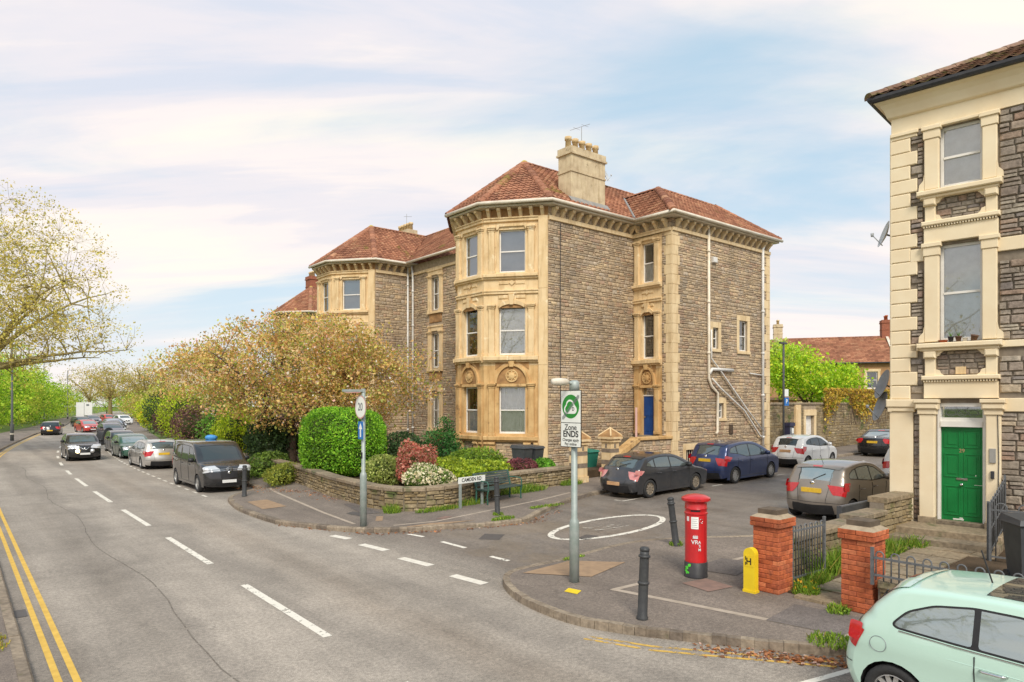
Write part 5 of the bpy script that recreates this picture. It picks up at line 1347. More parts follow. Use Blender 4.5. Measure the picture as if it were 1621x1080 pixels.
def post_box():
    T = sthing('post_box', 'red cylindrical pillar post box with black base on the pavement', 'post box', -8.33, -12.93, PV, 0)
    MB().lathe([(.205, -.02), (.205, .02), (.2, .03), (.2, .26), (.19, .27)], 28).build('base', 'post_black', T, True)
    b = MB().lathe([(.19, .265), (.193, .28), (.19, .30), (.19, 1.10), (.202, 1.11), (.202, 1.135), (.19, 1.145), (.19, 1.19), (.197, 1.20), (.197, 1.215), (.19, 1.225), (.19, 1.30), (.20, 1.31), (.22, 1.33), (.24, 1.34)], 28, cap=False).build('body', 'post_red', T, True); smooth_angle(b, 35)
    c = MB().lathe([(.24, 1.335), (.25, 1.345), (.25, 1.385), (.235, 1.40), (.16, 1.435), (.06, 1.452), (.001, 1.455)], 28).build('cap', 'post_red', T, True); smooth_angle(c, 40)
    # front faces the camera-side pavement
    yaw = math.atan2(-12.43-0, -3.35-.6)-R(ROT)
    def onc(ang, z, r=.192): return Vector((r*math.cos(yaw+ang), r*math.sin(yaw+ang), z))
    def curved(name, a0, a1, z0, z1, m, r=.1935, th=0):
        n = 8; mb = MB(); vs = []
        for i in range(n+1):
            a = a0+(a1-a0)*i/n
            for z in (z0, z1): vs.append(onc(a, z, r))
        mb.add(vs, [(2*i, 2*i+2, 2*i+3, 2*i+1) for i in range(n)]); return mb.build(name, m, T)
    curved('posting_slot', -.42, .42, 1.16, 1.185, 'sign_black', .1945)
    hood = MB(); hood.tube([onc(a, 1.2, .2) for a in np.linspace(-.5, .5, 9)], .012, 6).build('slot_hood', 'post_red', T, True)
    curved('notice_plate', -.38, .28, .86, 1.07, 'sign_white', .195)
    for i in range(5): curved('notice_text', -.30, .2-.08*(i % 2), 1.03-i*.035, 1.036-i*.035, 'sign_grey', .1955)
    curved('sticker', -.85, -.58, .99, 1.07, 'graffiti_white', .195)
    curved('door_line', .95, .97, .3, 1.08, 'sign_black', .1925)
    ring = MB().tube([onc(.52+.16*math.cos(a), 1.0+.035*math.sin(a), .196) for a in np.linspace(0, 6.28, 12)], .005, 5).build('keyhole_plate', 'chrome', T, True)
    for ch, a, z, sz in (('VR', -.05, .63, .10), ('A', .36, .63, .065), ('S', .38, .565, .065), ('M', .37, .50, .06)):
        o = text('painted_tag' if ch != 'VR' else 'royal_cypher', ch, sz, 'graffiti_white', T, onc(a, z, .196), (R(90), 0, yaw+a+R(90)), 1, .002, .001)
    crown = MB()
    for k in range(7): crown.tube([onc(-.18+.06*k, .70, .197), onc(-.18+.06*k+.02*(k-3)*.3, .74+.012*(k % 2), .197)], .006, 5)
    crown.tube([onc(a, .70, .197) for a in np.linspace(-.22, .22, 7)], .007, 5).build('crown_emblem', 'graffiti_white', T)
    sp = MB(); rg = random.Random(2)
    for k in range(16):
        a = -.75+rg.uniform(-.35, .35); z = .16+rg.uniform(-.07, .07); r = rg.uniform(.01, .03)
        pts = [onc(a+r*4.5*math.cos(x)*rg.uniform(.7, 1.3), z+r*math.sin(x)*rg.uniform(.7, 1.3), .2022) for x in np.linspace(0, 6.28, 9)[:-1]]
        sp.add(pts, [tuple(range(8))])
    sp.build('green_paint_splash', 'graffiti_green', T)
post_box()
def hydrant():
    T = sthing('hydrant_marker', 'yellow hydrant marker post with H plate beside the brick pillar', 'hydrant marker', -8.5, -14.1, PV, 0)
    F = Fr((0, .1), (0, -.1)); 
    MB().prism(F, [(0, -.02), (.2, -.02), (.2, .62)]+arc_pts(.1, .62, .1, 0, 180, 10)[1:], -.06, .05).build('post', 'hydrant_yellow', T)
    MB().box(-.06, .075, -.11, .11, -.03, .04).build('foot', 'hydrant_yellow', T)
    pl_ = MB().fbox(F, .03, .17, .05, .055, .42, .60).build('plate', 'hydrant_yellow', T)
    text('plate_letter', 'H', .15, 'sign_black', T, F(.1, .057, .50), (R(90), 0, R(-90)), .9, .003, .001)
    for q in ((.035, .05, .055, .0565, .52, .58), (.035, .05, .055, .0565, .44, .49)): MB().fbox(F, *q).build('plate_number', 'sign_black', T)
hydrant()
def pole_sign_light(T, z, d=(-1, 0, 0)):
    """small sign lamp on an arm"""
    x = d[0]; 
    MB().tube([(0, 0, z), (x*.12, 0, z+.03)], .03, 8).build('lamp_arm', 'galv', T, True)
    mb = MB(); mb.lathe([(.0015, -.26), (.05, -.25), (.065, -.1), (.06, .05), (.03, .12)], 12, (x*.26, 0, z+.04), 'x'); mb.build('lamp_head', 'gutter_white', T, True)
def zone_sign():
    T = sthing('zone_sign_post', 'galvanised post with green and white zone ends sign', 'road sign', -10.19, -11.77, PV)
    MB().lathe([(.085, -.05), (.085, 1.0), (.075, 1.06), (.055, 1.10), (.055, 3.42), (.001, 3.44)], 14).build('post', 'galv', T, True)
    MB().lathe([(.09, 3.28), (.09, 3.44), (.05, 3.47)], 12).build('lamp_base', 'galv', T, True)
    F = Fr((-.085, .25), (-.085, -.25)); z0, z1, zm = 2.32, 3.30, 2.74
    pl_ = MB().fbox(F, 0, .5, -.01, 0, z0, z1).build('sign_plate', 'sign_black', T)
    MB().fbox(F, .012, .488, 0, .003, z0+.012, zm-.006).fbox(F, .012, .488, 0, .003, zm+.006, z1-.012).build('sign_face', 'sign_white', pl_)
    c = (.25, 3.02); r = .205
    MB().prism(F, arc_pts(*c, r, 0, 360, 40)[:-1], .003, .005).build('green_disc', 'sign_green', pl_)
    # outline of a cloud, white
    cl = arc_pts(.33, 2.965, .07, -90, 62, 10)+arc_pts(.235, 3.045, .095, 20, 175, 12)+arc_pts(.165, 2.97, .075, 130, 270, 10)
    MB().prism(F, cl, .005, .0065).build('cloud_outline', 'sign_white', pl_)
    cx_, cz_ = .243, 2.985
    small = [(cx_+(a-cx_)*.80, cz_+(z-cz_)*.80) for a, z in cl]
    half = [p for p in small]
    # green upper-left half of the cloud
    def clip(poly, f):
        out = []
        for i, p in enumerate(poly):
            q = poly[(i+1) % len(poly)]; a, b = f(p), f(q)
            if a >= 0: out.append(p)
            if (a >= 0) != (b >= 0):
                t = a/(a-b); out.append((p[0]+(q[0]-p[0])*t, p[1]+(q[1]-p[1])*t))
        return out
    diag = lambda p: (p[1]-3.0)-(p[0]-.25)*1.0+.02
    MB().prism(F, clip(small, diag), .0065, .0075).build('cloud_fill', 'sign_green', pl_)
    text('sign_letter', 'D', .085, 'sign_black', pl_, F(.315, .0075, 2.975), (R(90), 0, R(-90)), .9, .002, .0006)
    for k in range(-2, 3):
        o = k*.018; pts = [(.03, 2.80+o*.7), (.47, 3.24+o*.7)]
        a0, z0_ = .045+max(0, -o), 2.795+o+max(0, -o); ln = .42-abs(o)
        MB().add([F(a0, .0085, z0_), F(a0+ln, .0085, z0_+ln), F(a0+ln-.004, .0085, z0_+ln+.004), F(a0-.004, .0085, z0_+.004)], [(0, 1, 2, 3)]).build('cancel_line', 'sign_grey', pl_)
    for tx, sz, z, b in (('Zone', .135, 2.66, .0015), ('ENDS', .15, 2.545, .004), ('Charges apply', .07, 2.445, .0008), ('Pay online', .07, 2.375, .0008)):
        text('sign_text', tx, sz, 'sign_black', pl_, F(.25, .0045, z), (R(90), 0, R(-90)), 1.0, b, .0006)
    for z in (2.5, 3.1): MB().lathe([(.065, z-.02), (.065, z+.02)], 12).build('clamp', 'galv', T)
    pole_sign_light(T, 3.40)
zone_sign()
def twenty_sign():
    T = sthing('speed_sign_post', 'grey post with round 20 sign and blue arrow sign on the corner', 'road sign', -10.51, -4.62, PV)
    MB().lathe([(.085, -.05), (.085, 1.25), (.075, 1.32), (.05, 1.36), (.05, 3.42), (.001, 3.44)], 14).build('post', 'galv', T, True)
    F = Fr((-.08, .3), (-.08, -.3)); c = (.3, 2.98)
    pl_ = MB().prism(F, arc_pts(*c, .30, 0, 360, 32)[:-1], -.008, 0).build('round_plate', 'sign_grey', T)
    MB().prism(F, arc_pts(*c, .292, 0, 360, 32)[:-1], 0, .003).build('red_ring', 'faded_red', pl_)
    MB().prism(F, arc_pts(*c, .262, 0, 360, 32)[:-1], .003, .005).build('sign_face', 'sign_white', pl_)
    text('sign_text', '20', .27, 'sign_grey', pl_, F(.3, .006, 2.98), (R(90), 0, R(-90)), .95, .006, .001)
    p2 = MB().fbox(F, .17, .43, -.008, 0, 2.18, 2.62).build('blue_plate', 'sign_blue', T)
    MB().prism(F, [(.27, 2.23), (.33, 2.23), (.33, 2.43), (.39, 2.43), (.3, 2.58), (.21, 2.43), (.27, 2.43)], 0, .003).build('arrow', 'sign_white', p2)
    MB().box(-.056, .0, -.03, .03, 1.7, 1.85).build('sticker', 'sign_black', T)
    MB().lathe([(.055, 3.34), (.055, 3.44)], 12).build('post_cap', 'galv', T)
    MB().fbox(Fr((0, .05), (0, -.05)), 0, .1, -.03, .55, 3.36, 3.42).build('lamp_head', 'galv', T)
    MB().fbox(Fr((0, .05), (0, -.05)), 0.01, .09, .1, .5, 3.335, 3.36).build('lamp_lens', 'faded_red', T)
mat('faded_red', rgb('#d8b8b0'), rgb('#cc8a80'), 3, .5)
twenty_sign()
def name_sign():
    T = sthing('street_name_sign', 'white street name plate on two grey posts beside the bench', 'street sign', -6.72, -4.0, PV, 10)
    for x in (-.46, .46): MB().box(x-.03, x+.03, -.03, .03, -.05, .72).build('post', 'galv', T)
    F = Fr((-.56, -.035), (.56, -.035)); pl_ = MB().fbox(F, 0, 1.12, -.02, 0, .70, .88).build('plate', 'sign_white', T)
    text('sign_text', 'CAMDEN RD', .15, 'sign_black', pl_, F(.54, .002, .79), (R(90), 0, 0), .95, .003, .001)
name_sign()
def bench():
    T = sthing('park_bench', 'green slatted metal bench against the garden wall', 'bench', -5.55, -3.82, PV, 12)
    for x in (-.8, .8):
        MB().tube([(x, -.24, 0), (x, -.22, .25), (x, -.26, .40)], .025, 6).build('leg', 'bench_green', T); MB().tube([(x, .22, 0), (x, .20, .42), (x, .32, .88)], .028, 6).build('leg', 'bench_green', T)
        MB().tube([(x, -.28, .40), (x, .21, .40)], .022, 6).build('seat_bracket', 'bench_green', T); MB().tube([(x, .30, .66), (x, .05, .68), (x, -.22, .66), (x, -.26, .6), (x, -.25, .42)], .02, 6).build('arm_rest', 'bench_green', T)
    for i in range(5):
        y = -.26+i*.11; MB().box(-.85, .85, y, y+.085, .415, .445).build('seat_slat', 'bench_slat', T)
    for i in range(6):
        z = .50+i*.068; y = .225+(z-.42)*.26-.04
        MB().hexa([(-.85, y, z), (.85, y, z), (.85, y+.025, z-.008), (-.85, y+.025, z-.008), (-.85, y+.013, z+.052), (.85, y+.013, z+.052), (.85, y+.038, z+.044), (-.85, y+.038, z+.044)]).build('back_slat', 'bench_slat', T)
bench()
def guard():
    T = sthing('guard_rail', 'short dark steel guard rail on the kerb by the brown car', 'guard rail', -1.75, -12.75, PV)
    for x in (-.72, .72): MB().box(x-.06, x+.06, -.05, .05, -.03, .52).build('post', 'iron', T)
    MB().box(-.78, .78, -.07, -.05, .22, .5).build('rail_plate', 'iron', T); MB().box(-.78, .78, -.075, .0, .5, .53).build('top_edge', 'iron_grey', T)
guard()
def lamp(label, x, y, h):
    T = thing('street_lamp', label, 'street lamp', (x, y, PV), 0, 'tall grey street lamps on the left pavement')
    MB().lathe([(.13, -.1), (.13, 1.3), (.10, 1.4), (.085, 1.45), (.055, h)], 10).build('column', 'lamp_grey', T, True)
    MB().tube([(0, 0, h-.05), (.3, 0, h+.05), (.9, 0, h+.08)], .035, 6).build('arm', 'lamp_grey', T); MB().box(.8, 1.5, -.13, .13, h+.03, h+.14).build('lantern', 'lamp_grey', T)
    MB().lathe([(.135, .5), (.14, .52), (.14, .6), (.135, .62)], 10).build('band', 'gutter_white', T)
mat('lamp_grey', (.10, .11, .11), (.13, .135, .13), 6, .6)
lamp('nearest tall lamp post on the left, under the plane branches', -40.85, 55.64, 9.2)
lamp('middle one of the three tall lamp posts on the left', -78.0, 113.5, 10.2)
lamp('farthest of the three tall lamp posts on the left', -86.58, 132.68, 9.4)
def sign_post():
    T = sthing('parking_sign_post', 'thin black post with white and blue parking plates beyond the villa', 'road sign', 12.75, -3.0, PV)
    MB().lathe([(.05, 0), (.05, 5.6), (.001, 5.62)], 10).build('post', 'iron', T, True); MB().box(-.35, .25, -.06, .06, 5.5, 5.58).build('lamp_head', 'iron', T)
    MB().box(-.01, .33, -.075, -.06, 2.95, 3.3).build('white_plate', 'sign_white', T); b = MB().box(-.03, .36, -.078, -.06, 2.5, 2.9).build('blue_plate', 'sign_blue', T)
    text('sign_text', 'P', .3, 'sign_white', b, (.16, -.08, 2.7), (R(90), 0, 0), 1, .005, .001)
sign_post()
def ticket_machine():
    T = sthing('parking_machine', 'dark parking ticket machine with purple panel against the stone wall', 'parking machine', 14.0, -2.6, PV)
    MB().box(-.2, .2, -.15, .15, 0, 1.45).build('cabinet', 'machine_blue', T); MB().box(-.24, .24, -.2, .18, 1.45, 1.62).build('hood', 'machine_blue', T)
    MB().box(-.16, .16, -.165, -.15, .55, .95).build('purple_panel', 'purple', T); MB().box(.0, .17, -.165, -.15, 1.08, 1.35).build('screen', 'sign_white', T); MB().box(-.17, -.02, -.165, -.15, 1.05, 1.38).build('keypad', 'sign_grey', T)
mat('machine_blue', (.02, .025, .06), (.03, .03, .07), 6, .4)
ticket_machine()
def wheelie(label, s, t, dz, ang, h=1.05, m='bin_grey', mark=False):
    T = sthing('wheelie_bin', label, 'bin', s, t, dz, ang, 'wheelie bins')
    MB().hexa([(-.2, -.22, .06), (.2, -.22, .06), (.2, .2, .06), (-.2, .2, .06), (-.26, -.3, h-.1), (.26, -.3, h-.1), (.26, .28, h-.1), (-.26, .28, h-.1)]).build('body', m, T)
    l_ = MB(); l_.hexa([(-.29, -.34, h-.1), (.29, -.34, h-.1), (.29, .34, h-.1), (-.29, .34, h-.1), (-.26, -.3, h-.02), (.26, -.3, h-.02), (.26, .3, h+.02), (-.26, .3, h+.02)]); l_.build('lid', m, T)
    for x in (-.2, .2): MB().lathe([(.1, x-.03), (.1, x+.03)], 12, (0, .22, .1), 'x').build('wheel', 'black_plastic', T)
    if mark:
        mb = MB()
        for k in range(8):
            a = k*math.pi/4; mb.tube([(.03*math.cos(a), -.285, .62+.03*math.sin(a)), (.1*math.cos(a), -.287, .62+.1*math.sin(a))], .012, 5)
        mb.tube([(.13*math.cos(a), -.287, .62+.13*math.sin(a)) for a in np.linspace(0, 5, 12)], .008, 5).build('painted_number', 'graffiti_white', T)
wheelie('dark grey wheelie bin with a painted mark in the right-hand yard', -5.0, -16.95, PV+.04, -50, 1.1, 'bin_grey', True)
wheelie('dark wheelie bin behind the garden wall by the left gate pier', -2.4, -1.2, .45, 10, 1.05)
wheelie('second dark bin right beside the left gate pier', -1.75, -1.1, .45, 10, 1.0)
wheelie('small teal bin at the foot of the villa steps', 1.4, -.9, .3, 0, .8, 'bin_green')
# garden path slabs between the pillars
for i in range(9):
    for j in range(2):
        o = sthing('path_slab_tmp', '', '', 0, 0)
        bpy.data.objects.remove(o)
        s0, t0 = -8.3+i*.62, -14.72-j*.46
        MB().box(s0+.006, s0+.614, t0-.454, t0-.006, Gst(s0, t0)+PV-.05, Gst(s0, t0)+PV+.045+.003*((i*7+j*3) % 4)).build('path_slab', 'slab', garden3)
# ================================================================== houses far behind
def terrace(label, x, y, ang, w=9.0, ze=7.2, zr=9.9, stack='render_old', bay=True, mat_='terrace_brick', sky=False):
    T = thing('terraced_house', label, 'house', (x, y, 0), R(ang), 'terraced houses behind the boundary wall')
    F = Fr((0, 0), (w, 0)); ops = []
    for c in (w*.22, w*.5, w*.8): ops.append((c-.5, c+.5, 4.6, 6.3)); ops.append((c-.55, c+.55, 1.2, 3.1))
    wall_panel(T, F, 0, w, -1, ze, ops, mat_, .3)
    for o_ in ops:
        sash(T, F, *o_, d=-.1, style='dark', fr=.08)
        MB().fbox(F, o_[0]-.22, o_[0], 0, .06, o_[2], o_[3]).fbox(F, o_[1], o_[1]+.22, 0, .06, o_[2], o_[3]).fbox(F, o_[0]-.25, o_[1]+.25, 0, .07, o_[3], o_[3]+.25).fbox(F, o_[0]-.25, o_[1]+.25, 0, .1, o_[2]-.15, o_[2]).build('window_surround', 'bath2', T)
    MB().fbox(F, 0, w, 0, .25, 3.5, 3.75).build('canopy_roof', 'oldtile', T)
    tl = roof_plane(T, [(0, -.35, ze), (w, -.35, ze), (w, 4.5, zr), (0, 4.5, zr)], cover=.33, gauge=.33); place_pieces('roof_tile', tl, TILEU, T, 'rooftile', 'rooftile_j', 0, 'roof_covering', 3)
    MB().add([(0, 4.5, zr), (w, 4.5, zr), (w, 9.3, ze), (0, 9.3, ze)], [(0, 1, 2, 3)]).build('roof_slope', 'roof_felt', T)
    for x_ in (0, w): MB().add([(x_, 0, -1), (x_, 9, -1), (x_, 9, ze), (x_, 4.5, zr-.1), (x_, 0, ze)], [(0, 1, 2, 3, 4)]).build('gable_wall', mat_, T)
    ridge(T, (0, 4.5, zr), (w, 4.5, zr), .14); gutter(T, [(0, -.38, ze-.05), (w, -.38, ze-.05)], 'gutter_black')
    MB().box(-.15, .15, -.3, 9, ze-.3, ze).build('party_wall', mat_, T)
    MB().add([(-.12, -.35, ze+.12), (.12, -.35, ze+.12), (.12, 4.5, zr+.12), (-.12, 4.5, zr+.12)], [(0, 1, 2, 3)]).build('party_coping', 'gutter_white', T)
    chimney(T, -.45, .45, 4.1, 5.3, zr-.6, zr+1.6, 2, stack, pot='brick' if stack == 'dark_brick' else 'claypot')
    if sky:
        for v0, v1 in ((.45, .62), (.66, .83)):
            pa = [(w*.70, -.35+4.85*v0, ze+(zr-ze)*v0+.15), (w*.70+.9, -.35+4.85*v0, ze+(zr-ze)*v0+.15), (w*.70+.9, -.35+4.85*v1, ze+(zr-ze)*v1+.15), (w*.70, -.35+4.85*v1, ze+(zr-ze)*v1+.15)]
            MB().add(pa, [(0, 1, 2, 3)]).build('roof_window', 'sign_white', T)
terrace('red roofed terrace house with a brick chimney and skylights', 37.5, 66.5, -18, 10.5, 7.2, 10.2, 'dark_brick', sky=True)
terrace('red roofed terrace house with a grey chimney behind the green tree', 27.5, 69.7, -18, 10.5, 7.2, 10.1)
terrace('leftmost red roofed terrace house, mostly behind the green tree', 17.5, 72.9, -18, 10.5, 7.2, 10.0, 'dark_brick')
def far_house(label, x, y, ang, i):
    T = thing('distant_house', label, 'house', (x, y, 0), R(ang), 'distant pale houses along the main road'); F = Fr((0, 0), (10, 0)); ops = []
    for c in (1.6, 3.4, 6.6, 8.4):
        for z in (1.5, 4.7, 7.8): ops.append((c-.5, c+.5, z, z+1.9))
    wall_panel(T, F, 0, 10, -1, 10.6, ops, 'far_stone', .3); MB().box(0, 10, .3, 9, -1, 10.5).build('house_body', 'far_stone', T)
    for o_ in ops: MB().fbox(F, o_[0], o_[1], -.2, -.15, o_[2], o_[3]).build('window', 'far_glass', T)
    for c in (2.5, 7.5): MB().fbox(F, c-1.7, c-1.55, 0, .3, 0, 10.4).fbox(F, c+1.55, c+1.7, 0, .3, 0, 10.4).build('pilaster', 'far_stone', T)
    MB().fbox(F, -.2, 10.2, -.2, .5, 10.5, 10.9).build('cornice', 'far_stone', T)
    MB().add([(-.3, -.4, 10.9), (10.3, -.4, 10.9), (10.3, 9, 10.9), (-.3, 9, 10.9), (2, 4, 13), (8, 4, 13)], [(0, 1, 5, 4), (1, 2, 5), (2, 3, 4, 5), (3, 0, 4)]).build('roof', 'far_roof', T)
    chimney(T, 4.6, 5.4, 3, 4.6, 11, 14, 3, 'dark_brick', False)
mat('far_stone', rgb('#d9c7ae'), rgb('#cbb596'), 1, .9); mat('far_glass', (.12, .13, .14), None, 2, .2); mat('far_roof', rgb('#6f625e'), None, 3, .8)
far_house('nearest of the distant pale houses above the hedges', -72, 148, -53, 0); far_house('farther of the distant pale houses above the hedges', -78.2, 156.2, -53, 1)
far_house('farthest of the distant pale houses above the hedges', -84.4, 164.4, -53, 2)
# ================================================================== vehicles
def paint(name, c, flake=.0, rough=.3, metal=.0, dirt=.12):
    m, nt, b = newmat(name)
    n = noise_node(nt, 3, 5, .6); dc = tuple(x*.75+.06 for x in c)
    f = ramp_node(nt, n, [(.45, (0, 0, 0)), (.75, (dirt, dirt, dirt))]); col = mixc(nt, f, c, (.32, .28, .23))
    nt.links.new(col, b.inputs['Base Color']); b.inputs['Metallic'].default_value = metal; b.inputs['Roughness'].default_value = rough
    b.inputs['Coat Weight'].default_value = .8; b.inputs['Coat Roughness'].default_value = .06
    return m
paint('paint_mint', (.50, .70, .60), dirt=.03); paint('paint_grey', (.045, .048, .055), metal=.4, dirt=.1); paint('paint_blue', (.03, .05, .14), metal=.4, dirt=.08)
paint('paint_white', (.78, .78, .76), dirt=.1); paint('paint_taupe', (.27, .235, .20), metal=.5, rough=.35); paint('paint_black', (.012, .012, .014), dirt=.03, rough=.2)
paint('paint_vanblack', (.016, .016, .018), dirt=.06, rough=.2); paint('paint_silver', (.5, .48, .45), metal=.5, rough=.35); paint('paint_green', (.03, .11, .075), metal=.3)
paint('paint_red', (.5, .03, .025)); paint('paint_grey2', (.16, .16, .19), metal=.5); paint('paint_lightblue', (.3, .38, .5), metal=.4)
def carglass(name, c, refl):
    m, nt, b = newmat(name); b.inputs['Base Color'].default_value = (*c, 1); b.inputs['Roughness'].default_value = .04; b.inputs['Metallic'].default_value = refl; b.inputs['IOR'].default_value = 1.7; b.inputs['Specular IOR Level'].default_value = .8
carglass('car_glass', (.16, .19, .19), .55); carglass('car_glass_dark', (.05, .06, .06), .4); carglass('car_glass_pale', (.36, .42, .42), .6)
mat('tyre', (.025, .025, .026), (.035, .035, .035), 20, .85); mat('rim_silver', (.55, .55, .54), (.45, .44, .42), 10, .35, metal=.7)
mat('rim_bronze', (.50, .44, .36), (.42, .36, .28), 10, .4, metal=.6); mat('underbody', (.012, .012, .013), None, 5, .9)
mat('trim_black', (.018, .018, .02), (.025, .025, .027), 10, .45)
mat('lamp_rose', (.55, .16, .16), (.62, .3, .28), 8, .12, coat=1); mat('lamp_red', (.55, .015, .02), (.45, .01, .015), 30, .12, coat=1); mat('lamp_pink', (.75, .35, .33), (.65, .2, .2), 30, .12, coat=1); mat('lamp_clear', (.72, .73, .74), (.55, .57, .6), 30, .1, metal=.3, coat=1)
mat('lamp_amber', (.9, .45, .12), None, 30, .15); mat('plate_yellow', (.78, .50, .04), (.7, .44, .04), 12, .45); mat('plate_white', (.75, .75, .73), None, 12, .45); mat('plate_dirty', (.62, .38, .20), (.5, .28, .14), 8, .6)
m_, nt_, b_ = newmat('headlight_on'); b_.inputs['Emission Color'].default_value = (1, .75, .4, 1); b_.inputs['Emission Strength'].default_value = 2.0; b_.inputs['Base Color'].default_value = (.9, .8, .6, 1)

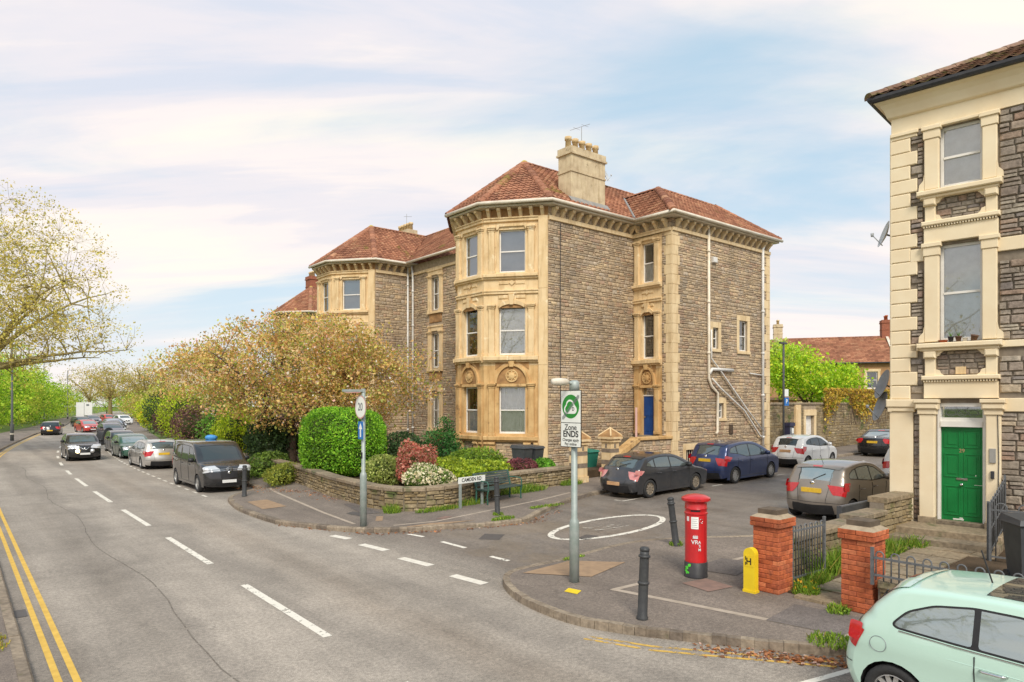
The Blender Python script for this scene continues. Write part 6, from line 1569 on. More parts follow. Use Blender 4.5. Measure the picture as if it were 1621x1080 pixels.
# profile points: (distance behind the nose, height[, tag]) from the front bumper's foot over the roof to the rear bumper's foot
MODELS = {
 'hatch': dict(L=4.42, W=.88, wb=2.64, ov=.93, wr=.315, belt=.93, prof=[(.06, .20), (.0, .36), (.0, .52, 'g0'), (.05, .64, 'g1'), (.16, .73, 'h1'), (.5, .83), (.95, .93, 'ws0'), (1.35, 1.15), (1.85, 1.36, 'ws1'), (2.3, 1.45), (2.8, 1.465), (3.3, 1.435), (3.72, 1.37, 'rw0'), (4.02, 1.14), (4.16, 1.02, 'rw1'), (4.24, .90, 't0'), (4.34, .72, 't1'), (4.42, .58), (4.42, .42), (4.34, .22)],
   dlo=[(1.32, .95), (1.62, 1.12), (2.05, 1.31), (2.45, 1.375), (2.9, 1.385), (3.3, 1.345), (3.62, 1.24), (3.78, 1.10), (3.3, 1.03), (2.5, .98)], split=[2.43, 3.28], tail=[(3.86, .95), (4.30, 1.0), (4.36, .86), (4.05, .80)]),
 'mpv': dict(L=4.29, W=.90, wb=2.64, ov=.88, wr=.325, belt=.98, prof=[(.06, .20), (.0, .38), (.0, .58, 'g0'), (.06, .72, 'g1'), (.2, .84, 'h1'), (.5, .96), (.78, 1.06, 'ws0'), (1.25, 1.32), (1.75, 1.52, 'ws1'), (2.2, 1.60), (2.8, 1.615), (3.4, 1.58), (3.86, 1.52, 'rw0'), (4.06, 1.28), (4.16, 1.10, 'rw1'), (4.22, 1.0, 't0'), (4.27, .78, 't1'), (4.29, .6), (4.28, .42), (4.2, .22)],
   dlo=[(1.15, 1.02), (1.5, 1.25), (1.95, 1.45), (2.4, 1.52), (2.9, 1.52), (3.4, 1.48), (3.75, 1.40), (3.86, 1.22), (3.3, 1.15), (2.75, 1.02), (2.0, 1.02)], split=[1.62, 2.5, 3.35], tail=[(3.72, 1.04), (4.16, 1.14), (4.24, .98), (3.95, .88)]),
 'small': dict(L=3.7, W=.83, wb=2.39, ov=.72, wr=.29, belt=.92, prof=[(.06, .20), (.0, .36), (.0, .54, 'g0'), (.05, .66, 'g1'), (.16, .76, 'h1'), (.42, .87), (.72, .96, 'ws0'), (1.1, 1.2), (1.5, 1.40, 'ws1'), (1.95, 1.485), (2.5, 1.49), (2.95, 1.45), (3.28, 1.39, 'rw0'), (3.46, 1.18), (3.54, 1.03, 'rw1'), (3.58, .94, 't0'), (3.64, .76, 't1'), (3.68, .6), (3.68, .42), (3.6, .22)],
   dlo=[(1.08, .97), (1.35, 1.16), (1.72, 1.34), (2.1, 1.40), (2.6, 1.39), (2.95, 1.34), (3.18, 1.24), (3.22, 1.12), (2.7, 1.06), (2.0, .98)], split=[2.0, 2.78], tail=[(3.22, 1.02), (3.5, 1.04), (3.56, .86), (3.34, .80)]),
 'fiat': dict(L=3.55, W=.815, wb=2.30, ov=.66, wr=.295, belt=.90, prof=[(.06, .20), (.0, .36), (-.01, .5, 'g0'), (.03, .64, 'g1'), (.14, .77, 'h1'), (.38, .90), (.66, .98, 'ws0'), (1.0, 1.22), (1.36, 1.40, 'ws1'), (1.75, 1.48), (2.2, 1.49), (2.65, 1.465), (2.98, 1.41, 'rw0'), (3.2, 1.22), (3.30, 1.08, 'rw1'), (3.38, .97, 't0'), (3.47, .80, 't1'), (3.54, .62), (3.55, .44), (3.46, .22)],
   dlo=[(1.02, .955), (1.22, 1.12), (1.5, 1.30), (1.85, 1.385), (2.25, 1.385), (2.6, 1.33), (2.84, 1.22), (2.98, 1.06), (2.94, 1.01), (2.4, .985), (1.7, .96)], split=[2.22], tail=[(3.26, .99), (3.40, 1.0), (3.42, .80), (3.30, .78)]),
 'estate': dict(L=4.77, W=.91, wb=2.71, ov=.95, wr=.32, belt=.93, prof=[(.06, .20), (.0, .36), (.0, .52, 'g0'), (.05, .64, 'g1'), (.16, .74, 'h1'), (.6, .85), (1.1, .95, 'ws0'), (1.5, 1.17), (2.0, 1.39, 'ws1'), (2.5, 1.47), (3.2, 1.49), (3.9, 1.47), (4.35, 1.42, 'rw0'), (4.55, 1.2), (4.62, 1.03, 'rw1'), (4.66, .94, 't0'), (4.72, .76, 't1'), (4.77, .58), (4.76, .42), (4.68, .22)],
   dlo=[(1.5, .96), (1.8, 1.15), (2.2, 1.33), (2.7, 1.395), (3.3, 1.40), (3.9, 1.38), (4.3, 1.32), (4.38, 1.1), (3.6, 1.02), (2.5, .98)], split=[2.62, 3.5], tail=[(4.25, .93), (4.6, 1.0), (4.68, .80), (4.35, .80)]),
 'suv': dict(L=4.13, W=.90, wb=2.53, ov=.82, wr=.34, belt=1.04, prof=[(.08, .24), (.0, .42), (.0, .62, 'g0'), (.05, .80, 'g1'), (.14, .92, 'h1'), (.5, 1.0), (.95, 1.06, 'ws0'), (1.3, 1.28), (1.7, 1.48, 'ws1'), (2.2, 1.57), (2.7, 1.565), (3.2, 1.50), (3.6, 1.41, 'rw0'), (3.85, 1.22), (3.95, 1.08, 'rw1'), (4.02, .98, 't0'), (4.1, .8, 't1'), (4.13, .62), (4.12, .45), (4.04, .26)],
   dlo=[(1.2, 1.08), (1.5, 1.27), (1.9, 1.43), (2.3, 1.48), (2.75, 1.46), (3.2, 1.37), (3.42, 1.22), (2.9, 1.12), (2.1, 1.08)], split=[2.2, 2.95], tail=[(3.65, 1.02), (3.98, 1.04), (4.06, .86), (3.8, .84)]),
 'sedan': dict(L=4.72, W=.92, wb=2.82, ov=.9, wr=.33, belt=.93, prof=[(.06, .20), (.0, .36), (.0, .52, 'g0'), (.05, .64, 'g1'), (.16, .74, 'h1'), (.6, .84), (1.15, .93, 'ws0'), (1.6, 1.14), (2.1, 1.33, 'ws1'), (2.6, 1.41), (3.1, 1.41), (3.5, 1.34, 'rw0'), (3.95, 1.14), (4.25, 1.04, 'rw1'), (4.5, 1.01), (4.62, .96, 't0'), (4.68, .78, 't1'), (4.72, .6), (4.7, .42), (4.6, .22)],
   dlo=[(1.55, .95), (1.9, 1.12), (2.3, 1.27), (2.7, 1.33), (3.1, 1.31), (3.5, 1.2), (3.9, 1.05), (3.4, 1.0), (2.5, .97)], split=[2.68, 3.4], tail=[(4.3, .92), (4.62, .94), (4.68, .80), (4.4, .80)]),
 'van': dict(L=4.96, W=.95, wb=3.27, ov=.88, wr=.34, belt=1.12, prof=[(.08, .24), (.0, .42), (.0, .62, 'g0'), (.04, .86, 'g1'), (.12, .98, 'h1'), (.42, 1.1), (.74, 1.18, 'ws0'), (1.15, 1.52), (1.55, 1.78, 'ws1'), (1.95, 1.88), (2.8, 1.90), (3.8, 1.895), (4.7, 1.87), (4.86, 1.80, 'rw0'), (4.9, 1.5), (4.93, 1.15, 'rw1'), (4.94, 1.05, 't0'), (4.95, .7, 't1'), (4.96, .6), (4.95, .44), (4.88, .26)],
   dlo=[(1.02, 1.15), (1.3, 1.42), (1.62, 1.66), (1.95, 1.74), (2.6, 1.76), (4.4, 1.74), (4.62, 1.66), (4.66, 1.18), (3.0, 1.16)], split=[1.42, 2.1, 3.25], tail=[(4.72, 1.2), (4.9, 1.2), (4.92, .8), (4.76, .8)], sq=1),
}
def clip_x(poly, x0, x1):
    def half(pl, f):
        out = []
        for i, p in enumerate(pl):
            q = pl[(i+1) % len(pl)]; a, b = f(p), f(q)
            if a >= 0: out.append(p)
            if (a >= 0) != (b >= 0):
                t = a/(a-b); out.append((p[0]+(q[0]-p[0])*t, p[1]+(q[1]-p[1])*t))
        return out
    return half(half(poly, lambda p: p[0]-x0), lambda p: x1-p[0])
def inset(poly, d):
    out = []; n = len(poly); ar = sum(poly[i][0]*poly[(i+1) % n][1]-poly[(i+1) % n][0]*poly[i][1] for i in range(n)); sg = 1 if ar > 0 else -1
    for i in range(n):
        a, b = Vector(poly[i-1]), Vector(poly[(i+1) % n]); t = (b-a).normalized(); out.append((poly[i][0]-t.y*d*sg, poly[i][1]+t.x*d*sg))
    return out
def round_poly(poly, r=.05, n=3):
    out = []; m = len(poly)
    for i in range(m):
        p0, p, p1 = Vector(poly[i-1]), Vector(poly[i]), Vector(poly[(i+1) % m])
        a = p+(p0-p).normalized()*min(r, (p0-p).length*.4); b = p+(p1-p).normalized()*min(r, (p1-p).length*.4)
        for k in range(n+1):
            t = k/n; q = a*(1-t)**2+p*2*t*(1-t)+b*t*t; out.append((q.x, q.y))
    return out
def wheel_meshes(wr, rim_m, spokes):
    """tyre mesh and rim mesh, axis along y, outer face at +y"""
    key = (round(wr, 3), rim_m, spokes)
    if key in wheel_meshes.cache: return wheel_meshes.cache[key]
    t = MB().lathe([(wr*.66, -.1), (wr*.93, -.1), (wr, -.07), (wr, .07), (wr*.93, .1), (wr*.68, .1), (wr*.66, .05)], 28, axis='y', cap=False)
    me = bpy.data.meshes.new('tyre'); me.from_pydata(t.v, [], t.f); me.materials.append(M['tyre']); me.shade_smooth()
    r = MB(); R0 = wr*.67
    r.lathe([(R0, -.08), (R0, .085), (R0*.93, .09), (R0*.90, .05), (R0*.90, -.08)], 28, axis='y', cap=False)
    r.lathe([(.001, .075), (.05, .075), (.06, .05), (.06, -.02)], 12, axis='y')
    for k in range(spokes):
        a = 2*math.pi*k/spokes; ca, sa = math.cos(a), math.sin(a); w0, w1 = (.028, .022) if spokes > 6 else (.045, .035)
        pts = []
        for y in (.02, .075):
            for rr, w in ((.04, w0), (R0*.92, w1)):
                for sg in (-1, 1): pts.append((rr*ca-sg*w*sa, y-(rr/R0)*.0, rr*sa+sg*w*ca))
        r.add(pts, [(0, 1, 3, 2), (4, 6, 7, 5), (0, 2, 6, 4), (1, 5, 7, 3), (2, 3, 7, 6), (0, 4, 5, 1)])
    m2 = bpy.data.meshes.new('rim'); m2.from_pydata(r.v, [], r.f); m2.materials.append(M[rim_m])
    d = MB().lathe([(R0*.9, .0), (.001, .0)], 24, axis='y'); m3 = bpy.data.meshes.new('brake_disc'); m3.from_pydata(d.v, [], d.f); m3.materials.append(M['underbody'])
    wheel_meshes.cache[key] = (me, m2, m3); return me, m2, m3
wheel_meshes.cache = {}
def car(name, label, cat, model, pm, s, t, ang, group=None, glass='car_glass', rim='rim_silver', spokes=10, plate='plate_yellow', tail='lamp_red', dz=0, k=1.0, world_xy=None, front_plate='plate_white', lit=False, roof_rail=False, detail=True, badge=True, trim_low=False, hs=1.0):
    """local x forward, y left. ang = heading in degrees in the street frame (0 = +s, 90 = +t)"""
    D = MODELS[model]; L_, W, wb, ov, wr, belt = (D[q] for q in ('L', 'W', 'wb', 'ov', 'wr', 'belt')); zb = .17 if not model == 'van' else .23
    if world_xy: T = thing(name, label, cat, (*world_xy, dz), R(ROT+ang), group)
    else: T = sthing(name, label, cat, s, t, dz, ang, group)
    if not world_xy and abs(math.cos(R(ang))) > .7 and t < 6: T.rotation_euler = (0, -math.atan(.02)*math.cos(R(ang)), R(ROT+ang))
    k *= .92; T.scale = (k, k, k*hs)
    x0 = ov+wb/2          # local x = x0 - X
    raw = D['prof']; ctrl = [(p[0], p[1]) for p in raw]; n = 5
    prof = spline(ctrl, n); tagi = {p[2]: i*n for i, p in enumerate(raw) if len(p) > 2}
    N = len(prof); P = [Vector(p) for p in prof]
    roofz = max(p[1] for p in prof)
    nrm = []
    for i in range(N):
        d = (P[min(i+1, N-1)]-P[max(i-1, 0)]).normalized(); nrm.append(Vector((d.y, -d.x)))     # inward (profile runs clockwise over the roof)
    sq = D.get('sq', 0)
    def Y(X, z):
        f = max(0, (1.0-X/1.1))if X < 1.1 else 0; b = max(0, (X-(L_-1.0))/1.0)
        pl = 1-.10*f**2.2-.075*b**2.2
        if z > belt: tb = 1-(.20 if not sq else .11)*((z-belt)/(roofz-belt))**1.25
        else: tb = 1-.045*((belt-z)/(belt-zb))**2.2
        sh = .012*math.exp(-((z-belt+.12)/.06)**2)
        return W*(pl*tb)+sh
    rr = []; ry = []
    for i in range(N):
        a = abs(nrm[i].x)**2; rr.append(.055+(.17 if i < N/2 else .13)*a); ry.append(.13+.27*a)
    off = [P[i]+nrm[i]*rr[i] for i in range(N)]
    # clean self-crossings: keep points monotone enough
    outline = [(p.x, p.y) for p in off]
    fx0, fx1 = outline[0][0], outline[-1][0]
    Ar = wr+.045; wf, wrr = ov, ov+wb
    def arch(cx):      # from rear side to front side along the lower edge
        h = zb-wr; a0 = math.asin(max(-1, min(1, h/Ar)))
        return [(cx+Ar*math.cos(a0+(math.pi-2*a0)*i/14), wr+Ar*math.sin(a0+(math.pi-2*a0)*i/14)) for i in range(15)]
    bottom = [(fx1, zb)]+arch(wrr)+arch(wf)+[(fx0, zb)]
    poly = outline+[q for q in bottom if True]
    # drop duplicates
    pp = []
    for q in poly:
        if not pp or math.hypot(q[0]-pp[-1][0], q[1]-pp[-1][1]) > .004: pp.append(q)
    poly = pp
    dlo = round_poly(D['dlo'], .06)
    edges = [-9]+D['split']+[99]; wins = []
    for a, b in zip(edges, edges[1:]):
        w = clip_x(inset(dlo, .022), a+.028, b-.028)
        if len(w) > 2: wins.append(round_poly(w, .03, 2))
    tl = round_poly(D['tail'], .03, 2)
    V, Tn = cdt(poly, .075 if detail else .14, [dlo])
    cen = V[Tn].mean(1); ind = inside(dlo, cen)
    body = MB(); glass_trim = MB()
    def side_add(mb, V_, T_, o_, both=True):
        for sg in (1, -1):
            vs = [(x0-X, sg*(Y(X, z)+o_), z) for X, z in V_]
            mb.add(vs, [tuple(q) if sg < 0 else tuple(q[::-1]) for q in T_])
    used = Tn[~ind]; ori = []
    for q in used:
        a, b, c = V[q[0]], V[q[1]], V[q[2]]; ori.append(tuple(q) if (b[0]-a[0])*(c[1]-a[1])-(b[1]-a[1])*(c[0]-a[0]) < 0 else tuple(q[::-1]))
    side_add(body, V, ori, 0)
    # wrap: nose, bonnet, roof, tail
    NF, NC = 5, 6
    def wrap(i, q, o_=0):
        """i profile index (float ok), q 0..1: 0 = side edge, .4 = end of the corner rounding, 1 = centre line"""
        i0 = int(min(max(i, 0), N-1)); i1 = min(i0+1, N-1); f = i-i0
        p = P[i0].lerp(P[i1], f); nn = nrm[i0].lerp(nrm[i1], f); r_ = rr[i0]*(1-f)+rr[i1]*f; y_ = ry[i0]*(1-f)+ry[i1]*f
        e = p+nn*r_; ye = Y(e.x, e.y); crown = .02+.07*abs(nn.x)**2*(1 if not sq else .6)
        if q <= .4:
            ph = q/.4*math.pi/2; dd = r_*(1-math.sin(ph)); y = ye-y_*(1-math.cos(ph)); on = Vector((0, 0))
            pt = p+nn*dd; pt -= nn*o_*math.sin(ph); y += o_*math.cos(ph)
        else:
            u = (q-.4)/.6; y1 = ye-y_; y = y1*(1-u); pt = p-nn*(crown*(1-(1-u)**2)); pt -= nn*o_
        return (pt.x, y, pt.y)
    qs = [.4*j/NF for j in range(NF)]+[.4+.6*j/NC for j in range(NC+1)]
    def wrap_patch(mb, ia, ib, qa, qb, o_, ni=None, both=True, shape=None):
        ni = ni or max(2, int((ib-ia)*1.0)); nq = 8; sides = (1, -1) if both else (1,)
        for sg in sides:
            vs = []
            for a in range(ni+1):
                for b in range(nq+1):
                    fa, fb = a/ni, b/nq
                    i_ = ia+(ib-ia)*fa; q_ = qa+(qb-qa)*fb
                    if shape: i_, q_ = shape(fa, fb)
                    X, y, z = wrap(i_, q_, o_); vs.append((x0-X, sg*y, z))
            fs = []
            for a in range(ni):
                for b in range(nq):
                    f = (a*(nq+1)+b, a*(nq+1)+b+1, (a+1)*(nq+1)+b+1, (a+1)*(nq+1)+b); fs.append(f if sg > 0 else f[::-1])
            mb.add(vs, fs)
    for sg in (1, -1):
        vs = []; m = len(qs)
        for i in range(N):
            for q in qs: X, y, z = wrap(i, q); vs.append((x0-X, sg*y, z))
        skip = lambda i, j: (tagi['ws0']+1 <= i < tagi['ws1']-1 or tagi['rw0']+1 <= i < tagi['rw1']-1) and j >= NF
        fs = []
        for i in range(N-1):
            for j in range(m-1):
                if skip(i, j): continue
                f = (i*m+j, i*m+j+1, (i+1)*m+j+1, (i+1)*m+j); fs.append(f if sg > 0 else f[::-1])
        body.add(vs, fs)
    o = body.build('body', pm, T, True, recalc=False); smooth_angle(o, 50)
    bd = o
    # glass
    def wrapglass(nm, i0, i1):
        mb = MB(); wrap_patch(mb, i0, i1, .4, 1.0, -.008); g_ = mb.build(nm, glass, T, True)
        return g_
    wrapglass('windscreen', tagi['ws0']+1, tagi['ws1']-1); wrapglass('rear_window', tagi['rw0']+1, tagi['rw1']-1)
    # black surround + side windows
    Vd, Td = cdt(dlo, .12); sur = MB(); side_add(sur, Vd, [tuple(q) for q in Td], -.006); sur.build('window_surround', 'trim_black', T)
    for w in wins:
        Vw, Tw = cdt(w, .1)
        for sg in (1, -1):
            mb = MB(); vs = [(x0-X, sg*(Y(X, z)-.002), z) for X, z in Vw]; mb.add(vs, [tuple(q) for q in Tw]); mb.build('side_window', glass, T, True)
    # underbody and wheel wells
    ub = MB(); ub.box(x0-L_+.25, x0-.25, -W*.74, W*.74, zb-.02, belt-.12); ub.build('underbody', 'underbody', T)
    for cx in (wf, wrr):
        for sg in (1, -1):
            ln = MB(); pts = arch(cx); vs = []
            for X, z in pts: vs += [(x0-X, sg*(Y(X, z)-.002), z), (x0-X, sg*W*.70, z)]
            ln.add(vs, [(2*i, 2*i+2, 2*i+3, 2*i+1) for i in range(len(pts)-1)]); ln.build('wheel_arch', 'underbody', T)
            me, m2, m3 = wheel_meshes(wr, rim, spokes)
            w_ = bpy.data.objects.new('wheel', me); C.objects.link(w_); w_.parent = T; w_.location = (x0-cx, sg*(W-.115), wr); w_.rotation_euler = (0, R(17*cx), 0 if sg > 0 else math.pi)
            for mm in (m2, m3): c_ = bpy.data.objects.new(mm.name.split('.')[0], mm); C.objects.link(c_); c_.parent = w_
    # lamps
    Vt, Tt = cdt(tl, .08)
    for sg in (1, -1):
        mb = MB(); mb.add([(x0-X, sg*(Y(X, z)+.006), z) for X, z in Vt], [tuple(q) for q in Tt])
        def one(sh, i0, i1, q0, q1, mbb):
            ni, nq = 6, 8; vs = []
            for a in range(ni+1):
                for b in range(nq+1): X, y, z = wrap(i0+(i1-i0)*a/ni, q0+(q1-q0)*b/nq*(1-.35*(a/ni) if sh else 1), .008); vs.append((x0-X, sg*y, z))
            mbb.add(vs, [(a*(nq+1)+b, a*(nq+1)+b+1, (a+1)*(nq+1)+b+1, (a+1)*(nq+1)+b) for a in range(ni) for b in range(nq)])
        one(True, tagi['t0']-1, tagi['t1']+1, 0.0, .48 if model != 'fiat' else .42, mb); mb.build('tail_lamp', tail, T, True)
        hb = MB(); one(False, tagi['g1']-1, tagi['h1']+2, .02, .62, hb); hl = hb.build('headlight', 'lamp_clear', T, True)
    # grille, lower intake, bumper strip, plates
    gr = MB(); wrap_patch(gr, tagi['g0']-1, tagi['g1']-1, .62, 1, .006); gr.build('grille', 'trim_black', T, True)
    lo_ = MB(); wrap_patch(lo_, 1.5, 6, .45, 1, .005); lo_.build('lower_intake', 'trim_black', T, True)
    vz = MB(); wrap_patch(vz, N-7, N-1, .3, 1, .004); vz.build('rear_valance', 'trim_black', T, True)
    rz = .80 if model in ('small', 'mpv', 'fiat') else .78
    iz = min(range(tagi['rw1'], N), key=lambda i: abs(P[i].y-rz-(.12 if model == 'mpv' else 0)))
    if model in ('hatch',): iz = N-9
    rx = P[iz].x; X, y, z = wrap(iz, 1.0)
    if plate:
        MB().box(x0-X-.03, x0-X+.03, -.26, .26, z-.06, z+.055).build('number_plate', plate, T)
    X, y, z = wrap(tagi['g0']-4, 1.0)
    MB().box(x0-X-.02, x0-X+.03, -.26, .26, z-.055, z+.055).build('number_plate', front_plate, T)
    X, y, z = wrap(tagi['rw1']+3, 1.0)
    if badge: MB().lathe([(.055, -.02), (.055, .012), (.035, .02), (.001, .018)], 14, (-(X-x0)-.0, 0, z), 'x').build('badge', 'chrome', T, True)
    X, y, z = wrap(tagi['g1']-2, 1.0); MB().lathe([(.06, -.02), (.06, .02)], 14, (x0-X, 0, z), 'x').build('badge', 'chrome', T, True)
    # wiper, antenna, mirrors, handles, door seams
    if detail:
        a = wrap(tagi['rw1']-1, 1.0, .012); b = wrap(tagi['rw1']-6, .62, .012)
        MB().tube([(x0-a[0], 0, a[2]), (x0-b[0], -b[1], b[2])], .009, 5).build('rear_wiper', 'trim_black', T)
        a = wrap(tagi['rw0']-4, 1, 0)
        if model != 'fiat': MB().tube([(x0-a[0], 0, a[2]), (x0-a[0]-.16, 0, a[2]+.24)], .006, 5).build('antenna', 'trim_black', T)
        sp = MB(); wrap_patch(sp, tagi['rw0']-2, tagi['rw0']+1.2, .3, 1, .012); sp.build('rear_spoiler', pm, T, True)
        br = MB(); wrap_patch(br, tagi['rw0']-.2, tagi['rw0']+.8, .85, 1, .016); br.build('brake_light', 'lamp_red', T, True)
    if detail:      # tailgate and bumper shut lines
        ia, ib = tagi['rw1']+.5, N-8.5
        for sg in (1, -1):
            pts = []
            for i_ in np.linspace(tagi['rw0']+1, ib, 12): a = wrap(i_, .43, .002); pts.append((x0-a[0], sg*a[1], a[2]))
            MB().tube(pts, .006, 4).build('tailgate_seam', 'trim_black', T)
            pts = []
            for q_ in np.linspace(.02, .43, 6): a = wrap(ib, q_, .002); pts.append((x0-a[0], sg*a[1], a[2]))
            MB().tube(pts, .005, 4).build('bumper_seam', 'trim_black', T)
        pts = []
        for q_ in np.linspace(.43, 1, 6): a = wrap(ib, q_, .002); pts.append((x0-a[0], a[1], a[2]))
        pts += [(p_[0], -p_[1], p_[2]) for p_ in pts[::-1][1:]]; MB().tube(pts, .006, 4).build('tailgate_seam', 'trim_black', T)
    ax = D['dlo'][0]
    for sg in (1, -1):
        mx, mz = ax[0]+.22, ax[1]+.05; yy = Y(mx, mz)
        mi = MB(); mi.lathe([(.001, -.11), (.07, -.09), (.095, 0), (.07, .09), (.001, .11)], 10, (x0-mx+.02, sg*(yy+.12), mz+.03), 'y'); mi.tube([(x0-mx, sg*(yy-.01), mz-.02), (x0-mx, sg*(yy+.1), mz)], .03, 6)
        mi.build('door_mirror', pm if detail and model not in ('hatch',) else 'trim_black', T, True)
        for xd in ([D['split'][0], D['split'][1]] if len(D['split']) > 1 and model not in ('van', 'mpv', 'fiat') else ([D['split'][1], D['split'][2]] if model in ('van', 'mpv') else [D['split'][0]])):
            zz = belt-.10; xx = xd-.16
            MB().tube([(x0-xx-.11, sg*(Y(xx, zz)+.004), zz), (x0-xx-.08, sg*(Y(xx, zz)+.035), zz+.005), (x0-xx+.08, sg*(Y(xx, zz)+.035), zz+.005), (x0-xx+.11, sg*(Y(xx, zz)+.004), zz)], .014, 6).build('door_handle', 'chrome' if model == 'fiat' else pm, T, True)
            pts = [(x0-xd-.0*(zq), sg*(Y(xd, zq)+.0015), zq) for zq in np.linspace(belt+.02, zb+.13, 9)]; MB().tube(pts, .006, 4).build('door_seam', 'trim_black', T)
        xs_ = np.linspace(wf+Ar+.02, wrr-Ar-.02, 8); MB().tube([(x0-q, sg*(Y(q, zb+.10)+.002), zb+.10) for q in xs_], .008, 4).build('sill_seam', 'trim_black', T)
        xf = ax[0]+.06; MB().tube([(x0-xf+.02*zq, sg*(Y(xf, zq)+.0015), zq) for zq in np.linspace(belt-.02, zb+.13, 9)], .006, 4).build('door_seam', 'trim_black', T)
    if roof_rail:
        for sg in (1, -1):
            pts = []
            for i in range(tagi['ws1']+3, tagi['rw0']-1, 2): a = wrap(i, .36, .03); pts.append((x0-a[0], sg*a[1], a[2]))
            MB().tube(pts, .014, 6).build('roof_rail', 'rim_silver', T)
    T['_x0'] = x0
    del T['_x0']
    return T, wrap, tagi, x0, Y
GP = 'cars parked along the side street'
car('parked_car', 'dark grey hatchback with bronze wheels parked beside the gate piers', 'car', 'hatch', 'paint_grey', -.07, -5.42, 0, GP, rim='rim_bronze', spokes=10, plate='plate_dirty', tail='lamp_rose', glass='car_glass')
car('parked_car', 'dark blue people carrier parked ahead of the grey hatchback', 'car', 'mpv', 'paint_blue', 4.74, -5.42, 0, GP, spokes=10, glass='car_glass')
car('parked_car', 'small white hatchback parked beyond the blue people carrier', 'car', 'small', 'paint_white', 10.9, -5.0, 0, GP, spokes=7, plate='plate_dirty', glass='car_glass_dark')
car('parked_car', 'black saloon half hidden by the right-hand house', 'car', 'sedan', 'paint_black', 18.9, -5.5, 0, GP, glass='car_glass_pale')
car('parked_car', 'brown-grey hatchback parked on the right of the side street', 'car', 'small', 'paint_taupe', .3, -11.55, 0, GP, spokes=8, glass='car_glass_pale', k=1.06)
car('parked_car', 'white hatchback behind the brown one, cut by the house', 'car', 'small', 'paint_white', 7.4, -11.1, 0, GP, glass='car_glass', k=1.05)
FI = car('parked_car', 'mint green small car with glass roof at bottom right', 'car', 'fiat', 'paint_mint', -10.4, -18.4, -90, None, hs=.95, k=1.05, spokes=12, glass='car_glass_pale', plate=None, badge=False)
def fiat_extras():
    T, wrap, tagi, x0, Y = FI
    # glass roof panel, fuel flap, chrome belt line, long antenna
    mb = MB()
    i0, i1 = tagi['ws1']+1, tagi['ws1']+10
    for sg in (1, -1):
        vs = []; ni, nq = 8, 6
        for a in range(ni+1):
            for b in range(nq+1):
                X, y, z = wrap(i0+(i1-i0)*a/ni, .42+.58*b/nq, .004); vs.append((x0-X, sg*y, z))
        mb.add(vs, [(a*(nq+1)+b, a*(nq+1)+b+1, (a+1)*(nq+1)+b+1, (a+1)*(nq+1)+b) for a in range(ni) for b in range(nq)])
    mb.build('glass_roof', 'car_glass_dark', T, True)
    fl = MB(); cx, cz, r = 2.98+.12, .80, .085
    fl.tube([(x0-(cx+r*math.cos(a)), -(Y(cx+r*math.cos(a), cz+r*math.sin(a))+.0015), cz+r*math.sin(a)) for a in np.linspace(0, 6.2832, 25)], .0035, 4).build('fuel_flap_seam', 'sign_grey', T)
    for sg in (1, -1):
        MB().tube([(x0-X, sg*(Y(X, z)+.004), z) for X, z in [(1.05, .945), (1.7, .945), (2.4, .970), (2.9, .995)]], .007, 5).build('chrome_belt_strip', 'chrome', T)
        MB().tube([(x0-X, sg*(Y(X, z)+.0), z) for X, z in [(.8, .78), (1.6, .80), (2.4, .83), (3.2, .86)]], .004, 4).build('body_crease', 'paint_mint', T)
    a = wrap(tagi['rw0']-9, 1, 0); MB().tube([(x0-a[0], 0, a[2]), (x0-a[0]-.10, 0, a[2]+.34)], .008, 6).build('antenna', 'trim_black', T)
fiat_extras()
GM = 'vehicles on and along the main road'
TV = car('parked_van', 'black van parked facing us beside the corner pavement', 'van', 'van', 'paint_vanblack', -10.82, 7.35, -90, GM, spokes=5, glass='car_glass_dark', detail=False)
def van_extras():
    T, wrap, tagi, x0, Y = TV
    for ii, o_ in ((tagi['g1']-.5, .012), (tagi['g1']+1.2, .012)):
        pts = [];
        for q in np.linspace(.25, 1, 8): a = wrap(ii, q, o_); pts.append((x0-a[0], a[1], a[2]))
        pts += [(p[0], -p[1], p[2]) for p in pts[::-1][1:]]
        MB().tube(pts, .014, 6).build('chrome_bar', 'chrome', T, True)
    a = wrap(tagi['g1'], 1, .03)
    for dz in (0, .07): MB().tube([(x0-a[0]+.01, .13, a[2]-.03+dz), (x0-a[0]+.02, 0, a[2]+.05+dz), (x0-a[0]+.01, -.13, a[2]-.03+dz)], .013, 5).build('chevron_badge', 'chrome', T)
van_extras()
car('parked_car', 'silver estate car with roof rails parked behind the van', 'car', 'estate', 'paint_silver', -10.55, 18.1, 90, GM, glass='car_glass', roof_rail=True, spokes=10)
car('parked_car', 'dark green hatchback parked facing us behind the silver estate', 'car', 'hatch', 'paint_green', -10.2, 25.5, -90, GM, glass='car_glass_pale', detail=False)
car('parked_car', 'dark car parked just behind the green hatchback', 'car', 'small', 'paint_black', -9.8, 31.0, -90, GM, glass='car_glass', detail=False)
car('parked_car', 'grey car parked facing us beyond the covered motorcycle', 'car', 'hatch', 'paint_grey2', -7.0, 52.5, -86, GM, glass='car_glass', detail=False)
car('parked_car', 'dark hatchback second beyond the motorcycle', 'car', 'hatch', 'paint_black', -5.6, 60.5, -84, GM, detail=False)
car('parked_car', 'pale blue car third beyond the motorcycle', 'car', 'small', 'paint_lightblue', -4.5, 67, -84, GM, detail=False)
car('parked_car', 'dark grey car fourth beyond the motorcycle', 'car', 'hatch', 'paint_grey', -3.2, 74, -82, GM, detail=False)
car('parked_car', 'white car farthest down the parked row', 'car', 'suv', 'paint_white', .8, 92, -82, GM, detail=False)
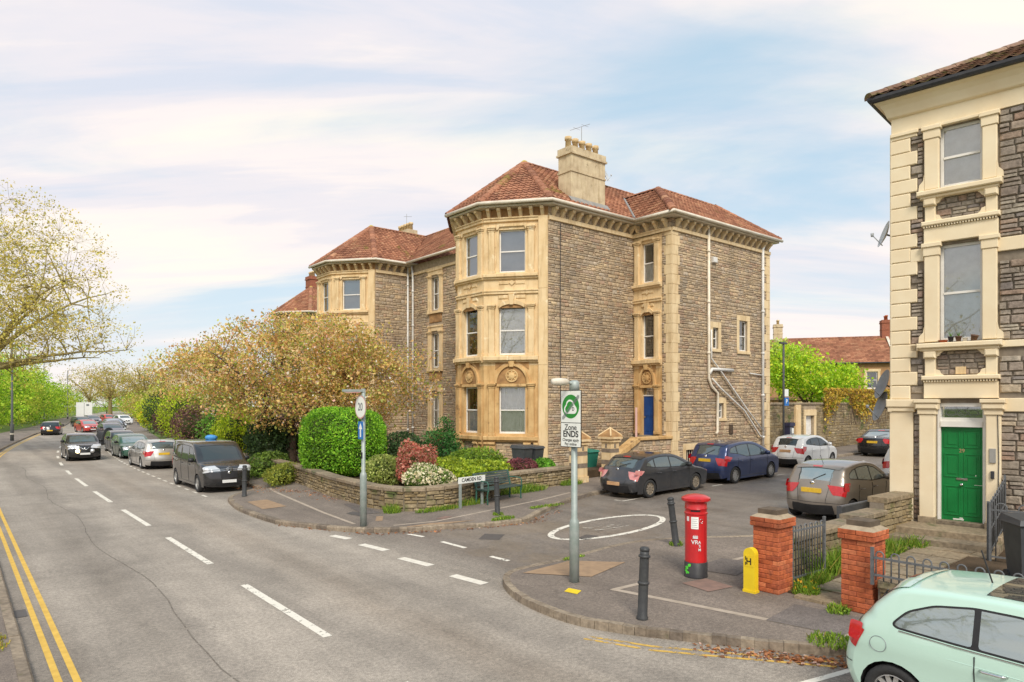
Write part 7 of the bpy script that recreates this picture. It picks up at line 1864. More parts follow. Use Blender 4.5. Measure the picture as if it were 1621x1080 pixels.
JK = car('moving_car', 'black crossover with lit headlight driving towards us', 'car', 'suv', 'paint_black', -12.75, 25.6, -91, GM, glass='car_glass', detail=False)
car('moving_car', 'red car driving towards us behind the black crossover', 'car', 'hatch', 'paint_red', -6.9, 67.5, -82, GM, glass='car_glass_pale', detail=False)
car('moving_car', 'black car with yellow plate driving away on the left', 'car', 'hatch', 'paint_black', -10.6, 62.5, 80, GM, glass='car_glass_dark', detail=False)
car('moving_car', 'dark car behind the red car in the oncoming lane', 'car', 'estate', 'paint_black', -4.8, 88, -82, GM, detail=False)
car('moving_car', 'grey car in front of the white lorry', 'car', 'hatch', 'paint_grey2', -1.8, 101, -82, GM, detail=False)
car('moving_car', 'small red car beside the parked row far down the road', 'car', 'small', 'paint_red', 1.2, 107, -80, GM, detail=False)
car('parked_car', 'grey car parked beside the far red car', 'car', 'hatch', 'paint_grey2', 2.5, 103, -80, GM, detail=False)
def juke_extras():
    T, wrap, tagi, x0, Y = JK
    for sg in (1, -1):
        a = wrap(tagi['g0']+1, .50, .02); MB().lathe([(.12, -.05), (.12, .02), (.001, .05)], 14, (x0-a[0], sg*a[1], a[2]-.06), 'x').build('round_headlight', 'headlight_on' if sg < 0 else 'lamp_clear', T, True)
        a = wrap(tagi['g1'], .72, .02); b = wrap(tagi['g0']+2, .9, .03); MB().tube([(x0-a[0], sg*a[1], a[2]), (x0-b[0], sg*b[1], b[2]-.02), (x0-b[0], 0, b[2]-.03)], .028, 6).build('chrome_grille_bar', 'chrome', T, True)
juke_extras()
def lorry():
    T = sthing('box_lorry', 'white box lorry at the far end of the road', 'lorry', -.6, 118, 0, 82, GM)
    MB().box(-3.2, 2.2, -1.15, 1.15, .95, 3.3).build('cargo_box', 'paint_white', T); MB().box(2.3, 3.9, -1.1, 1.1, .5, 2.6).build('cab', 'paint_white', T)
    MB().box(-3.1, 3.6, -.9, .9, .5, .95).build('chassis', 'underbody', T); MB().box(-3.26, -3.2, -1.1, 1.1, .55, .8).build('rear_bumper', 'lamp_red', T)
    MB().box(-3.215, -3.2, -.02, .02, 1.0, 3.25).build('door_joint', 'trim_black', T); MB().box(-3.22, -3.2, -.7, -.3, 2.7, 3.0).build('emblem', 'sign_grey', T)
    for x in (-2.0, 2.9):
        for y in (-.95, .95): MB().lathe([(.001, -.14), (.42, -.14), (.45, 0), (.42, .14), (.001, .14)], 16, (x, y, .45), 'y').build('wheel', 'tyre', T, True)
lorry()
# covered motorcycle and a bundle on the van roof
def moto():
    T = sthing('covered_motorcycle', 'motorcycle under a black rain cover between the parked cars', 'motorcycle', -9.3, 40.5, 0, -70, None)
    prof = [(-1.05, .1, .28), (-1.0, .75, .22), (-.75, 1.0, .2), (-.3, .92, .24), (.1, 1.05, .26), (.45, 1.3, .36), (.62, 1.32, .4), (.8, 1.0, .26), (1.0, .6, .22), (1.08, .1, .2)]
    mb = MB(); vs = []; k = 10; rg = random.Random(3)
    for x, z, w in prof:
        for i in range(k+1):
            a = math.pi*i/k; vs.append((x+rg.uniform(-.02, .02), w*1.15*math.cos(a)*(1+.1*rg.uniform(-1, 1))*(1.3 if i in (0, k) else 1), max(.06, z*math.sin(a)**.55)))
    m = k+1; mb.add(vs, [(i*m+j, i*m+j+1, (i+1)*m+j+1, (i+1)*m+j) for i in range(len(prof)-1) for j in range(k)]).build('rain_cover', 'cover_black', T, True)
    for x in (-.72, .75): MB().lathe([(.2, -.05), (.3, -.05), (.31, 0), (.3, .05), (.2, .05)], 18, (x, 0, .31), 'y', cap=False).build('wheel', 'tyre', T, True)
moto()
def bundle():
    T = sthing('blue_bundle', 'bright blue tarpaulin bundle on the roof of the black van', 'bundle', -10.6, 8.0, 1.735, -90); T.scale = (.55, .55, .75)
    rg = random.Random(5); mb = MB(); vs = []; n, k = 9, 12
    for i in range(n):
        x = -.36+.72*i/(n-1); w = .2*(1-abs(2*i/(n-1)-1)**4)*(1+.15*math.sin(i*2.4))+.03
        for j in range(k): a = 2*math.pi*j/k; vs.append((x*.6, x*.1+(w+rg.uniform(-.02, .02))*1.6*math.cos(a), .13+w*.62*math.sin(a)))
    mb.add(vs, [(i*k+j, i*k+(j+1) % k, (i+1)*k+(j+1) % k, (i+1)*k+j) for i in range(n-1) for j in range(k)]+[tuple(range(k)), tuple((n-1)*k+j for j in range(k))]).build('tarp', 'tarp_blue', T, True)
    for x in (-.1, .1): MB().tube([(x, .34*math.cos(a), .13+.14*math.sin(a)) for a in np.linspace(0, 6.28, 14)], .01, 4).build('strap', 'trim_black', T)
bundle()
# ================================================================== vegetation
def leaf_mat(name, trans=.35, rough=.55):
    m, nt, b = newmat(name); nt.nodes.remove(b); out = nt.nodes['Material Output']
    a = nt.nodes.new('ShaderNodeAttribute'); a.attribute_name = 'Col'
    d = nt.nodes.new('ShaderNodeBsdfDiffuse'); t = nt.nodes.new('ShaderNodeBsdfTranslucent'); g = nt.nodes.new('ShaderNodeBsdfGlossy'); g.inputs['Roughness'].default_value = rough; g.inputs[0].default_value = (.6, .6, .5, 1)
    nt.links.new(a.outputs['Color'], d.inputs[0]); nt.links.new(a.outputs['Color'], t.inputs[0])
    x = nt.nodes.new('ShaderNodeMixShader'); x.inputs[0].default_value = trans; nt.links.new(d.outputs[0], x.inputs[1]); nt.links.new(t.outputs[0], x.inputs[2])
    y = nt.nodes.new('ShaderNodeMixShader'); y.inputs[0].default_value = .04; nt.links.new(x.outputs[0], y.inputs[1]); nt.links.new(g.outputs[0], y.inputs[2]); nt.links.new(y.outputs[0], out.inputs[0])
leaf_mat('leaf', .42); leaf_mat('petal', .3)
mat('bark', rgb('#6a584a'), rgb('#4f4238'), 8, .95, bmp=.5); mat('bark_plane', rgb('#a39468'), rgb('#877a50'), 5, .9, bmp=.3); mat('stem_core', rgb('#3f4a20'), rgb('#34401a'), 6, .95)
LV = np.array([(-.5, 0, 0), (0, -.32, .06), (.5, 0, 0), (0, .32, .06)])
def leaves(name, P, size, cols, parent, rs, m='leaf', up=.0, var=.25, clump=None, bright=None):
    """leaf-sized faces: P (n,3) positions; cols list of (rgb, weight)"""
    n = len(P); q = rs.normal(size=(n, 3)); q[:, 2] += up; q /= np.linalg.norm(q, axis=1)[:, None]
    h = rs.normal(size=(n, 3)); x = np.cross(q, h); x /= np.linalg.norm(x, axis=1)[:, None]; y = np.cross(q, x)
    sz = size*np.clip(rs.lognormal(-.08, .38, n), .4, 2.0)
    V = P[:, None, :]+(LV[None, :, 0:1]*x[:, None, :]+LV[None, :, 1:2]*y[:, None, :]+LV[None, :, 2:3]*q[:, None, :])*sz[:, None, None]
    w = np.array([c[1] for c in cols], float); w /= w.sum(); ci = rs.choice(len(cols), n, p=w); C0 = np.array([c[0] for c in cols])[ci]
    k = rs.uniform(1-var, 1+var, n)
    if clump is not None: k *= clump
    col = np.clip(C0*k[:, None]*1.45, 0, .92); col = np.concatenate([col, np.ones((n, 1))], 1)
    F_ = np.arange(n*4).reshape(n, 4)
    return mesh_np(name, V.reshape(-1, 3), F_, m, parent, np.repeat(col, 4, axis=0))
def hexc(*a): return [(rgb(h), w) for h, w in a]
def mound(name, label, cat, loc, rad, n, size, cols, seed, power=2.0, group=None, lump=.18, nl=9, core=.55, base=0, hollow=.62, up=.2, extra=None, m='leaf', stems=0):
    """shrub: leaves through an uneven rounded volume with lumps and gaps, over a stem core"""
    rs = np.random.RandomState(seed); T = thing(name, label, cat, loc, 0, group)
    d = rs.normal(size=(n, 3)); d /= np.linalg.norm(d, axis=1)[:, None]
    un = d.copy()
    if power > 2: d = d/((np.abs(d)**power).sum(1)[:, None]**(1/power))
    lc = rs.normal(size=(nl, 3)); lc /= np.linalg.norm(lc, axis=1)[:, None]; lh = rs.uniform(-1, 1, nl)
    bump_ = (np.exp(-((un[:, None, :]-lc[None])**2).sum(2)/.16)*lh[None]).sum(1)*lump
    r = (hollow+(1-hollow)*rs.uniform(0, 1, n)**.45)*(1+bump_)+rs.normal(0, .015, n)
    P = d*r[:, None]*np.array(rad); P[:, 2] += rad[2]*.98+base
    P = P[P[:, 2] > 0.0]
    cl = 1+.22*np.sin(P[:, 0]*4.1/max(rad[0], .5)+seed)*np.sin(P[:, 1]*3.7/max(rad[1], .5)+2)+.12*np.sin(P[:, 2]*5)
    leaves('foliage', P, size, cols, T, rs, m, up, .28, cl)
    if extra:
        en, es, ec, em = extra; d = rs.normal(size=(en, 3)); d /= np.linalg.norm(d, axis=1)[:, None]; d[:, 2] = np.abs(d[:, 2])*.9
        bb = (np.exp(-((d[:, None, :]-lc[None])**2).sum(2)/.16)*lh[None]).sum(1)*lump; P2 = d*(rs.uniform(.92, 1.08, en)*(1+bb))[:, None]*np.array(rad); P2[:, 2] += rad[2]*.98+base; leaves('blossom', P2, es, ec, T, rs, em, .5, .12)
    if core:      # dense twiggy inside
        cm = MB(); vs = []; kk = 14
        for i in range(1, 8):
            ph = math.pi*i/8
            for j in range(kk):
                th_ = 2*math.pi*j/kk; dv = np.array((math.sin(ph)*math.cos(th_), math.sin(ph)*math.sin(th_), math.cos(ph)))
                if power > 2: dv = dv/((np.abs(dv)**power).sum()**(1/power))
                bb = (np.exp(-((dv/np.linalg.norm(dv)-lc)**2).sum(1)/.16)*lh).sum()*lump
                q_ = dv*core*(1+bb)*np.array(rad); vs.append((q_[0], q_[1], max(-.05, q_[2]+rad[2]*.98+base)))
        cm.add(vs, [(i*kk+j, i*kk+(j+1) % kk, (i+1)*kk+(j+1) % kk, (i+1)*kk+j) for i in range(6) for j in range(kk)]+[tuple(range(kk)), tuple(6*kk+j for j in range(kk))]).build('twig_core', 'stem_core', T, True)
    mb = MB(); rg = random.Random(seed)
    for k in range(max(3, stems)):
        an = rg.uniform(0, 6.28); q = rg.uniform(.2, .6); mb.tube([(.05*math.cos(an), .05*math.sin(an), -.25), (rad[0]*q*.5*math.cos(an), rad[1]*q*.5*math.sin(an), rad[2]*.7+base), (rad[0]*q*math.cos(an), rad[1]*q*math.sin(an), rad[2]*1.5+base)], [.035, .025, .01], 5)
    mb.build('stems', 'bark', T)
    return T
def tree(name, label, loc, th, tr, ells, nlimb, ntarget, cl_r, per, size, cols, seed, bark='bark', group=None, lean=(0, 0), minz=None, extra=None, twig=.018, shell=.35, up=.1, cat='tree', limb_r=.45, sec=5):
    rs = np.random.RandomState(seed); T = thing(name, label, cat, loc, 0, group)
    vol = np.array([e[3]*e[4]*e[5] for e in ells]); vol = vol/vol.sum()
    def sample(n, lo):
        out = []
        for k in rs.choice(len(ells), n, p=vol):
            e = ells[k]; d = rs.normal(size=3); d /= np.linalg.norm(d); r = (lo+(1-lo)*rs.uniform())**.6
            out.append((e[0]+d[0]*e[3]*r, e[1]+d[1]*e[4]*r, e[2]+d[2]*e[5]*r))
        return np.array(out)
    top = Vector((lean[0], lean[1], th)); mb = MB()
    mb.tube([(0, 0, -.3), (lean[0]*.2, lean[1]*.2, th*.35), (lean[0]*.6, lean[1]*.6, th*.7), top], [tr*1.25, tr, tr*.9, tr*.8], 10)
    limbs = []; trunk_mesh = mb
    mains = sample(nlimb, .55)
    order = np.argsort(np.arctan2(mains[:, 1], mains[:, 0])); br = MB()
    for k in order:
        e = Vector(mains[k].tolist()); m1 = top.lerp(e, .4)+Vector((rs.uniform(-.4, .4), rs.uniform(-.4, .4), abs(e.z-top.z)*.25+rs.uniform(0, .4))); pts = []
        for i in range(9):
            u = i/8; p = top*(1-u)**2+m1*2*u*(1-u)+e*u*u; pts.append(p+Vector((rs.normal(0, .05), rs.normal(0, .05), rs.normal(0, .05)))*(1 if 0 < i < 8 else 0))
        r0 = tr*limb_r*rs.uniform(.7, 1.1); rads = [r0*(1-u/8*.85) for u in range(9)]; br.tube(pts, rads, 6); limbs += list(zip(pts[2:], rads[2:]))
    LP = np.array([tuple(p) for p, _ in limbs]); LR = [r for _, r in limbs]
    for q in sample(nlimb*sec, .3):
        j = int(np.argmin(((LP-q)**2).sum(1)*(1+rs.uniform(0, 1.5, len(LP))))); a = Vector(LP[j].tolist()); b = Vector(q.tolist()); ln = (b-a).length
        c1 = a.lerp(b, .5)+Vector((rs.normal(0, .15), rs.normal(0, .15), rs.uniform(-.05, .3)))*ln; pts = []
        for i in range(6):
            u = i/5; pts.append(a*(1-u)**2+c1*2*u*(1-u)+b*u*u+Vector(tuple(rs.normal(0, .02*ln, 3)))*(1 if 0 < i < 5 else 0))
        r0 = min(LR[j]*.75, twig*3.5); rad_ = [r0*(1-.75*i/5) for i in range(6)]; br.tube(pts, rad_, 5, False); limbs += list(zip(pts[1:], rad_[1:]))
    LP = np.array([tuple(p) for p, _ in limbs]); LR = [r for _, r in limbs]
    tg = sample(ntarget, shell)
    if minz is not None: tg = tg[tg[:, 2] > minz]
    for q in tg:
        j = int(np.argmin(((LP-q)**2).sum(1)+.0)); a = Vector(LP[j].tolist()); b = Vector(q.tolist())
        mid = a.lerp(b, .5)+Vector((rs.normal(0, .12), rs.normal(0, .12), rs.uniform(0, .25)))*(b-a).length*.4
        r0 = min(LR[j]*.7, twig*2.2); br.tube([a, mid, b], [r0, r0*.65, .006], 4, False)
    trunk_mesh.build('trunk', bark, T, True); br.build('branches', bark, T, True)
    n = len(tg)*per; idx = np.repeat(np.arange(len(tg)), per)
    P = tg[idx]+rs.normal(size=(n, 3))*np.array([cl_r, cl_r, cl_r*.7])
    tone = rs.uniform(.78, 1.22, len(tg))[idx]
    leaves('crown', P, size, cols, T, rs, 'leaf', up, .25, tone)
    if extra:
        en, es, ec = extra; ii = rs.choice(len(tg), en); ii = np.repeat(ii, 5); P = tg[ii]+rs.normal(size=(len(ii), 3))*cl_r*.55+rs.normal(size=(en, 3)).repeat(5, 0)*.0; leaves('blossom', P, es, ec, T, rs, 'petal', .2, .12)
    return T
# the cherry over the pavement
tree('cherry_tree', 'spreading cherry tree with bronze leaves and pink blossom over the pavement', (-10.1, 31.2, .4), 1.35, .21,
     [(0, 0, 4.6, 5.0, 3.6, 2.2), (-3.6, .2, 4.2, 3.1, 2.6, 1.5), (3.8, -.2, 3.7, 3.1, 2.4, 2.1), (.6, -.4, 2.9, 4.6, 3.0, 1.4), (1.2, 0, 5.6, 3.4, 2.6, 1.4)], 14, 1450, .25, 36, .105,
     hexc(('#c89e60', 3), ('#d2ae74', 2.8), ('#b3a654', 2.6), ('#979c48', 2.4), ('#c29468', 2.2), ('#84903f', 1.4)), 5, minz=1.3, extra=(1150, .085, hexc(('#e0bcb0', 3), ('#d0a096', 1.5), ('#e8d2c6', 2))), shell=.30, limb_r=.42)
# the big plane on the left
tree('plane_tree', 'tall plane tree with sparse young leaves at the left edge', (-33.6, 42.5, 0), 5.2, .55,
     [(0, 0, 10.6, 8.6, 7, 6.6), (4.2, -1, 8.4, 5.0, 4.5, 3.0), (-2, 0, 12.5, 6, 6, 4.5), (6.8, -.5, 7.3, 3.8, 3, 2.0)], 22, 2600, .28, 15, .12,
     hexc(('#b8a850', 3), ('#c6b25c', 2), ('#9f9a46', 2), ('#ceb874', 1)), 8, 'bark_plane', shell=.12, twig=.018, limb_r=.34, lean=(.5, 0))
tree('plane_tree', 'half-bare plane tree across the road whose branches show in the window reflections', (-5.5, -17, 0), 3.6, .4,
     [(0, 0, 8.5, 6.5, 5, 4.5)], 16, 500, .3, 5, .12, hexc(('#b8a850', 3), ('#9f9a46', 2)), 18, 'bark_plane', shell=.12, twig=.02, limb_r=.36)
tree('plane_tree', 'half-bare plane tree beside the camera reflected in the mint car windows', (-14, 2.5, 0), 3.2, .35,
     [(0, 0, 7.5, 5, 5, 4.2)], 14, 400, .3, 5, .12, hexc(('#b8a850', 3), ('#9f9a46', 2)), 19, 'bark_plane', shell=.12, twig=.02, limb_r=.36)
# hedgerow trees on the left
GL = hexc(('#8fae2c', 3), ('#a4bc38', 2.4), ('#6f9426', 2.4), ('#557a22', 1.2), ('#b8c64a', 1)); GY = hexc(('#a3b23c', 3), ('#b8b850', 2), ('#7f962e', 2)); GD = hexc(('#4f6e24', 2), ('#6a8a2c', 2), ('#86a03a', 1))
def road_xyz(o_, t, dz=0): s = cs(t)+o_; x, y = xy(s, t); return (x, y, dz)
hl = [(-9.2, 72, 5.6, 3.6, GL, 'leaf-green shrub nearest on the left verge'), (-9.4, 81, 6.2, 4.0, GL, 'bright green shrub left of the nearest lamp post'), (-9.2, 91, 6.4, 4.2, GY, 'yellow-green shrub behind the nearest lamp post'),
      (-12.5, 99, 9.0, 4.4, GY, 'yellowish tree rising behind the left shrubs'), (-11, 109, 10.6, 4.8, GL, 'tallest bright green tree on the left verge'), (-9.0, 103, 6.4, 4.2, GL, 'rounded green bush in front of the tallest left tree'),
      (-9.2, 117, 6.6, 4.4, GL, 'green bush beside the middle lamp post'), (-11.5, 122, 9.4, 4.6, GY, 'pale tree between the two far lamp posts'), (-9.0, 131, 5.6, 4.6, GL, 'low green bush beside the farthest lamp post'), (-9.2, 145, 5.2, 5.0, GY, 'low yellow-green bush beyond the farthest lamp post'), (-9.5, 162, 5.5, 6.0, GL, 'farthest low green bush on the left verge')]
for i, (o_, t, h, r, cl, lab) in enumerate(hl):
    h *= 1.3 if h < 8 else 1.22
    tree('verge_tree', lab, road_xyz(o_, t, .1), h*.22, .13, [(0, 0, h*.40, r, r, h*.40), (r*.3, .2, h*.68, r*.62, r*.62, h*.32), (-r*.35, -.3, h*.55, r*.6, r*.6, h*.3)], 7, 260, .42, 22, .24, cl, 40+i, group='trees and shrubs on the left verge', shell=.45, twig=.02)
# trees closing the road
GO = hexc(('#b09a58', 3), ('#a3964a', 2), ('#8d9440', 1.6), ('#b8a878', 1))
for i, (x, y, h, r, cl, lab, per) in enumerate([(-88.5, 150, 13.5, 6.8, GO, 'half-bare tan tree with a thick trunk at the end of the road', 12), (-103, 166, 13, 7, GO, 'half-bare tree left of the lorry', 10), (-85, 162, 13.5, 6.5, GO, 'half-bare tan tree above the parked row', 12), (-79, 146, 12.5, 5.5, GO, 'half-bare tan tree beside the distant houses', 11), (-118, 175, 8, 7, GL, 'green tree far left behind the lorry', 20),
        (-94, 170, 7.5, 7, GL, 'green bushy tree behind the thick tan trunk', 20), (-78, 146, 6, 5.2, GL, 'green bushy tree at the end of the parked row', 22), (-64, 122, 6.5, 4.5, GY, 'pale green tree above the yellow bush', 16), (-108, 155, 6.0, 5, GL, 'green bush beyond the lorry on the left', 20), (-58, 108, 5.5, 3.5, GO, 'brownish tree behind the right-hand hedges', 14), (-122, 205, 9, 9, GL, 'broad green tree farthest left at the road end', 22), (-108, 200, 8, 8.5, GY, 'broad yellow-green tree straight behind the lorry', 22), (-95, 195, 8.5, 8, GL, 'broad green tree behind the far parked cars', 22), (-84, 180, 8, 7, GY, 'pale green tree beside the farthest pale house', 22)]):
    big = per < 14
    tree('road_end_tree', lab, (x, y, 0), h*.30 if big else h*.2, .42 if big else .18, [(0, 0, h*.60, r, r, h*.36), (r*.3, 0, h*.5, r*.75, r*.7, h*.25)] if big else [(0, 0, h*.45, r, r, h*.45), (r*.4, 0, h*.6, r*.6, r*.6, h*.3)], 12, 420 if big else 240, .45, per, .26, cl, 70+i, 'bark_plane' if big else 'bark', 'trees closing the far end of the road', shell=.2, twig=.04)
# hedges and shrubs in front of the villas along the pavement
LIMEB = hexc(('#a9b92a', 3), ('#bcc63c', 2), ('#8fa426', 2), ('#768c24', 1)); LIME = hexc(('#8f9f2a', 3), ('#a2ae3a', 2), ('#788c26', 2), ('#5f7622', 1.4)); DARKG = hexc(('#31452a', 3), ('#3f5632', 2), ('#4c6438', 1)); PURP = hexc(('#6a4a48', 3), ('#7c5a54', 2), ('#59403c', 2), ('#8a7048', .6))
YEL = hexc(('#e0b020', 3), ('#d09a1a', 2), ('#b8a030', 1)); OLV = hexc(('#7c8434', 3), ('#94963e', 2), ('#66722c', 2))
def gxyz(s, t, dz=.35): x, y = xy(s, t); return (x, y, Gst(s, t)+dz)
GS = 'shrubs in the villa front gardens'
for i, (o_, t, rx, rz, cl, nm, lab, n, sz) in enumerate([(6.6, 80, .9, 1.0, YEL, 'flowering_shrub', 'small golden yellow bush far along the pavement', 1500, .12), (7.6, 62, 2.2, 1.9, LIMEB, 'shrub', 'bright lime shrub behind the yellow bush', 4200, .14), (8.0, 50, 1.9, 2.1, DARKG, 'shrub', 'dark blue-green shrub between the lime ones', 4200, .13), (7.6, 44, 1.3, 1.5, PURP, 'shrub', 'dull purple-brown shrub beside the dark one', 2600, .12),
        (8.4, 37, 2.3, 2.2, LIMEB, 'shrub', 'large lime green shrub left of the purple bush', 5200, .13), (7.7, 29, 1.5, 1.5, PURP, 'shrub', 'round purple-leaved bush above the silver car', 4200, .11), (8.6, 23, 1.7, 1.6, hexc(('#4f7a2c', 2), ('#6f9434', 2), ('#3d5f26', 1)), 'shrub', 'mid-green shrub above the black van', 4200, .12), (7.8, 17.5, 1.5, 1.35, LIMEB, 'shrub', 'yellow-green leafy shrub right of the van roof', 3800, .12),
        (9.4, 56, 1.6, 2.6, GY, 'shrub', 'tall pale shrub behind the dark one', 3200, .14), (9.8, 30, 2.2, 2.4, OLV, 'shrub', 'olive green shrub behind the purple bush', 4200, .13)]):
    s = cs(t)+o_; x, y = xy(s, t); mound(nm, lab, 'shrub', (x, y, .2), (rx, rx, rz), n, sz, cl, 100+i, group=GS, hollow=.5, lump=.3)
mound('yew_shrub', 'dark drooping evergreen shrub behind the van bollard', 'shrub', gxyz(-7.0, 11.3, .0), (1.25, 1.25, 1.35), 6500, .12, DARKG, 120, group=GS, lump=.35, hollow=.45)
mound('ivy_mound', 'low tangle of ivy at the wall below the dark evergreen', 'shrub', gxyz(-8.1, 9.0, .0), (.7, 2.6, .55), 3800, .09, hexc(('#5f7a30', 2), ('#748c3a', 2), ('#47602a', 2)), 121, group=GS, hollow=.4)
mound('ivy_mound', 'green weeds growing along the wall near the clipped hedge', 'shrub', gxyz(-8.55, 5.6, .05), (.55, 1.9, .42), 2600, .08, OLV, 122, group=GS, hollow=.4)
mound('clipped_hedge', 'large clipped bright green hedge behind the corner wall', 'hedge', gxyz(-6.95, 3.9, .35), (1.55, 1.5, 1.32), 34000, .066, hexc(('#7aaa2c', 3), ('#94be38', 2.4), ('#5c8c24', 2.4), ('#40661c', 1.3)), 123, power=3.2, lump=.07, hollow=.80, up=.3, core=.84, nl=16)
mound('dark_shrub', 'dark green shrub right of the clipped hedge', 'shrub', gxyz(-4.6, 3.6, .3), (1.0, 1.0, .85), 4200, .09, DARKG, 124, group=GS)
mound('variegated_shrub', 'loose pale green shrub left of the red one', 'shrub', gxyz(-7.15, .5, .3), (.7, .8, .55), 3600, .08, hexc(('#8f9a4e', 3), ('#a8ac68', 2), ('#6c7c3c', 2)), 125, group=GS, lump=.3)
mound('red_shrub', 'coral red leaved shrub behind the white blossom', 'shrub', gxyz(-6.5, -.45, .25), (.65, .95, .72), 6500, .075, hexc(('#a85e50', 3), ('#bd8272', 2.4), ('#944c40', 1.6), ('#74703c', 1.2), ('#c49a84', 1)), 126, group=GS, lump=.5, hollow=.4, nl=14)
mound('white_shrub', 'shrub covered in white blossom above the corner wall', 'shrub', gxyz(-6.8, -1.9, .2), (.8, 1.05, .48), 6000, .07, hexc(('#5f7a34', 3), ('#7a8f44', 2), ('#48602a', 1)), 127, group=GS, lump=.45, nl=16, hollow=.5, extra=(1500, .085, hexc(('#cfc4a6', 4), ('#c2b690', 1)), 'petal'))
for i, (s, t, rx, ry, rz, lab) in enumerate([(-4.5, .6, 1.2, 1.4, .38, 'spreading lime juniper behind the street name sign'), (-3.6, -.6, 1.1, 1.0, .36, 'spreading lime juniper behind the bench'), (-4.8, -1.0, .9, .8, .30, 'low lime juniper just behind the wall by the bench'), (-3.0, .8, 1.2, 1.0, .5, 'deeper green juniper under the bay window')]):
    mound('juniper', lab, 'shrub', gxyz(s, t, .35), (rx, ry, rz), 5200, .085, LIME if i < 3 else hexc(('#6f8a2c', 2), ('#87a036', 2), ('#55702a', 1)), 130+i, group='spreading junipers in the corner garden', lump=.35, hollow=.4, up=.8)
tree('conifer', 'dark green pointed conifer beside the bay window', gxyz(-3.2, 3.0, .3), .3, .06, [(0, 0, .7, 1.2, 1.1, .5), (0, 0, 1.2, .75, .7, .6), (.2, 0, 1.7, .35, .35, .6)], 8, 220, .13, 34, .075, hexc(('#2f5a2c', 3), ('#3f7034', 2), ('#557f3c', 1)), 140, cat='shrub')
mound('purple_shrub', 'round dark red barberry behind the right end of the bench', 'shrub', gxyz(-2.55, -1.35, .3), (.62, .62, .40), 5200, .05, hexc(('#7a4248', 3), ('#8f545a', 2), ('#5f363a', 2)), 141, group=GS, lump=.08, hollow=.7)
mound('green_shrub', 'glossy green shrub beside the dark bins', 'shrub', gxyz(-1.7, -1.55, .3), (.5, .5, .36), 2600, .08, hexc(('#5f8f2c', 3), ('#7aa83c', 2), ('#47702a', 1)), 142, group=GS)
# tree behind the far wall
tree('garden_tree', 'fresh green garden tree behind the tall boundary wall', (21.0, 47.5, -.1), 2.2, .16, [(0, 0, 5.0, 3.4, 2.6, 1.5), (-1.6, 0, 6.2, 1.9, 1.8, 1.3), (1.7, 0, 4.3, 2.0, 1.8, 1.2)], 10, 420, .26, 30, .17, hexc(('#9fc02c', 3), ('#b8cc3a', 2), ('#7fa42a', 2), ('#c8c83a', 1)), 150, shell=.3, limb_r=.6)
tree('back_tree', 'pale green tree against the roofs beyond the villa', (23.6, 60, .6), 2.5, .2, [(0, 0, 6.2, 1.7, 1.8, 2.0)], 9, 260, .35, 24, .2, hexc(('#a8bc58', 2), ('#94ac48', 2), ('#b4b86a', 1)), 151, shell=.3)
def ivy():
    rs = np.random.RandomState(9); T = sthing('wall_creeper', 'yellowing creeper hanging over the tall boundary wall', 'creeper', 22, -2.2, 0)
    n = 9000; u = rs.uniform(-3.6, 7, n); z = 3.35-np.abs(rs.normal(0, .62, n))*(.75+.5*np.sin(u*1.3)); d = -rs.uniform(.0, .22, n); ok = z > .9+.5*np.sin(u*2.1); P = np.stack([u, d, z], 1)[ok]
    leaves('leaves', P, .15, hexc(('#b89a3a', 3), ('#c8b04a', 2), ('#94803a', 2), ('#7f8a34', 1.2), ('#8a6a40', 2)), T, rs)
    mb = MB()
    for k in range(30):
        x = rs.uniform(-3.4, 6.8); mb.tube([(x, -.03, 3.3), (x+rs.uniform(-.3, .3), -.06, 2.4), (x+rs.uniform(-.6, .6), -.04, 1.3)], .012, 4)
    mb.build('stems', 'bark', T)
ivy()
# weeds, tufts and litter
WG = hexc(('#7f9f34', 3), ('#94b23e', 2), ('#5f8228', 2), ('#b0a850', .6))
def tuft(name, label, s, t, r, h, n, seed, dz=PV, cols=WG, flower=None, ry=None):
    T = sthing(name, label, 'weed', s, t, dz, 0, 'weeds growing along walls and kerbs'); rs = np.random.RandomState(seed); ry = ry or r
    a = rs.uniform(0, 6.28, n); q = np.sqrt(rs.uniform(0, 1, n)); P0 = np.stack([np.cos(a)*q*r, np.sin(a)*q*ry, np.zeros(n)], 1); hh = h*rs.uniform(.4, 1.1, n)*(1-.5*q)
    d = rs.normal(0, .35, (n, 2)); tip = P0+np.stack([d[:, 0]*hh, d[:, 1]*hh, hh], 1); w = rs.normal(0, 1, (n, 2)); w /= np.linalg.norm(w, axis=1)[:, None]; W_ = np.concatenate([w*.008, np.zeros((n, 1))], 1)
    mid = (P0*.4+tip*.6)+np.array([0, 0, .01]); V = np.stack([P0-W_, P0+W_, mid+W_*1.4, tip, mid-W_*1.4][:4], 1)
    wts = np.array([c[1] for c in cols]); C0 = np.array([c[0] for c in cols])[rs.choice(len(cols), n, p=wts/wts.sum())]*rs.uniform(.75, 1.2, n)[:, None]; C0 = np.concatenate([np.clip(C0, 0, 1), np.ones((n, 1))], 1)
    mesh_np('blades', V.reshape(-1, 3), np.arange(n*4).reshape(n, 4), 'leaf', T, np.repeat(C0, 4, 0))
    m = n//2; P = P0[:m]+np.stack([np.zeros(m), np.zeros(m), hh[:m]*rs.uniform(.3, .9, m)], 1); leaves('leaves', P, .032, cols, T, rs, up=.6)
    if flower: P = P0[:20]+np.stack([np.zeros(20), np.zeros(20), hh[:20]], 1); leaves('flowers', P, .05, hexc((flower, 1)), T, rs, up=1)['kind'] = 'stuff'
tuft('weed_clump', 'weeds with yellow flowers at the foot of the left brick pillar', -7.95, -14.75, .22, .3, 260, 1, flower='#e0a020')
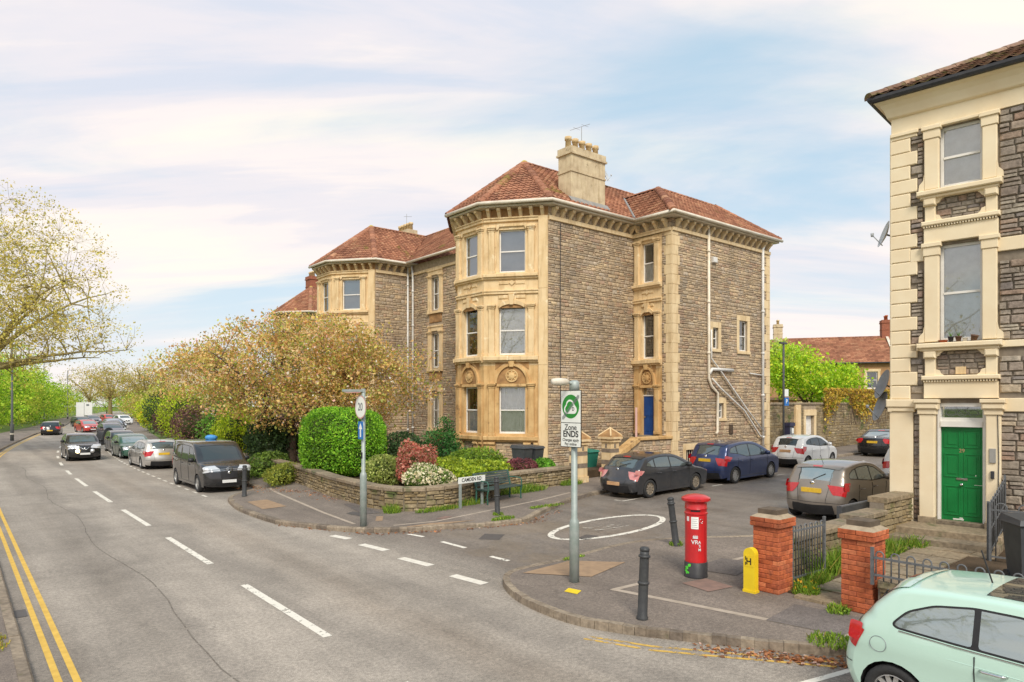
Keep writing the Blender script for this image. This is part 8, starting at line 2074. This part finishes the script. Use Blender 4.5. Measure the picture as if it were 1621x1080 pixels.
tuft('weed_clump', 'green weeds under the open iron gate', -7.3, -14.55, .5, .3, 420, 2, ry=.18)
tuft('weed_clump', 'tall weeds along the inside of the side wall', -6.1, -14.45, 1.0, .6, 900, 3, ry=.2)
tuft('weed_clump', 'weeds by the foot of the house steps', -4.3, -14.5, .7, .45, 500, 4, ry=.25)
tuft('weed_clump', 'grass tuft at the foot of the right brick pillar', -8.5, -15.5, .16, .2, 160, 5)
tuft('weed_clump', 'grass tuft at the kerb end beside the mint car', -9.75, -16.0, .3, .14, 260, 6)
tuft('weed_clump', 'weeds around the foot of the leaning bollard', -6.6, -11.2, .14, .16, 140, 7)
tuft('weed_clump', 'grass at the foot of the bollard by the bench', -7.05, -5.68, .16, .13, 140, 8)
tuft('weed_clump', 'bright grass growing over the kerb in front of the bench', -7.35, -6.3, .4, .14, 300, 9, ry=.15)
tuft('weed_clump', 'grass along the kerb towards the parked grey car', -5.2, -5.6, .7, .1, 260, 10, ry=.12)
tuft('weed_clump', 'weeds at the wall behind the 20 sign post', -8.95, -3.3, .25, .35, 240, 11)
tuft('weed_clump', 'moss and weeds along the curve of the corner wall', -7.8, -3.95, .8, .2, 420, 12, ry=.15)
tuft('weed_clump', 'weeds along the wall right of the bench', -3.9, -2.95, 1.1, .42, 620, 13, ry=.22)
tuft('weed_clump', 'weeds at the foot of the left gate pier', -1.4, -2.75, .5, .3, 320, 14, ry=.2)
tuft('weed_clump', 'weeds beside the street name sign', -6.6, -3.75, .6, .3, 300, 15, ry=.15)
tuft('weed_clump', 'small tuft on the wet side street kerb by the zone sign', -9.0, -10.55, .3, .09, 150, 16, ry=.08)
tuft('weed_clump', 'dry grass patch by the near left kerb', -18.15, -9.2, .25, .12, 240, 17, cols=hexc(('#b8a04a', 2), ('#94a03e', 2)), ry=.5)
tuft('weed_clump', 'green plants on the ledges beside the house steps', -3.2, -14.6, .4, .3, 300, 18, ry=.3)
def litter(name, label, pts, n, seed, dz=.006, spread=.25):
    rs = np.random.RandomState(seed); P = []
    for _ in range(n):
        k = rs.randint(len(pts)-1); u = rs.uniform(); s = pts[k][0]*(1-u)+pts[k+1][0]*u+rs.normal(0, spread*.4); t = pts[k][1]*(1-u)+pts[k+1][1]*u+rs.normal(0, spread*.4); P.append((s, t, Gst(s, t)+dz+rs.uniform(0, .015)))
    o = bpy.data.objects.new(name, None); C.objects.link(o); o.location = (AX, AY, 0); o.rotation_euler = (0, 0, R(ROT))
    o['kind'] = 'stuff'; o['label'] = label; o['category'] = 'fallen leaves'
    l_ = leaves('leaf_litter', np.array(P), .055, hexc(('#8a5a3a', 3), ('#a8704a', 2), ('#6f4a34', 2), ('#b08a60', 1), ('#caa89a', 1)), o, rs, up=4); l_['kind'] = 'stuff'
litter('fallen_leaves', 'brown fallen leaves in the gutter by the mint car', [(-10.95, -14.9), (-10.4, -15.8), (-9.95, -16.5), (-9.7, -17.2)], 650, 3, spread=.25)
litter('fallen_leaves', 'fallen leaves and petals along the pavement by the van', [(-10.4, 6), (-9.6, 3.6), (-8.9, 2.5), (-9.0, 0)], 500, 4, PV+.006, .8)
litter('fallen_leaves', 'fallen leaves in the gutter of the corner kerb', [(-11.9, -2.5), (-10.6, -5.2), (-9.0, -6.1), (-6.8, -6.75), (-5.0, -5.9)], 350, 5, .006, .2)
# a pedestrian far down the pavement
def person():
    x, y = xy(cs(86)+5.8, 86); T = thing('person', 'person in orange top and dark blue trousers far down the pavement', 'person', (x, y, PV), R(ROT-90))
    me = bpy.data.meshes.new('body'); V = [(0, 0, .95), (0, 0, 1.2), (0, 0, 1.42), (0, 0, 1.52), (0, 0, 1.66), (0, .1, .9), (.05, .1, .5), (-.05, .1, .06), (.12, .1, .02), (0, -.1, .9), (.12, -.1, .5), (.1, -.1, .06), (.26, -.1, .02), (0, .2, 1.4), (-.05, .26, 1.15), (.08, .26, .92), (0, -.2, 1.4), (.05, -.26, 1.15), (.2, -.26, .95)]
    E_ = [(0, 1), (1, 2), (2, 3), (3, 4), (0, 5), (5, 6), (6, 7), (7, 8), (0, 9), (9, 10), (10, 11), (11, 12), (2, 13), (13, 14), (14, 15), (2, 16), (16, 17), (17, 18)]
    rad = [.15, .15, .14, .06, .10, .1, .075, .05, .045, .1, .075, .05, .045, .07, .05, .04, .07, .05, .04]
    me.from_pydata(V, E_, []); o = bpy.data.objects.new('body', me); C.objects.link(o); o.parent = T
    sk = o.modifiers.new('skin', 'SKIN'); sub = o.modifiers.new('sub', 'SUBSURF'); sub.levels = 1; sub.render_levels = 1
    for i, v in enumerate(me.skin_vertices[0].data): v.radius = (rad[i], rad[i]); v.use_root = (i == 0)
    m, nt, b = newmat('person_clothes'); tc = nt.nodes.new('ShaderNodeTexCoord'); sp = nt.nodes.new('ShaderNodeSeparateXYZ'); nt.links.new(tc.outputs['Object'], sp.inputs[0])
    mr = nt.nodes.new('ShaderNodeMath'); mr.operation = 'DIVIDE'; nt.links.new(sp.outputs[2], mr.inputs[0]); mr.inputs[1].default_value = 1.8
    r_ = nt.nodes.new('ShaderNodeValToRGB'); r_.color_ramp.interpolation = 'CONSTANT'; nt.links.new(mr.outputs[0], r_.inputs[0]); e = r_.color_ramp.elements
    e[0].color = (.02, .03, .08, 1); e[1].position = .53; e[1].color = (.6, .2, .05, 1); k = e.new(.82); k.color = (.5, .3, .2, 1); k = e.new(.92); k.color = (.05, .03, .02, 1)
    nt.links.new(r_.outputs[0], b.inputs['Base Color']); me.materials.append(m)
person()
